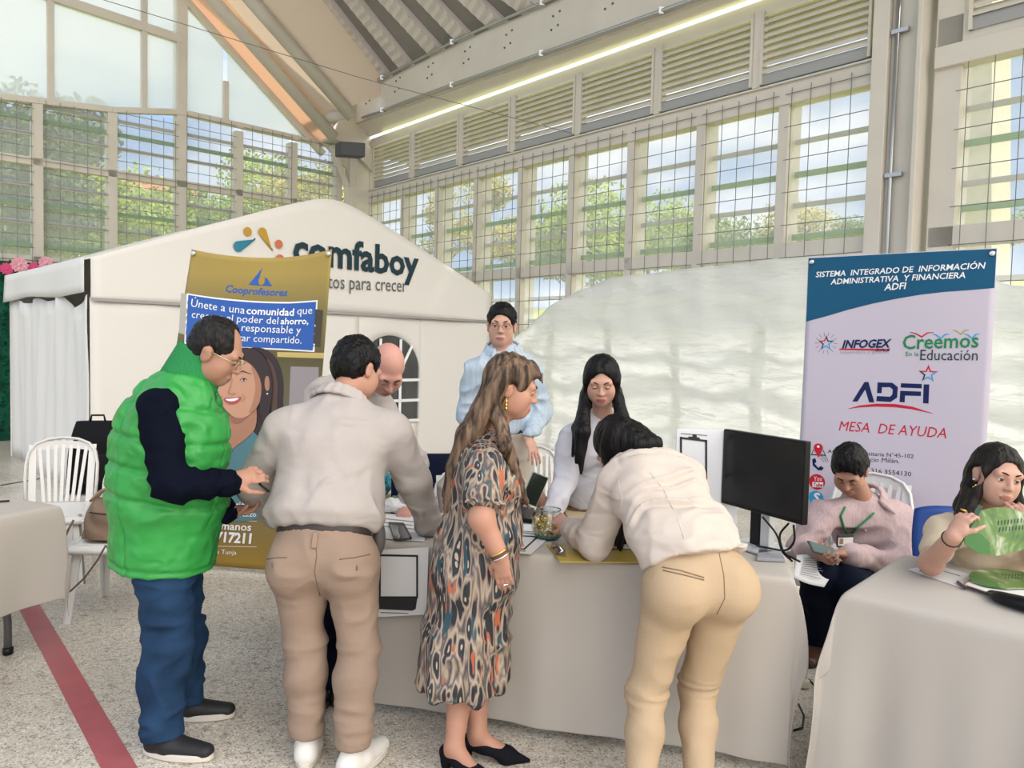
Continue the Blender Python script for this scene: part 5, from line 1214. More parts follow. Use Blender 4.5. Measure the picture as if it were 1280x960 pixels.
def surf_line(b, layer, pts, r, m, name, flat=1.0, lift=.0):
    """a seam that follows the cloth: points seen in the photo, dropped on the layer's surface"""
    from mathutils.bvhtree import BVHTree
    key = layer+str(id(b.root)); vs, q = SURF[key]; bv = BVH.setdefault(key, None) or BVHTree.FromPolygons([tuple(v) for v in vs], q.tolist()); BVH[key] = bv; out = []
    for i in range(len(pts)-1):
        for t in np.linspace(0,1,6)[(0 if i==0 else 1):]:
            x = pts[i][0]+(pts[i+1][0]-pts[i][0])*t; y = pts[i][1]+(pts[i+1][1]-pts[i][1])*t
            h = bv.ray_cast(CAM0, ray(x,y).normalized())
            if h[0] is not None: out.append(h[0]+h[1]*lift)
    if len(out) > 1: return MB().tube(out, r, 6).build(name, m, b.root, b.org, smooth=True)
BVH = {}
def emit(name, g, mats, parent, org, disp=None, smooth=2, assign=None, keep=None):
    vs, q = g.mesh()
    if smooth: vs = relax(vs, q, smooth)
    if disp is not None:
        N_ = vnorm(vs,q); vs = vs+N_*disp(vs,N_)[:,None]
    ms = mats if isinstance(mats,(list,tuple)) else [mats]
    me = bpy.data.meshes.new(name); me.vertices.add(len(vs)); me.vertices.foreach_set('co',(vs-npv(org)).astype(np.float32).ravel())
    me.loops.add(q.size); me.loops.foreach_set('vertex_index',q.astype(np.int32).ravel()); me.polygons.add(len(q))
    me.polygons.foreach_set('loop_start',np.arange(0,q.size,4,dtype=np.int32)); me.polygons.foreach_set('use_smooth',np.ones(len(q),dtype=bool))
    for m in ms: me.materials.append(m)
    if assign is not None: me.polygons.foreach_set('material_index',assign(vs[q].mean(1)).astype(np.int32))
    me.update(calc_edges=True); me.validate()
    SURF[name+str(id(parent))] = (vs, q)
    o = bpy.data.objects.new(name, me); COL.objects.link(o); o.parent = parent; return o
def unit(v): return Vector(v).normalized()
class Body:
    """joints in J: pel neck head shL shR elL elR wrL wrR hiL hiR knL knR anL anR; fwd, up = head axes; toeL, toeR directions"""
    def __init__(s, label, J, org, scale=1.0, fat=1.0, h=.0065, female=False):
        s.J = {k: Vector(v) for k,v in J.items()}; s.s = scale; s.fat = fat; s.h = h; s.fem = female
        s.root = thing('person', label, 'person', org); s.org = Vector(org)
        j = s.J; s.f = unit(j['fwd']); u = Vector(j['up']); u = (u-s.f*u.dot(s.f)).normalized(); s.u = u; s.r = s.f.cross(u)
        s.lat = unit(j['shR']-j['shL']); s.lath = unit(j['hiR']-j['hiL']); s.tup = unit(j['neck']-j['pel'])
        s.front = s.tup.cross(s.lat); s.front = -s.front if s.front.dot(unit(j['fwd']))<0 and False else s.lat.cross(s.tup)*-1
        s.front = s.tup.cross(s.lat).normalized()       # chest direction
    def H(s, x, y, z): return s.J['head']+(s.r*x+s.f*y+s.u*z)*s.s
    def chest(s, t): return s.J['pel'].lerp(s.J['neck'], t)
    def torso(s, g, inf=0, k=.05, belly=0, bust=0, only=None):
        j, S, f = s.J, s.s, s.fat
        g.cone(j['pel']-s.tup*.02*S, s.chest(.32), (.105*f)*S+inf, (.098*f)*S+inf, k, s.lath, 1.42)
        g.cone(s.chest(.32), s.chest(.70), (.100*f+belly*.4)*S+inf, (.108*f)*S+inf, k, s.lat, 1.40)
        if belly: g.ell(s.chest(.25)+s.front*.05*S, ((.13)*S+inf,(.09+belly)*S+inf,.14*S+inf), (s.lat,s.front,s.tup), k)
        g.cone(s.chest(.70), s.chest(.86), .108*f*S+inf, .075*f*S+inf, k, s.lat, 1.5)
        g.cone(j['shL']*.86+j['shR']*.14, j['shR']*.86+j['shL']*.14, .062*S+inf, .062*S+inf, k)
        g.cone(s.chest(.90), j['neck'], .075*S+inf*.6, .055*S+inf*.4, k, s.lat, 1.5)
        if bust:
            for a in (-1,1): g.ell(s.chest(.66)+s.lat*.078*S*a+s.front*.075*S, (.066*S+inf,.062*S+inf,.066*S+inf), (s.lat,s.front,s.tup), .04)
    def arm(s, g, d, inf=0, k=.03, t0=0, t1=1.0, u=1.0):
        j, S = s.J, s.s; sh, el, wr_ = j['sh'+d], j['el'+d], j['wr'+d]; m = .88 if s.fem else 1.0
        g.cone(sh, el, .054*S*m+inf, .041*S*m+inf, k)
        if t1>0: g.cone(el, el.lerp(wr_,t1), .042*S*m+inf, (.042-.015*t1)*S*m+inf, k)
    def leg(s, g, d, inf=0, k=.04, infk=None, infa=None, t1=1.0):
        j, S, f = s.J, s.s, s.fat; hi, kn, an = j['hi'+d], j['kn'+d], j['an'+d]; infk = inf if infk is None else infk; infa = infk if infa is None else infa
        g.cone(hi, kn, .088*S*f+inf, .056*S+infk, k); cf = kn.lerp(an,.32)-unit(j['toe'+d])*.012*S
        g.cone(kn, cf, .055*S+infk, .054*S+infk*.6+infa*.4, k); g.cone(cf, kn.lerp(an,t1), .054*S+infk*.6+infa*.4, .037*S+infa, k)
    def seat(s, g, inf=0, k=.05, sz=.095):
        bk = -s.lath.cross(unit(s.J['hiL']+s.J['hiR']-s.J['knL']-s.J['knR'])) ; bk = bk.normalized()
        bk = s.back_dir if hasattr(s,'back_dir') else bk
        for d in 'LR': g.ell(s.J['hi'+d]+bk*.045*s.s-s.tup*.0, (sz*s.s+inf,)*3, None, k)
    def head(s, g):
        S = s.s; H = s.H; ax = (s.r,s.f,s.u); E = lambda x,y,z,a,b,c,k=.02,sub=False: g.ell(H(x,y,z),(a*S,b*S,c*S),ax,k,sub)
        E(0,-.018,.038,.074,.093,.082); E(0,.028,-.030,.062,.062,.088,.03); E(0,.052,-.088,.034,.032,.028,.03)
        for a in (-1,1):
            E(a*.040,.048,-.030,.027,.032,.032,.025); E(a*.047,.02,-.065,.018,.04,.03,.03)
            E(a*.077,-.012,-.012,.009,.021,.033,.006); E(a*.080,-.018,.002,.010,.016,.016,.006)
        g.cone(H(-.042,.076,.022),H(.042,.076,.022),.015*S,.015*S,.018)
        for a in (-1,1): E(a*.032,.098,.000,.019,.016,.013,.012,True)
        g.cone(H(0,.086,.010),H(0,.1065,-.030),.0075*S,.0098*S,.012)
        for a in (-1,1): E(a*.0105,.0955,-.034,.0085,.011,.008,.007)
        E(0,.083,-.066,.025,.013,.0070,.010); E(0,.081,-.078,.021,.013,.0080,.010); g.cone(H(-.02,.097,-.0715),H(.02,.097,-.0715),.0022*S,.0022*S,.004,sub=True)
        g.cone(H(0,-.022,-.06), s.J['neck']-s.tup*.02, (.050 if s.fem else .056)*S, (.054 if s.fem else .062)*S, .03)
    def lips(s):
        def f(c):
            d = c-npv(s.J['head']); x = d@npv(s.r)/s.s; y = d@npv(s.f)/s.s; z = d@npv(s.u)/s.s
            return (((x/.025)**2+((z+.072)/.0115)**2)<1)&(y>.06)
        return f
    def face(s, body, brow, iris, glasses=None, eyes_down=False, beard=None):
        S = s.s; sk = body.data.materials[0]
        for a in (-1,1):
            b = MB(); b.ico((0,0,0), .0125*S, 3); c = s.H(a*.032,.0765,.0)
            o = b.build('eye', [M_eyew, iris], body, (0,0,0), smooth=True); o.location = c-s.org
            for p in o.data.polygons:
                y, z = Vector(p.center).dot(s.f), Vector(p.center).dot(s.u); p.material_index = 1 if (y*.95-z*(.45 if eyes_down else .02))>.0088*S else 0
            b = MB(); b.ico((0,0,0), .0141*S, 4); zt = (-.0030 if eyes_down else .0042)*S; zb = -.0062*S
            keep = []
            for f in b.f:
                cc = sum((b.v[i] for i in f), Vector())/len(f); z = cc.dot(s.u)
                if z > zt or z < zb: keep.append(f)
            b.f = keep; b.m = [0]*len(keep); lid = b.build('eyelid', sk, body, (0,0,0), smooth=True, solid=.0006); lid.location = c-s.org
            b = MB(); b.tube([s.H(a*(.014+.036*t),.0955-.017*t*t,.022+.007*math.sin(t*2.6)) for t in np.linspace(0,1,7)], [.0018*S,.0030*S,.0032*S,.003*S,.0026*S,.0018*S,.0008*S], 6); b.build('eyebrow', brow, body, s.org, smooth=True)
            zl = zt/S
            b = MB(); b.tube([s.H(a*(.0205+.023*t),.0765+.0141*math.sqrt(max(.02,1-((t-.5)*1.7)**2-(zl/.0141)**2)),zl-.0010*(1 if eyes_down else 0)-.002*(t-.5)**2) for t in np.linspace(0,1,7)], .0011*S, 5); b.build('eyelash', brow, body, s.org)
        if glasses:
            g = MB()
            for a in (-1,1):
                g.tube([s.H(a*.034+.024*math.cos(t), .104-.004*abs(math.cos(t)), -.002+.018*math.sin(t)) for t in np.linspace(0,2*math.pi,18)[:-1]], .0016*S, 6, closed=True)
                g.tube([s.H(a*.057,.101,.004), s.H(a*.076,.05,.006), s.H(a*.081,-.005,.006)], .0022*S, 6)
            g.tube([s.H(-.010,.106,.003),s.H(.010,.106,.003)], .0016*S, 6); g.build('glasses', glasses, s.root, s.org, smooth=True)
    def hair_short(s, m, inf=.010, line=.04, side=True, recede=0, seed=0):
        S = s.s; g = Grow(.0055); ax = (s.r,s.f,s.u)
        g.ell(s.H(0,-.020,.042),((.076+inf)*S,(.094+inf)*S,(.083+inf*1.3)*S),ax); g.ell(s.H(0,-.055,-.01),((.066+inf)*S,(.05+inf)*S,.07*S),ax,.03)
        g.ell(s.H(0,.090,-.022),(.075*S,.074*S,(.088-recede)*S),ax,.012,True)
        for a in (-1,1): g.ell(s.H(a*.085,.02,-.045),(.030*S,.052*S,.06*S),ax,.01,True); g.ell(s.H(a*.085,-.012,-.012),(.022*S,.022*S,.034*S),ax,.008,True)
        g.ell(s.H(0,-.06,-.12),(.09*S,.08*S,.055*S),ax,.01,True)
        if recede: g.ell(s.H(0,.10,.09),(.05*S,(.05+recede)*S,.06*S),ax,.02,True)
        return emit('hair', g, m, s.root, s.org, lambda v,n: .0035*vnoise(v*np.array([130,130,60])+seed)+.004*vnoise(v*38+seed), 1)
    def hair_cap(s, g, inf=.014, cut=True):
        S = s.s; ax = (s.r,s.f,s.u)
        g.ell(s.H(0,-.022,.040),((.078+inf)*S,(.095+inf)*S,(.084+inf)*S),ax); g.ell(s.H(0,-.05,-.02),((.072+inf)*S,(.058+inf)*S,.09*S),ax,.03)
    def face_open(s, g, w_=.066, top=.055, y=.085):
        S = s.s; ax = (s.r,s.f,s.u); g.ell(s.H(0,y,-.045),(w_*S,.085*S,(.045+top)*S),ax,.012,True)
    def hand(s, g, d, dirv, palm, curl=.5, thumb=1, k=.006, spread=.0, sc=1.0):
        """fingers along dirv, palm faces palm; thumb side found from the hand's side"""
        S = s.s*(.90 if s.fem else 1.0)*sc; w0 = s.J['wr'+d]; D_ = unit(dirv); N_ = Vector(palm); N_ = (N_-D_*N_.dot(D_)).normalized(); T = D_.cross(N_)*(1 if d=='L' else -1)
        T = T*thumb
        g.cone(w0, w0+D_*.05*S, .020*S, .017*S, .012, T, 1.45); g.cone(w0+D_*.035*S, w0+D_*.085*S, .0165*S, .0135*S, .012, T, 2.3)
        for i,(off,ln,c0) in enumerate(((.030,.072,.9),(.010,.080,1.0),(-.010,.075,1.08),(-.029,.060,1.15))):
            p = w0+D_*(.088-.004*abs(i-1))*S+T*off*S; a = 0
            for seg,(q,rr_) in enumerate(((.45,.0088),(.32,.0080),(.23,.0070))):
                a += curl*c0*(.55,.75,.6)[seg]; dd = (D_*math.cos(a)+N_*math.sin(a)+T*spread*(1.5-i)*.15).normalized(); p2 = p+dd*ln*q*S
                g.cone(p,p2,rr_*S,(rr_-.0007)*S,k); p = p2
        p = w0+D_*.028*S+T*.026*S; d1 = (D_*.62+T*.65+N_*.35).normalized(); p2 = p+d1*.042*S; d2 = (D_*.85+T*.15+N_*(.35+curl*.3)).normalized(); p3 = p2+d2*.034*S; p4 = p3+(d2+N_*.2).normalized()*.024*S
        g.cone(w0+D_*.012*S+T*.008*S,p,.015*S,.013*S,.01); g.cone(p,p2,.0125*S,.0105*S,.008); g.cone(p2,p3,.0098*S,.0088*S,k); g.cone(p3,p4,.0088*S,.0072*S,k)
        s.tip = getattr(s,'tip',{}); s.tip[d] = w0+D_*.09*S+N_*.02*S; s.hax = getattr(s,'hax',{}); s.hax[d] = (D_,N_,T)
    def shoe(s, d, m, sole, ln=.27, heel=0, low=False, tall=.075):
        S = s.s; an = s.J['an'+d]; t = Vector(s.J['toe'+d]); t.z = 0; t.normalize(); sd = t.cross(ZV); b0 = Vector((an.x,an.y,0))-t*.065*S
        g = Grow(.006); z = .032
        g.cone(b0+t*.03+ZV*(z+.01),b0+t*.10+ZV*(z+.012),.034*S,.036*S,.02,sd,1.1); g.cone(b0+t*.10+ZV*(z+.008),b0+t*(ln-.04)*S+ZV*(z-.002),.040*S,.028*S,.03,sd,1.25)
        g.cone(b0+t*.045+ZV*.04, Vector((an.x,an.y,0))+ZV*(tall+.02), .036*S,.038*S,.03)
        g.cut(ZV*.018,-ZV).cut(ZV*(tall+.01)*1.0,ZV)
        o = emit('shoe', g, m, s.root, s.org, None, 1)
        q = MB(); pts = []
        for a in np.linspace(0,2*math.pi,28)[:-1]:
            c_, s_ = math.cos(a), math.sin(a); y = .5*ln*S+.5*ln*S*c_; wd = (.038+.010*math.sin(min(1,max(0,y/ln/S))*math.pi)+.006*(y/ln/S))*S
            pts.append(b0+t*(y-.012)+sd*wd*math.copysign(abs(s_)**.7,s_)+ZV*.002)
        q.prism(pts, ZV*.026); q.build('sole', sole, o, s.org, smooth=False, bevel=.004); return o
M_eyew = mat('eye_white',(.70,.68,.66),.2,spec=.6); M_iris = mat('iris_brown',(.03,.015,.01),.15,spec=.8)
def skin(name, c): return mat(name, c, .5, var=.07, vscale=10, sss=.12, spec=.35)
SK1 = skin('skin_warm',(.45,.235,.165)); SK2 = skin('skin_tan',(.40,.21,.145)); SK3 = skin('skin_light',(.52,.30,.225)); SK4 = skin('skin_pink',(.52,.27,.22))
M_lips = mat('lips',(.36,.10,.09),.4); M_lipsm = mat('lips_dull',(.33,.14,.11),.5)
def hairmat(name, c, c2=None, st=(60,60,6)):
    m = mat(name, c, .42, var=.45, vscale=1.0, bump=.5, bscale=2.0, stretch=st, spec=.18); return m
HB = hairmat('hair_black',(.004,.0035,.004)); HB2 = hairmat('hair_black_thin',(.012,.011,.011))
def streaky(name, ca, cb, st):
    m = hairmat(name, ca, st=st); t = m.node_tree
    for n in t.nodes:
        if n.type=='VALTORGB': n.color_ramp.elements[0].color = (*ca,1); n.color_ramp.elements[1].color = (*cb,1); n.color_ramp.elements[0].position=.38; n.color_ramp.elements[1].position=.62
    return m
HBR = streaky('hair_brown_streaked',(.030,.018,.013),(.20,.13,.085),(45,45,5))
M_belt = mat('belt_dark',(.035,.025,.022),.45); M_sole = mat('sole_white',(.62,.58,.52),.6); M_soled = mat('sole_dark',(.03,.025,.02),.6)
# ================================================================== PEOPLE
def J_(**k): return k
def lengths(n, j):
    pass
M_shw = mat('shirt_white',(.42,.38,.36),.8,bump=.12,bscale=60,wr=(5,.7,(1,1,1.6))); M_khaki = mat('trousers_khaki',(.29,.21,.16),.8,var=.05,vscale=4,bump=.15,bscale=90,wr=(4,.5,(1,1,1.8)))
M_tan = mat('trousers_tan',(.46,.34,.22),.75,var=.04,vscale=4,bump=.12,bscale=90,wr=(4,.3)); M_jean = mat('jeans_blue',(.014,.040,.092),.8,var=.40,vscale=5,bump=.15,bscale=90,wr=(5,.5)); M_dnavy = mat('navy_cotton',(.0035,.005,.012),.85,bump=.1,bscale=70,wr=(6,.5))
M_vest = mat('vest_green',(.026,.27,.050),.42,var=.10,vscale=4,bump=.25,bscale=25,spec=.40,wr=(7,.7,(1,1,1.3))); M_rib = mat('vest_rib',(.025,.22,.07),.8,bump=.6,bscale=1.0,stretch=(160,160,2))
M_djean = mat('jeans_dark',(.006,.009,.019),.8,bump=.1,bscale=80)
def collar(b, m, r=.062, hgt=.045, name='collar', gap=.5, flap=True):
    """folded shirt collar: a band round the neck and two points at the front"""
    up = unit(unit(b.J['head']-b.J['neck'])*.6+b.tup*.4); fr = (b.front-up*b.front.dot(up)).normalized(); sd = up.cross(fr); c = b.J['neck']; S = b.s; g = Grow(.005)
    def pt(a, rr, z): return c+(fr*math.cos(a)+sd*math.sin(a)*1.34)*rr*S+up*(z+.022-.022*math.cos(a))*S
    aa = np.linspace(math.pi*gap*.42, 2*math.pi-math.pi*gap*.42, 16)
    for row,(rr,z,t) in enumerate(((r,.022,.0075),(r+.006,.004,.009),(r+.014,-.014,.008))):
        for i in range(15): g.cone(pt(aa[i],rr,z),pt(aa[i+1],rr,z),t,t,.012)
    if flap:
        for i in (0,-1): p = pt(aa[i],r+.010,.0); tip = p-up*.052*S+fr*.042*S+sd*(.022 if i==0 else -.022)*S; g.cone(p,tip,.013,.005,.015); g.cone(pt(aa[i]*1.0,r+.004,.02),tip,.009,.005,.012)
    return emit(name, g, m, b.root, b.org, None, 1)
def belt(b, m, z0=0, hgt=.038, inf=.014, t=.02, buckle=False, axis=None, sl=None):
    g = Grow(.007); ax = axis or b.tup; c = b.J['pel']+ax*t
    g.cone(b.J['pel']-ax*.03, b.chest(.32), .105*b.fat*b.s+inf, .099*b.fat*b.s+inf, .05, b.lath, 1.42); g.cut(c+ax*hgt/2,ax).cut(c-ax*hgt/2,-ax)
    return emit('belt', g, m, b.root, b.org, None, 1)
# ------------------------------------------------ man in green vest
def man_vest():
    j = J_(head=P(271,440,2.95), fwd=(.86,.10,-.46), up=(.42,0,.9), neck=P(236,478,2.95), pel=P(210,690,2.93), shL=P(212,508,3.13), shR=P(200,512,2.78), elR=P(214,607,2.70), wrR=P(287,604,2.80), elL=P(238,615,3.14), wrL=P(283,640,3.04),
           hiL=P(216,712,3.02), hiR=P(206,712,2.85), knL=P(230,792,3.09), knR=P(210,802,2.86), anL=G(230,872,.085), anR=G(203,915,.085), toeL=(1,.10,0), toeR=(1,-.16,0))
    b = Body('older man in a bright green puffer vest, glasses and blue jeans, head bowed', j, G(212,920), 1.0, 1.0, .006)
    g = Grow(.0055); b.torso(g,-.005); b.head(g); b.arm(g,'R'); b.arm(g,'L'); b.leg(g,'L',-.01); b.leg(g,'R',-.01)
    b.hand(g,'R',(.75,.25,.28),(.1,.6,-.3),.9); b.hand(g,'L',(.8,.1,.1),(0,-.3,.9),.7)
    lp = b.lips(); body = emit('body', g, [SK2,M_lipsm], b.root, b.org, None, 1, lambda c: lp(c)); b.face(body, HB2, M_iris, mat('glasses_gold',(.55,.45,.30),.25,metal=.8), True)
    b.hair_short(HB2,.006,recede=.035,seed=1)
    g = Grow(.0075)
    for d in 'RL': b.arm(g,d,.018,t1=.97)
    b.torso(g,-.006); g.cut(b.chest(.04),-b.tup); emit('sweater', g, M_dnavy, b.root, b.org, wrinkle(.006,(11,11,13),seed=2,amp2=.002), 2)
    # cuffs
    g = Grow(.006); e, w_ = b.J['elR'], b.J['wrR']; d_ = unit(w_-e); g.cone(e.lerp(w_,.80),w_,.050,.052,.01); g.cut(e.lerp(w_,.80),-d_).cut(w_+d_*.012,d_); emit('cuff', g, M_dnavy, b.root, b.org, None, 1)
    # vest: fat quilted shell, front open a little, arm hole left free
    g = Grow(.008); S = 1
    ax = (b.lat,b.front,b.tup)
    g.cone(b.J['pel']-b.tup*.06-b.front*.010, b.chest(.35)-b.front*.025, .190,.200,.05,b.lath,1.12); g.cone(b.chest(.35)-b.front*.025, b.chest(.70)-b.front*.030, .200,.188,.05,b.lat,1.08); g.ell(b.chest(.62)-b.front*.11,(.16,.11,.22),(b.lat,b.front,b.tup),.06); g.cone(b.chest(.70)-b.front*.03, b.chest(.93)-b.front*.01, .180,.115,.06,b.lat,1.15)
    g.cone(b.J['shL'].lerp(b.J['shR'],.12), b.J['shR'].lerp(b.J['shL'],.12), .082,.082,.05)
    g.cut(b.J['pel']-b.tup*.045,-unit(b.tup-b.front*.03))
    for d in 'RL': g.cone(b.J['sh'+d]+b.lat*(.03 if d=='R' else -.03)-ZV*.02, b.J['sh'+d].lerp(b.J['el'+d],.42)+b.lat*(.050 if d=='R' else -.045), .052,.046,.015,sub=True)
    fcut = b.chest(.95)+b.front*.25; g.cone(b.chest(.72)+b.front*.20, b.chest(.98)+b.front*.10, .035,.09,.02,b.lat,.6,True)
    c0 = npv(b.J['pel']); tu = npv(b.tup); la = npv(b.lath); fr_ = npv(b.front)
    def quilt(v,n):
        z = (v-c0)@tu; x = (v-c0)@la; y = (v-c0)@fr_; a = np.arctan2(x,y)
        q = 1-np.exp(-(np.sin(z*math.pi/.115+.35*np.sin(a*2)+.5*vnoise(v*5))/.30)**2)
        low = np.clip((z-.12)/.06,0,1)
        d = .014*(q-.6)*low + .011*(1-2*np.abs(vnoise(v*np.array([13,13,8])+3)))*(.45+.55*low)
        d = d-.010*np.exp(-((z+.025)/.008)**2)-.010*np.exp(-((a-.9)/.02)**2)*low-.010*np.exp(-((a-2.2)/.025)**2)
        return d+.004*vnoise(v*30)
    emit('vest', g, M_vest, b.root, b.org, quilt, 2)
    q = MB(); nk = b.J['neck']-b.tup*.035-b.front*.005; up = unit(b.tup*1.0+b.front*.10); fr = b.front; sd = b.lat
    def cf(i,jj):
        a = .30+(2*math.pi-.60)*i; rr = (.098-.012*jj+.012*math.cos(a)*.0); return nk+(fr*math.cos(a)*1.02+sd*math.sin(a)*.92)*rr+up*((.125*jj)-.045*math.cos(a)*(1.0)+.02)+fr*(.03*jj if True else 0)
    q.grid(cf, 60, 8); q.build('collar', M_rib, b.root, b.org, smooth=True, solid=.016)
    g = Grow(.0075); g.cone(b.J['hiL']+ZV*.03,b.J['hiR']+ZV*.03,.10,.10,.05); b.leg(g,'L',.012,infk=.022,infa=.036); b.leg(g,'R',.012,infk=.022,infa=.036); g.cut(b.J['pel']-b.tup*.025,b.tup); g.cut(ZV*.07,-ZV)
    emit('jeans', g, M_jean, b.root, b.org, wrinkle(.006,(9,9,16),seed=4,amp2=.002), 2)
    mblk = mat('sneaker_black',(.014,.014,.017),.6)
    for d in 'LR': b.shoe(d, mblk, M_sole, .285)
    # dark jacket hem hanging from the far arm
    q = MB(); a0 = P(262,625,2.98); q.grid(lambda i,k: P(258+38*i-6*k*(1-i),632+4*i+24*k*(.4+.6*i)*(1 if i<.7 else 1-.6*(i-.7)/.3),2.98+.05*math.sin(i*5+k*2)), 14, 8); q.build('jacket_flap', M_dnavy, b.root, b.org, smooth=True, solid=.012)
    p_ = b.tip['R']; o = MB().tube([p_+V(-.045,0,.035)+V(.03,0,0),p_+V(.02,0,-.03),p_+V(.055,-.005,-.055)],.005,8).build('pen', M_black, None, p_, smooth=True); o.location = p_; tag(o,'dark pen held by the man in the green vest','pen')
man_vest()
# ------------------------------------------------ man in white shirt seen from behind
def man_white():
    j = J_(head=P(447,463,3.14), fwd=(.50,.74,-.45), up=(.10,.40,.9), neck=P(424,508,3.06), pel=P(404,682,2.86), shL=P(352,538,2.98), shR=P(490,540,3.02), elL=P(318,606,3.06), wrL=P(350,640,3.24), elR=P(516,600,3.12), wrR=P(537,655,3.30),
           hiL=P(374,706,2.86), hiR=P(438,706,2.86), knL=P(382,806,2.86), knR=P(449,806,2.84), anL=G(384,924,.085), anR=G(441,938,.085), toeL=(-.12,1,0), toeR=(.45,.9,0))
    b = Body('man in a white shirt and beige trousers seen from behind, leaning on the middle table', j, G(410,955), 1.0, 1.06, .006); b.back_dir = V(-.05,-1,0)
    g = Grow(.0055); b.torso(g,-.004); b.head(g); b.arm(g,'L'); b.arm(g,'R'); b.leg(g,'L',-.01); b.leg(g,'R',-.01); b.hand(g,'R',(.35,.8,-.35),(-.3,.1,-1),.55); b.hand(g,'L',(.7,.6,-.1),(.2,.2,-1),.8)
    lp = b.lips(); body = emit('body', g, [SK1,M_lipsm], b.root, b.org, None, 1, lambda c: lp(c)); b.face(body, HB, M_iris)
    b.hair_short(HB,.013,seed=3)
    g = Grow(.008); b.torso(g,.030,belly=.02)
    for d in 'LR': b.arm(g,d,.024,t1=.93)
    g.cut(b.J['pel']+b.tup*.068,-b.tup); c0 = npv(b.J['pel']); tu = npv(b.tup)
    w1, w2 = wrinkle(.0028,(9,9,6),seed=6,amp2=.003,fr2=(16,16,10)), wrinkle(.006,(14,14,7),seed=8)
    def dsp(v,n):
        z = (v-c0)@tu; return w1(v,n)+w2(v,n)*np.exp(-((z-.12)/.06)**2)+.016*np.exp(-((z-.115)/.035)**2)
    emit('shirt', g, M_shw, b.root, b.org, dsp, 2); collar(b, M_shw, .072,.055)
    g = Grow(.0075); b.torso(g,.014); b.seat(g,.006,sz=.094); b.leg(g,'L',.012,infk=.012,infa=.026); b.leg(g,'R',.012,infk=.012,infa=.026); g.cut(b.J['pel']+b.tup*.05,b.tup); g.cut(ZV*.105,-ZV)
    g.cone(b.J['pel']-ZV*.10+V(0,-.16,0), b.J['pel']-ZV*.01+V(0,-.165,0), .012,.006,.03,sub=True)
    kz = npv(b.J['knR'])[2]
    def tdsp(v,n):
        return wrinkle(.003,(8,8,14),seed=9)(v,n)+.006*np.exp(-((v[:,2]-kz-.0)/.05)**2)*(1-2*np.abs(vnoise(v*np.array([7,7,24]))))+.007*np.exp(-((v[:,2]-.18)/.07)**2)*(1-2*np.abs(vnoise(v*np.array([6,6,26])+7)))
    emit('trousers', g, M_khaki, b.root, b.org, tdsp, 2); belt(b, M_belt, t=.056, inf=.019)
    sk_ = mat('seam_khaki',(.17,.12,.09),.8)
    q = MB(); bd = V(-.02,-1,0); p = b.J['pel']+bd*(.108*1.06+.020)+b.tup*.028; q.ob(p-V(.009,0,0), V(.018,0,0), bd*.010, b.tup*.055); q.build('belt_loop', M_khaki, b.root, b.org, bevel=.002)
    surf_line(b,'trousers',[(334,699),(347,697),(359,697)],.0022,sk_,'pocket_seam'); surf_line(b,'trousers',[(424,699),(443,697),(462,693)],.0022,sk_,'pocket_seam'); surf_line(b,'trousers',[(394,674),(396,695),(393,715),(400,745)],.0018,sk_,'back_seam')
    for px in ((341,703),(446,707)): surf_line(b,'trousers',[px,(px[0],px[1]+6)],.004,sk_,'pocket_button')
    mw = mat('sneaker_white',(.70,.68,.64),.5)
    for d in 'LR': b.shoe(d, mw, M_sole, .28, tall=.09)
    q = MB(); c = P(474,672,2.95); q.ico((0,0,0),.055,3,sc=(.45,.5,1.25)); o = q.build('phone_pouch', mat('pouch_grey',(.10,.09,.085),.6), b.root, (0,0,0), smooth=True); o.location = c-b.org
man_white()
# ------------------------------------------------ bald man beyond
def man_bald():
    j = J_(head=P(484,462,3.62), fwd=(.28,-.62,-.74), up=(.35,-.70,.62), neck=P(448,470,3.74), pel=P(408,650,3.86), shL=P(468,500,3.86), shR=P(402,492,3.72), elL=P(520,580,3.95), wrL=P(510,630,3.72), elR=P(385,580,3.70), wrR=P(430,640,3.55),
           hiL=P(425,668,3.90), hiR=P(393,668,3.86), knL=P(423,755,3.80), knR=P(395,755,3.74), anL=G(424,838,.085), anR=G(403,852,.085), toeL=(.2,-1,0), toeR=(-.1,-1,0))
    b = Body('bald man in a white shirt bending down beyond the man in beige trousers', j, G(410,845), 1.0, 1.0, .007)
    g = Grow(.006); b.torso(g,-.004); b.head(g); b.arm(g,'L'); b.arm(g,'R'); b.leg(g,'L',-.01); b.leg(g,'R',-.01); b.hand(g,'R',(.6,-.3,-.5),(0,0,-1),.6); b.hand(g,'L',(-.1,-.8,-.4),(0,0,-1),.5)
    lp = b.lips(); body = emit('body', g, [SK4,M_lipsm], b.root, b.org, None, 1, lambda c: lp(c)); b.face(body, HB2, M_iris, None, True)
    g = Grow(.009); b.torso(g,.022); [b.arm(g,d,.02,t1=.93) for d in 'LR']; g.cut(b.J['pel']+b.tup*.02,-b.tup); emit('shirt', g, M_shw, b.root, b.org, wrinkle(.006,(9,9,12),seed=12), 2); collar(b, M_shw)
    g = Grow(.009); b.torso(g,.014); [b.leg(g,d,.02,infa=.03) for d in 'LR']; g.cut(b.J['pel']+b.tup*.05,b.tup); g.cut(ZV*.05,-ZV); emit('trousers', g, M_dnavy, b.root, b.org, wrinkle(.005,(9,9,14),seed=13), 2)
    ms = mat('shoe_black',(.012,.012,.012),.35)
    for d in 'LR': b.shoe(d, ms, M_soled, .27)
man_bald()
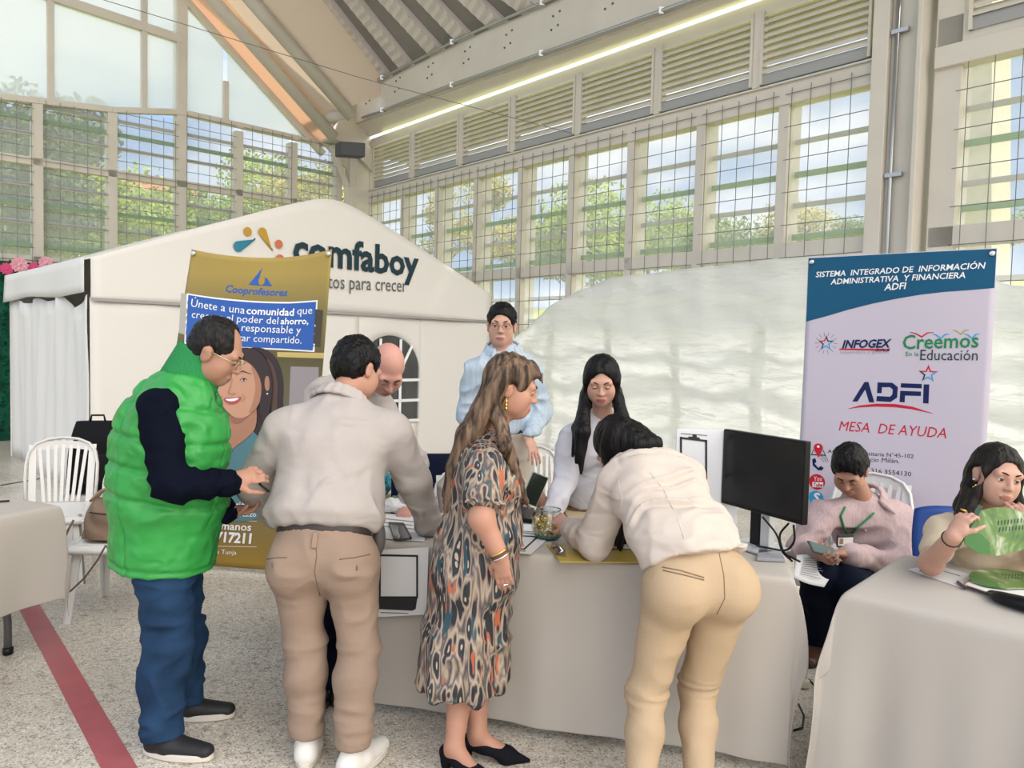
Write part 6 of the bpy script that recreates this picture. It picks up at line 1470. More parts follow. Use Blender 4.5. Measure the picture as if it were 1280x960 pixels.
# ------------------------------------------------ woman in patterned dress
def dressmat():
    m = bpy.data.materials.new('dress_print'); m.use_nodes = True; t = m.node_tree; B = t.nodes['Principled BSDF']; L_ = t.links.new
    c = t.nodes.new('ShaderNodeTexCoord'); mp_ = t.nodes.new('ShaderNodeMapping'); mp_.inputs['Scale'].default_value = (1,1,.20); L_(c.outputs['Object'], mp_.inputs['Vector'])
    w_ = t.nodes.new('ShaderNodeTexNoise'); w_.inputs['Scale'].default_value = 16; w_.inputs['Detail'].default_value = 2; L_(mp_.outputs['Vector'], w_.inputs['Vector'])
    mxv = t.nodes.new('ShaderNodeMix'); mxv.data_type = 'VECTOR'; mxv.inputs['Factor'].default_value = .05; L_(mp_.outputs['Vector'], mxv.inputs['A']); L_(w_.outputs['Color'], mxv.inputs['B'])
    v = t.nodes.new('ShaderNodeTexVoronoi'); v.inputs['Scale'].default_value = 40; L_(mxv.outputs['Result'], v.inputs['Vector'])
    r = t.nodes.new('ShaderNodeValToRGB'); e = r.color_ramp.elements; e[0].position = 0; e[0].color = (.42,.33,.22,1); e[1].position = 1; e[1].color = (.36,.28,.20,1)
    for p_, c_ in ((.13,(.50,.42,.30)),(.17,(.020,.022,.030)),(.42,(.016,.019,.028)),(.47,(.24,.17,.14)),(.56,(.40,.33,.24)),(.66,(.20,.15,.13)),(.78,(.05,.05,.055))): q = e.new(p_); q.color = (*c_,1)
    L_(v.outputs['Distance'], r.inputs['Fac'])
    n2 = t.nodes.new('ShaderNodeTexNoise'); n2.inputs['Scale'].default_value = 34; n2.inputs['Detail'].default_value = 1; n2.inputs['Distortion'].default_value = .5; L_(mp_.outputs['Vector'], n2.inputs['Vector'])
    r2 = t.nodes.new('ShaderNodeValToRGB'); r2.color_ramp.elements[0].position = .655; r2.color_ramp.elements[0].color = (0,0,0,1); r2.color_ramp.elements[1].position = .68; r2.color_ramp.elements[1].color = (1,1,1,1); L_(n2.outputs['Fac'], r2.inputs['Fac'])
    m1 = t.nodes.new('ShaderNodeMix'); m1.data_type = 'RGBA'; m1.inputs['B'].default_value = (.42,.11,.05,1); L_(r2.outputs['Color'], m1.inputs['Factor']); L_(r.outputs['Color'], m1.inputs['A'])
    n3 = t.nodes.new('ShaderNodeTexNoise'); n3.inputs['Scale'].default_value = 32; n3.inputs['Detail'].default_value = 1; mp3 = t.nodes.new('ShaderNodeMapping'); mp3.inputs['Scale'].default_value = (1,1,.20); mp3.inputs['Location'].default_value = (5,3,1); L_(c.outputs['Object'], mp3.inputs['Vector']); L_(mp3.outputs['Vector'], n3.inputs['Vector'])
    r3 = t.nodes.new('ShaderNodeValToRGB'); r3.color_ramp.elements[0].position = .64; r3.color_ramp.elements[0].color = (0,0,0,1); r3.color_ramp.elements[1].position = .67; r3.color_ramp.elements[1].color = (1,1,1,1); L_(n3.outputs['Fac'], r3.inputs['Fac'])
    m2 = t.nodes.new('ShaderNodeMix'); m2.data_type = 'RGBA'; m2.inputs['B'].default_value = (.02,.065,.085,1); L_(r3.outputs['Color'], m2.inputs['Factor']); L_(m1.outputs['Result'], m2.inputs['A'])
    L_(m2.outputs['Result'], B.inputs['Base Color']); B.inputs['Roughness'].default_value = .55; return m
M_dress = dressmat()
def woman_dress():
    j = J_(head=P(641,484,2.92), fwd=(.96,-.04,-.26), up=(.25,0,1), neck=P(610,553,2.92), pel=P(592,705,2.91), shL=P(612,580,3.08), shR=P(606,584,2.74), elR=P(602,648,2.66), wrR=P(625,694,2.66), elL=P(632,650,3.10), wrL=P(650,690,3.16),
           hiL=P(596,722,2.99), hiR=P(588,722,2.82), knL=P(600,830,2.95), knR=P(583,832,2.86), anL=G(597,914,.105), anR=G(568,929,.105), toeL=(.98,-.15,0), toeR=(.75,-.62,0))
    b = Body('woman with long brown hair in a patterned calf-length dress and black heels', j, G(585,945), .94, 1.0, .006, True)
    g = Grow(.0055); b.torso(g,-.004); b.head(g); b.arm(g,'R',.008); b.arm(g,'L',.004); b.leg(g,'L'); b.leg(g,'R'); b.hand(g,'R',(.18,-.02,-1),(.3,.95,0),.35,1); b.hand(g,'L',(.6,.2,-.5),(0,0,-1),.5)
    for d in 'LR':
        t = unit(b.J['toe'+d]); a = b.J['an'+d]; g.cone(a-ZV*.02, a+t*.10-ZV*.075, .034,.026,.02); g.cone(a-ZV*.01, a-t*.02-ZV*.05,.030,.026,.02); g.cone(a+t*.10-ZV*.075,a+t*.14-ZV*.08,.028,.02,.02)
    lp = b.lips(); body = emit('body', g, [SK1,M_lips], b.root, b.org, None, 1, lambda c: lp(c)); b.face(body, mat('brow_brown',(.05,.03,.02),.6), M_iris, None, True)
    # dress
    g = Grow(.0075); b.torso(g,.020,bust=1); hem = Vector((b.J['pel'].x-.035,b.J['pel'].y-.03,.285))
    g.cone(b.J['pel']+ZV*.03, hem+ZV*.02, .150,.165,.08,b.lath,1.22); g.ell(b.chest(.30)+b.front*.045,(.16,.115,.17),(b.lat,b.front,b.tup),.05); b.seat(g,.02,sz=.10)
    for d in 'LR':
        sh, el = b.J['sh'+d], b.J['el'+d]; g.cone(sh, sh.lerp(el,.58), .066,.072,.03)
    g.cut(hem,-ZV)
    for d in 'LR':
        pass
    c0 = npv(b.J['pel'])
    def dd(v,n):
        z = v[:,2]; a = np.arctan2(v[:,1]-c0[1],v[:,0]-c0[0]); low = np.clip((c0[2]-.05-z)/.5,0,1)
        return wrinkle(.006,(9,9,8),seed=20)(v,n)+low*(.014*np.sin(a*9+1+2*z)+.008*np.sin(a*17+z*3))
    emit('dress', g, M_dress, b.root, b.org, dd, 2)
    for d in 'LR':      # gathered cuff ruffle
        sh, el = b.J['sh'+d], b.J['el'+d]; ax = unit(el-sh); x = ax.orthogonal().normalized(); y = ax.cross(x); c = sh.lerp(el,.50); q = MB()
        q.grid(lambda i,k: c+ax*(.055*k-.004+.006*math.sin(i*2*math.pi*7))+(x*math.cos(i*2*math.pi)+y*math.sin(i*2*math.pi))*(.058+.028*abs(k-.35)+.008*math.sin(i*2*math.pi*11)*k), 88, 5); q.build('sleeve_ruffle', M_dress, b.root, b.org, smooth=True, solid=.003)
    # hair
    g = Grow(.006); b.hair_cap(g,.014); S = b.s
    b.face_open(g,.085,.065,.100); 
    for a in (-1,1): g.ell(b.H(a*.090,-.004,-.022),(.034,.034,.046),(b.r,b.f,b.u),.01,True)
    g.cone(b.H(0,.045,.095), b.H(.015,.088,.078), .026,.012,.02,b.r,1.6); g.cone(b.H(.015,.085,.080), b.H(.02,.112,.052), .010,.004,.015,b.r,1.8)
    for k in range(9):
        t = (k-4)/4; p0 = b.H(.07*t,-.06+.02*abs(t),.03); p1 = b.J['neck']+b.lat*.085*t-b.front*(.085-.02*abs(t))+ZV*.02; p2 = P(556+6*abs(t),618+8*(k%3),2.92)+b.lat*.10*t+ZV*.0; pm_ = p1.lerp(p2,.5)+V(-.005,0,0)
        g.cone(p0,p1,.036,.036,.02); g.cone(p1,pm_,.034,.030,.02); g.cone(pm_,p2,.028,.012,.02)
    q0 = b.H(.075,-.045,-.03)
    for k in range(5):      # lock falling in front of the near shoulder
        o_ = .012*k; a0_ = b.H(.074,-.070+o_*.3,-.06); a1_ = P(632+o_*60,560,2.76+o_*.6); a2_ = P(655+o_*120,620+o_*300,2.82+.02*k); g.cone(a0_,a1_,.020,.017,.015); g.cone(a1_,a2_,.016,.006,.015)
    dirn = npv(V(-.35,0,-1).normalized())
    def hd(v,n):
        p = v-np.outer((v@dirn)*.93,dirn); return .0055*vnoise(p*95)+.006*vnoise(p*42+4)
    emit('hair', g, HBR, b.root, b.org, hd, 1)
    ear = b.H(.083,-.01,-.045); e = MB(); e.tube([ear,ear-ZV*.012],.002,6); [e.ico(ear-ZV*(.012+.013*k),.0075,1,sc=(.8,.8,1.1)) for k in range(3)]; e.build('earring', M_gold, b.root, b.org, smooth=True)
    # bracelets and ring
    el, wr = b.J['elR'], b.J['wrR']; ax = unit(wr-el); x = ax.orthogonal().normalized(); y = ax.cross(x)
    for k,(t,m) in enumerate(((.90,M_gold),(.96,mat('bracelet_brown',(.10,.045,.03),.5)),(1.02,M_silver))):
        MB().tube([el.lerp(wr,t)+(x*math.cos(a)+y*math.sin(a))*.033 for a in np.linspace(0,2*math.pi,22)[:-1]],.0032,6,closed=True).build('bracelet',m,b.root,b.org,smooth=True)
    D_,N_,T = b.hax['R']; rp_ = wr+D_*.104-T*.004-N_*.0; MB().tube([rp_+(T*math.cos(a)+N_*math.sin(a))*.0105 for a in np.linspace(0,2*math.pi,16)[:-1]],.0024,6,closed=True).build('ring',M_silver,b.root,b.org,smooth=True); 
    MB().ico(rp_-N_*.012,.006,2).build('ring_stone',M_silver,b.root,b.org,smooth=True)
    # heels
    msu = mat('suede_black',(.010,.010,.014),.75)
    for d in 'LR':
        t = unit(b.J['toe'+d]); a = b.J['an'+d]; sd = t.cross(ZV); hb_ = Vector((a.x,a.y,0))-t*.035; g = Grow(.005)
        g.cone(hb_+ZV*.062, hb_+t*.07+ZV*.048,.030,.030,.02); g.cone(hb_+t*.07+ZV*.048, hb_+t*.15+ZV*.022,.031,.034,.02,sd,1.12); g.cone(hb_+t*.15+ZV*.020, hb_+t*.235+ZV*.012,.033,.008,.02,sd,1.1); g.cone(hb_-t*.008+ZV*.055,hb_-t*.005+ZV*.008,.024,.020,.01)
        g.ell(hb_+t*.08+ZV*.115,(.10,.034,.05),(t,sd,ZV),.01,True); g.ell(hb_+t*.075+ZV*.0,(.055,.05,.030),(t,sd,ZV),.01,True); g.cut(ZV*.0,-ZV); emit('high_heel', g, msu, b.root, b.org, None, 1)
woman_dress()
# ------------------------------------------------ young man at the back
def man_back():
    j = J_(head=P(627,407,4.75), fwd=(-.04,-1,-.06), up=(.02,0,1), neck=P(629,441,4.78), pel=P(628,552,4.78), shL=P(662,462,4.80), shR=P(594,464,4.74), elL=P(676,515,4.83), wrL=P(660,548,4.62), elR=P(585,518,4.76), wrR=P(590,570,4.66),
           hiL=P(643,565,4.80), hiR=P(612,565,4.76), knL=P(645,640,4.75), knR=P(612,640,4.72), anL=G(645,748,.085), anR=G(610,750,.085), toeL=(.2,-1,0), toeR=(-.2,-1,0))
    b = Body('young man in glasses and light blue shirt standing by the tent corner', j, G(627,748), 1.06, .95, .007)
    g = Grow(.0055); b.torso(g,-.004); b.head(g); b.arm(g,'L'); b.arm(g,'R'); b.leg(g,'L',-.01); b.leg(g,'R',-.01); b.hand(g,'L',(.35,-.45,-.8),(-.5,.5,-.4),.35,spread=1); b.hand(g,'R',(0,-.2,-1),(.9,.2,0),.4)
    lp = b.lips(); body = emit('body', g, [SK3,M_lipsm], b.root, b.org, None, 1, lambda c: lp(c)); b.face(body, HB, M_iris, mat('glasses_rose',(.25,.14,.12),.3,metal=.4))
    b.hair_short(HB,.012,seed=7)
    ms = mat('shirt_light_blue',(.40,.48,.56),.8,var=.12,vscale=1.5,bump=.1,bscale=60,stretch=(40,40,1))
    g = Grow(.008); b.torso(g,.020); [b.arm(g,d,.018,t1=.9) for d in 'LR']; g.cut(b.J['pel']+b.tup*.06,-b.tup); g.cone(b.J['neck']+b.front*.09,b.chest(.78)+b.front*.13,.022,.008,.01,sub=True)
    emit('shirt', g, ms, b.root, b.org, wrinkle(.006,(10,10,12),seed=22), 2); collar(b, ms, .070,.055)
    g = Grow(.008); b.torso(g,.012); [b.leg(g,d,.02,infa=.03) for d in 'LR']; g.cut(b.J['pel']+b.tup*.08,b.tup); g.cut(ZV*.05,-ZV); emit('trousers', g, mat('trousers_sand',(.50,.44,.37),.8), b.root, b.org, wrinkle(.005,(9,9,14),seed=23), 2); belt(b, M_belt, t=.075, inf=.02)
    for d in 'LR': b.shoe(d, mat('shoe_brown_dark',(.05,.03,.02),.4), M_soled)
man_back()
# ------------------------------------------------ woman in white behind the table
def long_hair(b, m, ends_l, ends_r, cap=.013, part=True, back=None, w_=.067, top=.072, ear=0):
    g = Grow(.006); b.hair_cap(g,cap); b.face_open(g,w_,top,.088)
    g.cone(b.H(0,.02,.136),b.H(0,.10,.075),.006,.006,.012,sub=True)
    g.cone(b.H(0,.04,-.10), b.J['neck']+b.front*.08, .040,.055,.015,sub=True)
    for sgn, ends in ((1,ends_l),(-1,ends_r)):
        for k,(e1,e2) in enumerate(ends):
            y = .030-.035*k; a = b.H(sgn*.076,y,.01); a1 = b.H(sgn*.080,y-.004,-.075); g.cone(b.H(sgn*.06,y-.01,.06),a,.018,.017,.02); g.cone(a,a1,.017,.017,.015); g.cone(a1,e1,.018,.027,.03); g.cone(e1,e2,.027,.008,.02)
    if ear: g.ell(b.H(ear*.092,.006,-.018),(.032,.036,.046),(b.r,b.f,b.u),.01,True)
    if back: 
        for (p0,p1) in back: g.cone(b.H(0,-.08,-.02),p0,.06,.05,.03,b.lat,1.2); g.cone(p0,p1,.045,.02,.03,b.lat,1.5)
    def hd(v,n): return .0022*vnoise(v*np.array([110,110,9]))+.003*vnoise(v*np.array([45,45,5])+4)
    return emit('hair', g, m, b.root, b.org, hd, 1)
def woman_white():
    j = J_(head=P(752,476,3.72), fwd=(-.12,-.90,-.36), up=(-.05,-.25,.9), neck=P(754,524,3.84), pel=P(738,640,3.90), shL=P(794,552,3.86), shR=P(713,548,3.80), elR=P(706,598,3.74), wrR=P(691,641,3.56), elL=P(806,610,3.80), wrL=P(790,655,3.62),
           hiL=P(758,655,3.92), hiR=P(720,655,3.90), knL=P(756,745,3.88), knR=P(722,745,3.86), anL=G(756,838,.085), anR=G(722,838,.085), toeL=(.2,-1,0), toeR=(-.2,-1,0))
    b = Body('smiling woman with long black hair standing behind the middle table in a white blouse', j, G(740,838), .93, .93, .006, True)
    g = Grow(.005); b.torso(g,-.004); b.head(g); b.arm(g,'L'); b.arm(g,'R'); b.leg(g,'L',-.01); b.leg(g,'R',-.01); b.hand(g,'R',(.0,-.75,-.45),(0,.2,-1),.35); b.hand(g,'L',(-.3,-.8,-.4),(0,.2,-1),.35)
    lp = b.lips(); body = emit('body', g, [SK3,M_lips], b.root, b.org, None, 1, lambda c: lp(c)); b.face(body, HB, M_iris, None, True)
    long_hair(b, HB, [(P(726,540,3.63),P(720,578,3.60)),(P(731,540,3.63),P(726,592,3.58)),(P(722,535,3.68),P(716,570,3.65))], [(P(781,535,3.64),P(788,575,3.60)),(P(787,540,3.66),P(801,592,3.62)),(P(777,540,3.64),P(783,582,3.58))], back=[(b.J['neck']-b.front*.07,b.chest(.6)-b.front*.13)])
    for sgn in (-1,1): e = MB(); e.ico(b.H(sgn*.082,.0,-.05),.006,2); e.build('earring', M_silver, b.root, b.org, smooth=True)
    ms = mat('blouse_white',(.55,.54,.585),.75,bump=.08,bscale=60,wr=(7,.5))
    g = Grow(.0075); b.torso(g,.018,bust=1); [b.arm(g,d,.019,t1=.94) for d in 'LR']; g.cut(b.J['pel']+b.tup*.045,-b.tup); g.cone(b.J['neck']+b.front*.07,b.chest(.74)+b.front*.15,.030,.006,.01,sub=True)
    emit('blouse', g, ms, b.root, b.org, wrinkle(.006,(10,10,11),seed=31), 2); collar(b, ms, .068,.055,gap=.75)
    g = Grow(.008); b.torso(g,.010); [b.leg(g,d,.012,infa=.012) for d in 'LR']; g.cut(b.J['pel']+b.tup*.065,b.tup); g.cut(ZV*.06,-ZV); emit('trousers', g, mat('trousers_brown',(.20,.13,.075),.8), b.root, b.org, wrinkle(.004,seed=32), 2); belt(b, M_belt, t=.06, inf=.016)
    for d in 'LR': b.shoe(d, mat('flat_black',(.012,.012,.012),.5), M_soled, .24)
woman_white()
# ------------------------------------------------ bending woman
def woman_bend():
    j = J_(head=P(772,561,3.04), fwd=(-.30,.52,-.80), up=(-.30,.72,.62), neck=P(800,575,2.98), pel=P(873,712,2.62), shL=P(768,606,2.90), shR=P(858,596,3.02), elL=P(742,680,2.97), wrL=P(712,659,3.16), elR=P(806,668,3.16), wrR=P(772,676,3.20),
           hiL=P(842,738,2.60), hiR=P(905,736,2.64), knL=P(808,868,2.62), knR=P(872,862,2.72), anL=G(796,1010,.085), anR=G(874,1004,.085), toeL=(-.25,1,0), toeR=(.15,1,0))
    b = Body('woman in a white blouse and tan trousers bending over the middle table, back turned', j, G(840,1010), .96, .96, .006, True); b.back_dir = V(.06,-.97,.16)
    g = Grow(.0055); b.torso(g,-.006); b.head(g); b.arm(g,'L'); b.arm(g,'R'); b.leg(g,'L',-.01); b.leg(g,'R',-.01); b.hand(g,'L',(-.55,.75,.25),(.5,.3,-.6),.55); b.hand(g,'R',(-.7,.4,-.2),(0,.1,-1),.8)
    lp = b.lips(); body = emit('body', g, [SK3,M_lips], b.root, b.org, None, 1, lambda c: lp(c)); b.face(body, HB, M_iris, None, True)
    g = Grow(.006); b.hair_cap(g,.014); b.face_open(g,.060,.05,.100)
    for k in range(7):
        t = (k-3)/3; p0 = b.H(-.055+.01*t,-.03+.03*t,-.02); p1 = P(772+5*t,620,3.06+.04*t); p2 = P(775+9*t,682+6*math.cos(t*2),3.10+.05*t); g.cone(p0,p1,.032,.026,.02); g.cone(p1,p2,.024,.006,.015)
    for k in range(4): t = k/3; g.cone(b.H(-.05+.1*t,-.09,0), b.J['neck']+b.lat*(t-.5)*.08-b.front*.075+V(0,.0,.01), .04,.03,.03)
    emit('hair', g, HB, b.root, b.org, lambda v,n: .003*vnoise(v*np.array([110,110,9]))+.004*vnoise(v*np.array([45,45,6])+4), 1)
    ms = mat('blouse_cream',(.56,.49,.435),.75,bump=.06,bscale=50,wr=(6,.5,(1,1,2)))
    g = Grow(.0075); b.torso(g,.022); [b.arm(g,d,.024,t1=.93) for d in 'LR']
    hemc = P(868,690,2.62); hn = unit(V(.10,-.42,-.9)); g.cone(b.J['pel'], b.chest(.3), .128,.122,.05,b.lath,1.42); g.cut(b.J['pel']+b.tup*.035,-unit(b.tup+ZV*.6))
    c0 = npv(b.J['pel']); tu = npv(b.tup); la = npv(b.lat)
    def dsp(v,n):
        z = (v-c0)@tu; x = (v-c0)@la; q = np.stack([x*3,z*24+3*vnoise(v*6),(v@npv(b.front))*3],1); back = np.clip(-(n@npv(b.front))+.2,0,1)
        return (.016*(1-2*np.abs(vnoise(q))))*np.clip((.52-z)/.1,.25,1)*back+wrinkle(.004,(9,9,9),seed=41)(v,n)-.003*np.exp(-((x+.075-.05*z)/.006)**2)*0
    emit('blouse', g, ms, b.root, b.org, dsp, 2); collar(b, ms, .060,.04)
    g = Grow(.0065); e, w_ = b.J['elL'], b.J['wrL']; d_ = unit(w_-e); g.cone(e.lerp(w_,.72),w_,.050,.044,.01); g.cut(e.lerp(w_,.76),-d_).cut(e.lerp(w_,.98),d_); emit('cuff', g, ms, b.root, b.org, wrinkle(.002,(20,20,20)), 1)
    g = Grow(.0075); b.torso(g,.012); b.seat(g,.010,sz=.104); [b.leg(g,d,.018,infk=.008,infa=.006) for d in 'LR']; g.cut(b.J['pel']+b.tup*.075,unit(b.tup+ZV*.6)); g.cut(ZV*.09,-ZV)
    bk = b.back_dir; pc = b.J['hiL'].lerp(b.J['hiR'],.5); g.cone(pc+bk*.165-ZV*.11, pc+bk*.175+ZV*.03, .008,.004,.02,sub=True)
    kz = b.J['knL'].z
    emit('trousers', g, M_tan, b.root, b.org, lambda v,n: .004*(1-2*np.abs(vnoise(v*np.array([7,7,12]))))+.009*np.exp(-((v[:,2]-kz-.01)/.035)**2)*(1-2*np.abs(vnoise(v*np.array([7,7,40])))), 2)
    st_ = mat('welt_tan',(.22,.15,.09),.8)
    surf_line(b,'trousers',[(828,709),(850,713),(880,722)],.0025,st_,'pocket_welt'); surf_line(b,'trousers',[(829,713),(852,718),(880,725)],.0025,st_,'pocket_welt'); surf_line(b,'trousers',[(899,692),(905,720),(906,748),(896,768)],.0018,st_,'back_seam'); surf_line(b,'trousers',[(938,700),(944,712)],.0025,st_,'pocket_welt')
    se_ = mat('seam_cream',(.62,.56,.50),.8)
    surf_line(b,'blouse',[(812,590),(830,612),(846,645),(858,680)],.0016,se_,'back_seam'); surf_line(b,'blouse',[(772,598),(778,625),(772,650)],.0016,se_,'shoulder_seam')
    for d in 'LR': b.shoe(d, mat('flat_beige',(.30,.22,.15),.5), M_soled, .25)
    wr, el = b.J['wrL'], b.J['elL']; ax = unit(wr-el); x = ax.orthogonal().normalized(); y = ax.cross(x)
    MB().tube([wr+ax*.0+(x*math.cos(a)+y*math.sin(a))*.030 for a in np.linspace(0,6.28,20)[:-1]],.003,6,closed=True).build('bracelet', mat('bracelet_dark',(.08,.04,.03),.4), b.root, b.org, smooth=True)
    q = MB(); q.tube([P(742,692,2.70)+V(0,.0,0)]+[P(742,692,2.70)+V(.0,.0,0)+V(.001,0,-.01)],.001,4)
    g = b.tip['R']; o = MB().tube([g+V(.02,-.03,.09),g+V(-.03,.02,-.02)],.0045,8).build('pen', K_blue, None, g, smooth=True); o.location = g; tag(o,'blue pen in the writing hand of the bending woman','pen')
woman_bend()
# ------------------------------------------------ seated man in pink
def man_seated():
    j = J_(head=P(1062,588,3.92), fwd=(-.42,-.62,-.62), up=(-.25,-.40,.88), neck=P(1079,630,4.04), pel=P(1104,728,4.28), shR=P(1030,642,3.98), shL=P(1126,646,4.12), elR=P(1002,686,3.92), wrR=P(1018,690,3.74), elL=P(1118,704,3.92), wrL=P(1056,692,3.76),
           hiR=P(1078,728,4.20), hiL=P(1126,736,4.26), knR=P(1020,716,3.76), knL=P(1062,730,3.72), anR=G(1022,800,.085), anL=G(1076,806,.085), toeR=(-.55,-.8,0), toeL=(-.2,-1,0))
    b = Body('seated man in a pink striped shirt with a green lanyard, looking down at his phone', j, G(1090,790), 1.0, 1.06, .006)
    g = Grow(.0055); b.torso(g,-.004); b.head(g); b.arm(g,'L'); b.arm(g,'R'); b.leg(g,'L',-.01); b.leg(g,'R',-.01); b.hand(g,'L',(-.85,-.25,.05),(-.2,.1,.9),.9); b.hand(g,'R',(.1,-.6,-.1),(.5,.1,.6),.9)
    lp = b.lips(); body = emit('body', g, [SK2,M_lipsm], b.root, b.org, None, 1, lambda c: lp(c)); b.face(body, HB, M_iris, None, True)
    b.hair_short(HB,.014,seed=11)
    ms = mat('shirt_pink_striped',(.46,.345,.345),.8,var=.12,vscale=1,bump=.05,bscale=1,stretch=(120,120,1.5),wr=(5,.5))
    g = Grow(.0075); b.torso(g,.022,belly=.02); [b.arm(g,d,.022,t1=.9) for d in 'LR']; g.cut(b.J['pel'],-b.tup)
    emit('shirt', g, ms, b.root, b.org, wrinkle(.006,(9,9,11),seed=51,amp2=.002), 2); collar(b, ms, .080,.06,gap=.45)
    g = Grow(.008); g.cone(b.J['hiL'],b.J['hiR'],.125,.125,.05); [b.leg(g,d,.02,infa=.03) for d in 'LR']; g.cut(ZV*.06,-ZV); emit('jeans', g, M_djean, b.root, b.org, wrinkle(.005,seed=52), 2)
    for d in 'LR': b.shoe(d, mat('boot_brown',(.085,.042,.025),.35), mat('boot_sole',(.02,.015,.01),.5), .28, tall=.11)
    lan = mat('lanyard_green',(.015,.22,.07),.5); nk = b.J['neck']; p0 = P(1050,652,3.80); bd = P(1056,672,3.79)
    surf_line(b,'shirt',[(1056,634),(1050,645),(1054,658),(1060,668)],.0055,lan,'lanyard',lift=.006); surf_line(b,'shirt',[(1092,641),(1082,650),(1070,660),(1062,670)],.0055,lan,'lanyard',lift=.006)
    bx = unit(V(1,.25,0)); o = thing('badge_tmp',None,None); bpy.data.objects.remove(o)
    q = MB(); q.ob(bd-bx*.048-ZV*.045, bx*.096, V(.02,-.07,0).normalized()*.006, ZV*.060); bg_ = q.build('name_badge', mat('badge_black',(.02,.02,.02),.3), b.root, b.org, bevel=.002)
    q = MB(); q.ob(bd-bx*.043-ZV*.038+V(.02,-.07,0).normalized()*.0065, bx*.086, V(.02,-.07,0).normalized()*.001, ZV*.040); q.build('badge_card', mat('badge_card',(.60,.58,.55),.4), bg_, b.org)
    q = MB(); q.ob(bd-bx*.036-ZV*.030+V(.02,-.07,0).normalized()*.0078, bx*.022, V(.02,-.07,0).normalized()*.0005, ZV*.028); q.build('badge_photo', mat('badge_photo',(.25,.13,.10),.4), bg_, b.org)
    c = P(1028,688,3.665); o = thing('phone','dark green phone held in the hands of the seated man in pink','phone',c); q = MB(); ex = unit(V(.9,.1,-.25)); ey = unit(V(-.1,.75,.5)); q.ob(c-ex*.07-ey*.035, ex*.14, ey*.07, ex.cross(ey)*.009); q.build('body', mat('phone_green',(.04,.08,.07),.3), o, c, bevel=.003)
    q = MB(); q.ob(c-ex*.064-ey*.031+ex.cross(ey)*.0095, ex*.128, ey*.062, ex.cross(ey)*.0006); q.build('screen', mat('phone_screen',(.10,.14,.14),.1), o, c)
    cs = [P(996,694,3.70),P(1054,694,3.82),P(1030,735,3.62),P(992,722,3.56)]; cc = sum(cs,Vector())/4; o = thing('printed_sheet','white printed sheet on the lap of the seated man in pink','paper',cc); q = MB(); q.grid(lambda i,k: cs[0].lerp(cs[1],i).lerp(cs[3].lerp(cs[2],i),k)+ZV*.006*math.sin(i*4+k*3), 8, 8); q.build('sheet', M_paper, o, cc, smooth=True, solid=.0015)
    q = MB(); nn = (cs[1]-cs[0]).cross(cs[3]-cs[0]).normalized(); nn = nn if nn.dot(CAM0-cc)>0 else -nn
    for k in range(9):
        t = .18+.08*k; a0 = cs[0].lerp(cs[3],t).lerp(cs[1].lerp(cs[2],t),.15); a1 = cs[0].lerp(cs[3],t).lerp(cs[1].lerp(cs[2],t),.55+.3*((k*7)%3)/3); q.beam(a0+nn*.009,a1+nn*.009,.003,.0008,nn)
    q.build('printed_lines', mat('ink_soft',(.25,.25,.27),.7), o, cc)
man_seated()
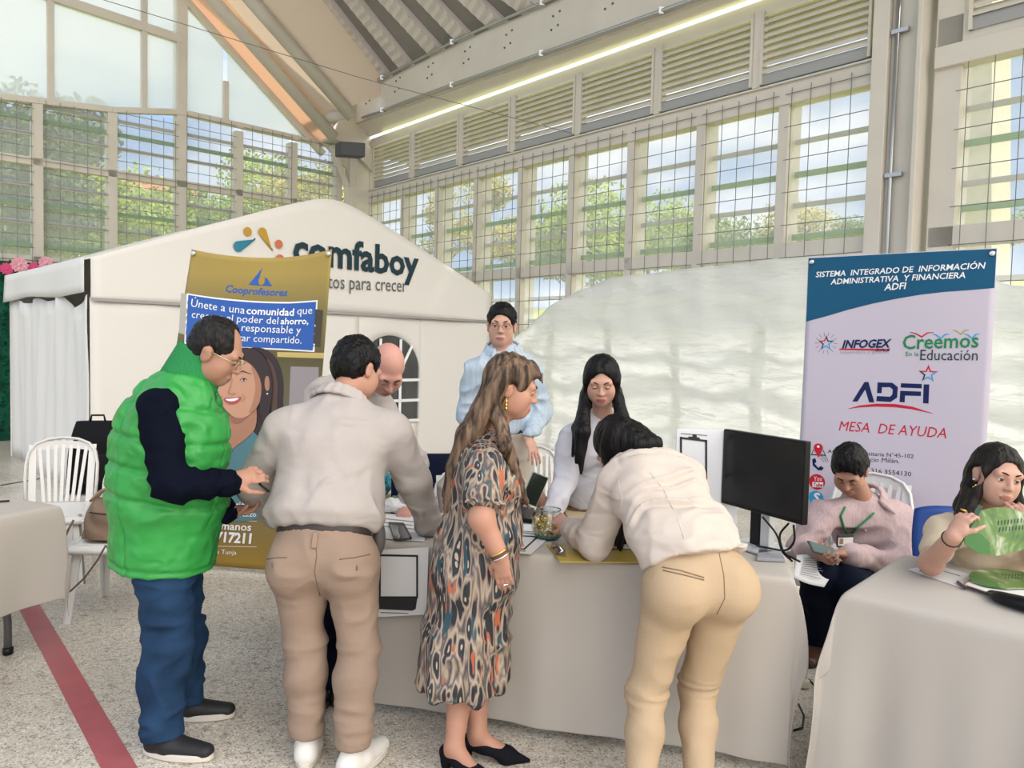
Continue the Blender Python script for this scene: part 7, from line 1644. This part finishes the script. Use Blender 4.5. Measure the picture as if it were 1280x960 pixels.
# ------------------------------------------------ seated woman with fan
def woman_fan():
    j = J_(head=P(1246,594,2.93), fwd=(-.02,-1,-.10), up=(.14,-.02,1), neck=P(1228,648,3.02), pel=P(1238,800,3.22), shR=P(1178,664,2.98), shL=P(1285,668,3.06), elR=P(1164,704,2.84), wrR=P(1192,670,2.655), elL=P(1322,712,2.82), wrL=P(1290,660,2.80),
           hiR=P(1212,812,3.18), hiL=P(1265,815,3.22), knR=P(1180,830,2.85), knL=P(1280,840,2.83), anR=G(1180,935,.085), anL=G(1270,930,.085), toeR=(-.1,-1,0), toeL=(.1,-1,0))
    for k in ('knR','knL'): j[k].z = max(.52,j[k].z-.0) if j[k].z>.52 else .52
    for k in ('hiR','hiL'): j[k].z = .54
    j['pel'].z = .60
    b = Body('seated woman with dark hair and gold earring, cream top, chin on hand, holding a fan', j, G(1225,930), .93, .95, .0055, True)
    g = Grow(.005); b.torso(g,-.004); b.head(g); b.arm(g,'L',.004); b.arm(g,'R',.006); b.leg(g,'L',-.01); b.leg(g,'R',-.01)
    b.hand(g,'R',(.40,.05,.75),(.75,.45,-.3),1.2); b.hand(g,'L',(-.62,.05,.70),(-.3,.55,.5),1.0)
    lp = b.lips(); body = emit('body', g, [SK3,M_lipsm], b.root, b.org, None, 1, lambda c: lp(c)); b.face(body, HB, M_iris)
    long_hair(b, hairmat('hair_dark_brown',(.012,.009,.008)), [(P(1212,640,2.90),P(1212,662,2.86)),(P(1206,640,2.96),P(1190,656,2.95)),(P(1210,648,2.93),P(1207,668,2.88))], [(P(1285,645,2.90),P(1292,680,2.87)),(P(1289,645,2.96),P(1299,684,2.93))], back=[(b.J['neck']-b.front*.07,b.chest(.75)-b.front*.10)], w_=.068, top=.072, ear=1, cap=.010)
    ear = b.H(.083,-.005,-.042); e = MB(); e.ico(ear+ZV*.008,.006,2); e.build('earring', M_silver, b.root, b.org, smooth=True)
    e = MB(); [e.ico(ear-ZV*(.016+.009*k)+V(.006*math.cos(k*2.1),-.006,0),.0085,1,sc=(.9,.5,1.1)) for k in range(4)]; e.build('earring', M_gold, b.root, b.org, smooth=True)
    ms = mat('tee_cream',(.62,.51,.37),.8,bump=.15,bscale=1,stretch=(140,140,3))
    g = Grow(.007); b.torso(g,.012,bust=1)
    for d in 'LR': g.cone(b.J['sh'+d], b.J['sh'+d].lerp(b.J['el'+d],.55), .060,.054,.03)
    for d in 'LR': ax = unit(b.J['el'+d]-b.J['sh'+d])
    g.cut(b.J['pel']-b.tup*.02,-b.tup); g.cone(b.J['neck']+b.front*.05+b.tup*.02,b.J['neck']+b.front*.09+b.tup*.0,.055,.045,.01,sub=True)
    emit('tshirt', g, ms, b.root, b.org, wrinkle(.004,(14,14,14),seed=61), 2)
    g = Grow(.008); g.cone(b.J['hiL'],b.J['hiR'],.115,.115,.05); [b.leg(g,d,.012,infa=.02) for d in 'LR']; g.cut(ZV*.06,-ZV); emit('jeans', g, M_djean, b.root, b.org, None, 2)
    for d in 'LR': b.shoe(d, mat('shoe_plain',(.05,.05,.05),.5), M_soled, .24)
    wr, el = b.J['wrR'], b.J['elR']; ax = unit(wr-el); x = ax.orthogonal().normalized(); y = ax.cross(x); c = el.lerp(wr,.90)
    MB().tube([c+(x*math.cos(a)+y*math.sin(a))*.031 for a in np.linspace(0,6.28,22)[:-1]],.0028,6,closed=True).build('bracelet', mat('bracelet_black',(.03,.015,.012),.4), b.root, b.org, smooth=True)
    D_,N_,T = b.hax['R']; rp_ = wr+D_*.098-T*.012; MB().tube([rp_+(T*math.cos(a)+N_*math.sin(a))*.0105 for a in np.linspace(0,6.28,16)[:-1]],.0022,6,closed=True).build('ring',M_gold,b.root,b.org,smooth=True)
    fc = P(1247,656,2.66); ex = unit(P(1262,640,2.66)-P(1212,676,2.66)); nn = unit(V(-.1,-.92,.35)); ex = (ex-nn*ex.dot(nn)).normalized(); ey = nn.cross(ex); ey = ey if ey.z>0 else -ey
    leaf_fan('green printed hand fan held up by the seated woman in the cream top', P(1248,665,2.70), unit(V(.93,0,.12))*.130, unit(V(-.12,.2,.93))*.086, nn)
    q = MB(); q.beam(P(1196,684,2.70),P(1226,632,2.71),.016,.006,nn); fo = bpy.data.objects[[o.name for o in COL.objects if o.name.startswith('hand_fan')][-1]]; q.build('handle', mat('fan_handle',(.03,.07,.04),.4), fo, fo.location)
woman_fan()
# ------------------------------------------------ person mostly hidden behind the woman in the dress
def hidden():
    j = J_(head=P(603,558,3.86), fwd=(.35,-.75,-.55), up=(.1,-.4,.9), neck=P(598,590,3.95), pel=P(594,690,4.08), shR=P(562,612,3.95), shL=P(638,610,3.97), elR=P(570,668,3.86), wrR=P(640,640,3.72), elL=P(656,660,3.88), wrL=P(684,634,3.66),
           hiR=P(576,694,4.06), hiL=P(612,694,4.06), knR=P(575,720,3.74), knL=P(618,720,3.74), anR=G(575,815,.085), anL=G(620,815,.085), toeR=(0,-1,0), toeL=(.1,-1,0))
    for k in ('hiR','hiL'): j[k].z = .53
    for k in ('knR','knL'): j[k].z = .51
    j['pel'].z = .58
    b = Body('seated person in white holding a phone, mostly hidden behind the woman in the dress', j, G(598,790), .92, .95, .007, True)
    g = Grow(.006); b.torso(g,-.004); b.head(g); b.arm(g,'L'); b.arm(g,'R'); b.leg(g,'L',-.01); b.leg(g,'R',-.01); b.hand(g,'R',(.5,-.1,.75),(.4,-.6,.1),.5); b.hand(g,'L',(-.35,-.1,.45),(-.3,.5,.5),.7)
    lp = b.lips(); body = emit('body', g, [SK1,M_lips], b.root, b.org, None, 1, lambda c: lp(c)); b.face(body, HB, M_iris, None, True); b.hair_short(HB,.012,seed=15)
    g = Grow(.008); b.torso(g,.018); [b.arm(g,d,.018,t1=.45) for d in 'LR']; g.cut(b.J['pel'],-b.tup); emit('blouse', g, M_shw, b.root, b.org, wrinkle(.006,seed=71), 2)
    g = Grow(.009); g.cone(b.J['hiL'],b.J['hiR'],.115,.115,.05); [b.leg(g,d,.014,infa=.02) for d in 'LR']; g.cut(ZV*.06,-ZV); emit('trousers', g, M_djean, b.root, b.org, None, 2)
    for d in 'LR': b.shoe(d, mat('shoe_dark',(.03,.03,.03),.5), M_soled, .24)
    q = MB(); q.tube([b.J['neck']+b.lat*.05+b.front*.03, P(646,590,3.74), P(647,606,3.70)],.005,6); q.build('lanyard', mat('lanyard_white',(.6,.6,.58),.6), b.root, b.org, smooth=True)
    q = MB(); q.ob(P(642,626,3.66), V(.045,0,.004), V(0,.006,0), V(.004,0,.085)); q.build('name_badge', mat('badge_green',(.01,.06,.03),.35), b.root, b.org, bevel=.002)
    c = P(668,611,3.62); o = thing('phone','large black phone held up beside the patterned dress, over the middle table','phone',c); ex = unit(P(682,604,3.62)-P(652,622-0,3.62)); ex = unit(V(.55,.05,-.22)*1); ey = unit(V(.36,-.02,.78)); ey = (ey-ex*ey.dot(ex)).normalized()
    q = MB(); nn = ex.cross(ey); q.ob(c-ex*.042-ey*.078, ex*.084, ey*.156, nn*.009); q.build('case', mat('phone_edge',(.30,.34,.33),.3), o, c, bevel=.004)
    q = MB(); sgn = 1 if nn.dot(CAM0-c)>0 else -1; q.ob(c-ex*.038-ey*.074+nn*(.0095 if sgn>0 else -.0015), ex*.076, ey*.148, nn*.0008); q.build('screen', mat('screen_dark',(.015,.022,.018),.15), o, c)
    st = plastic_chair('white plastic chair under the seated person hidden behind the patterned dress', (-.19,4.08,0), face(.1,-1), M_white, 'white plastic chairs')
hidden()
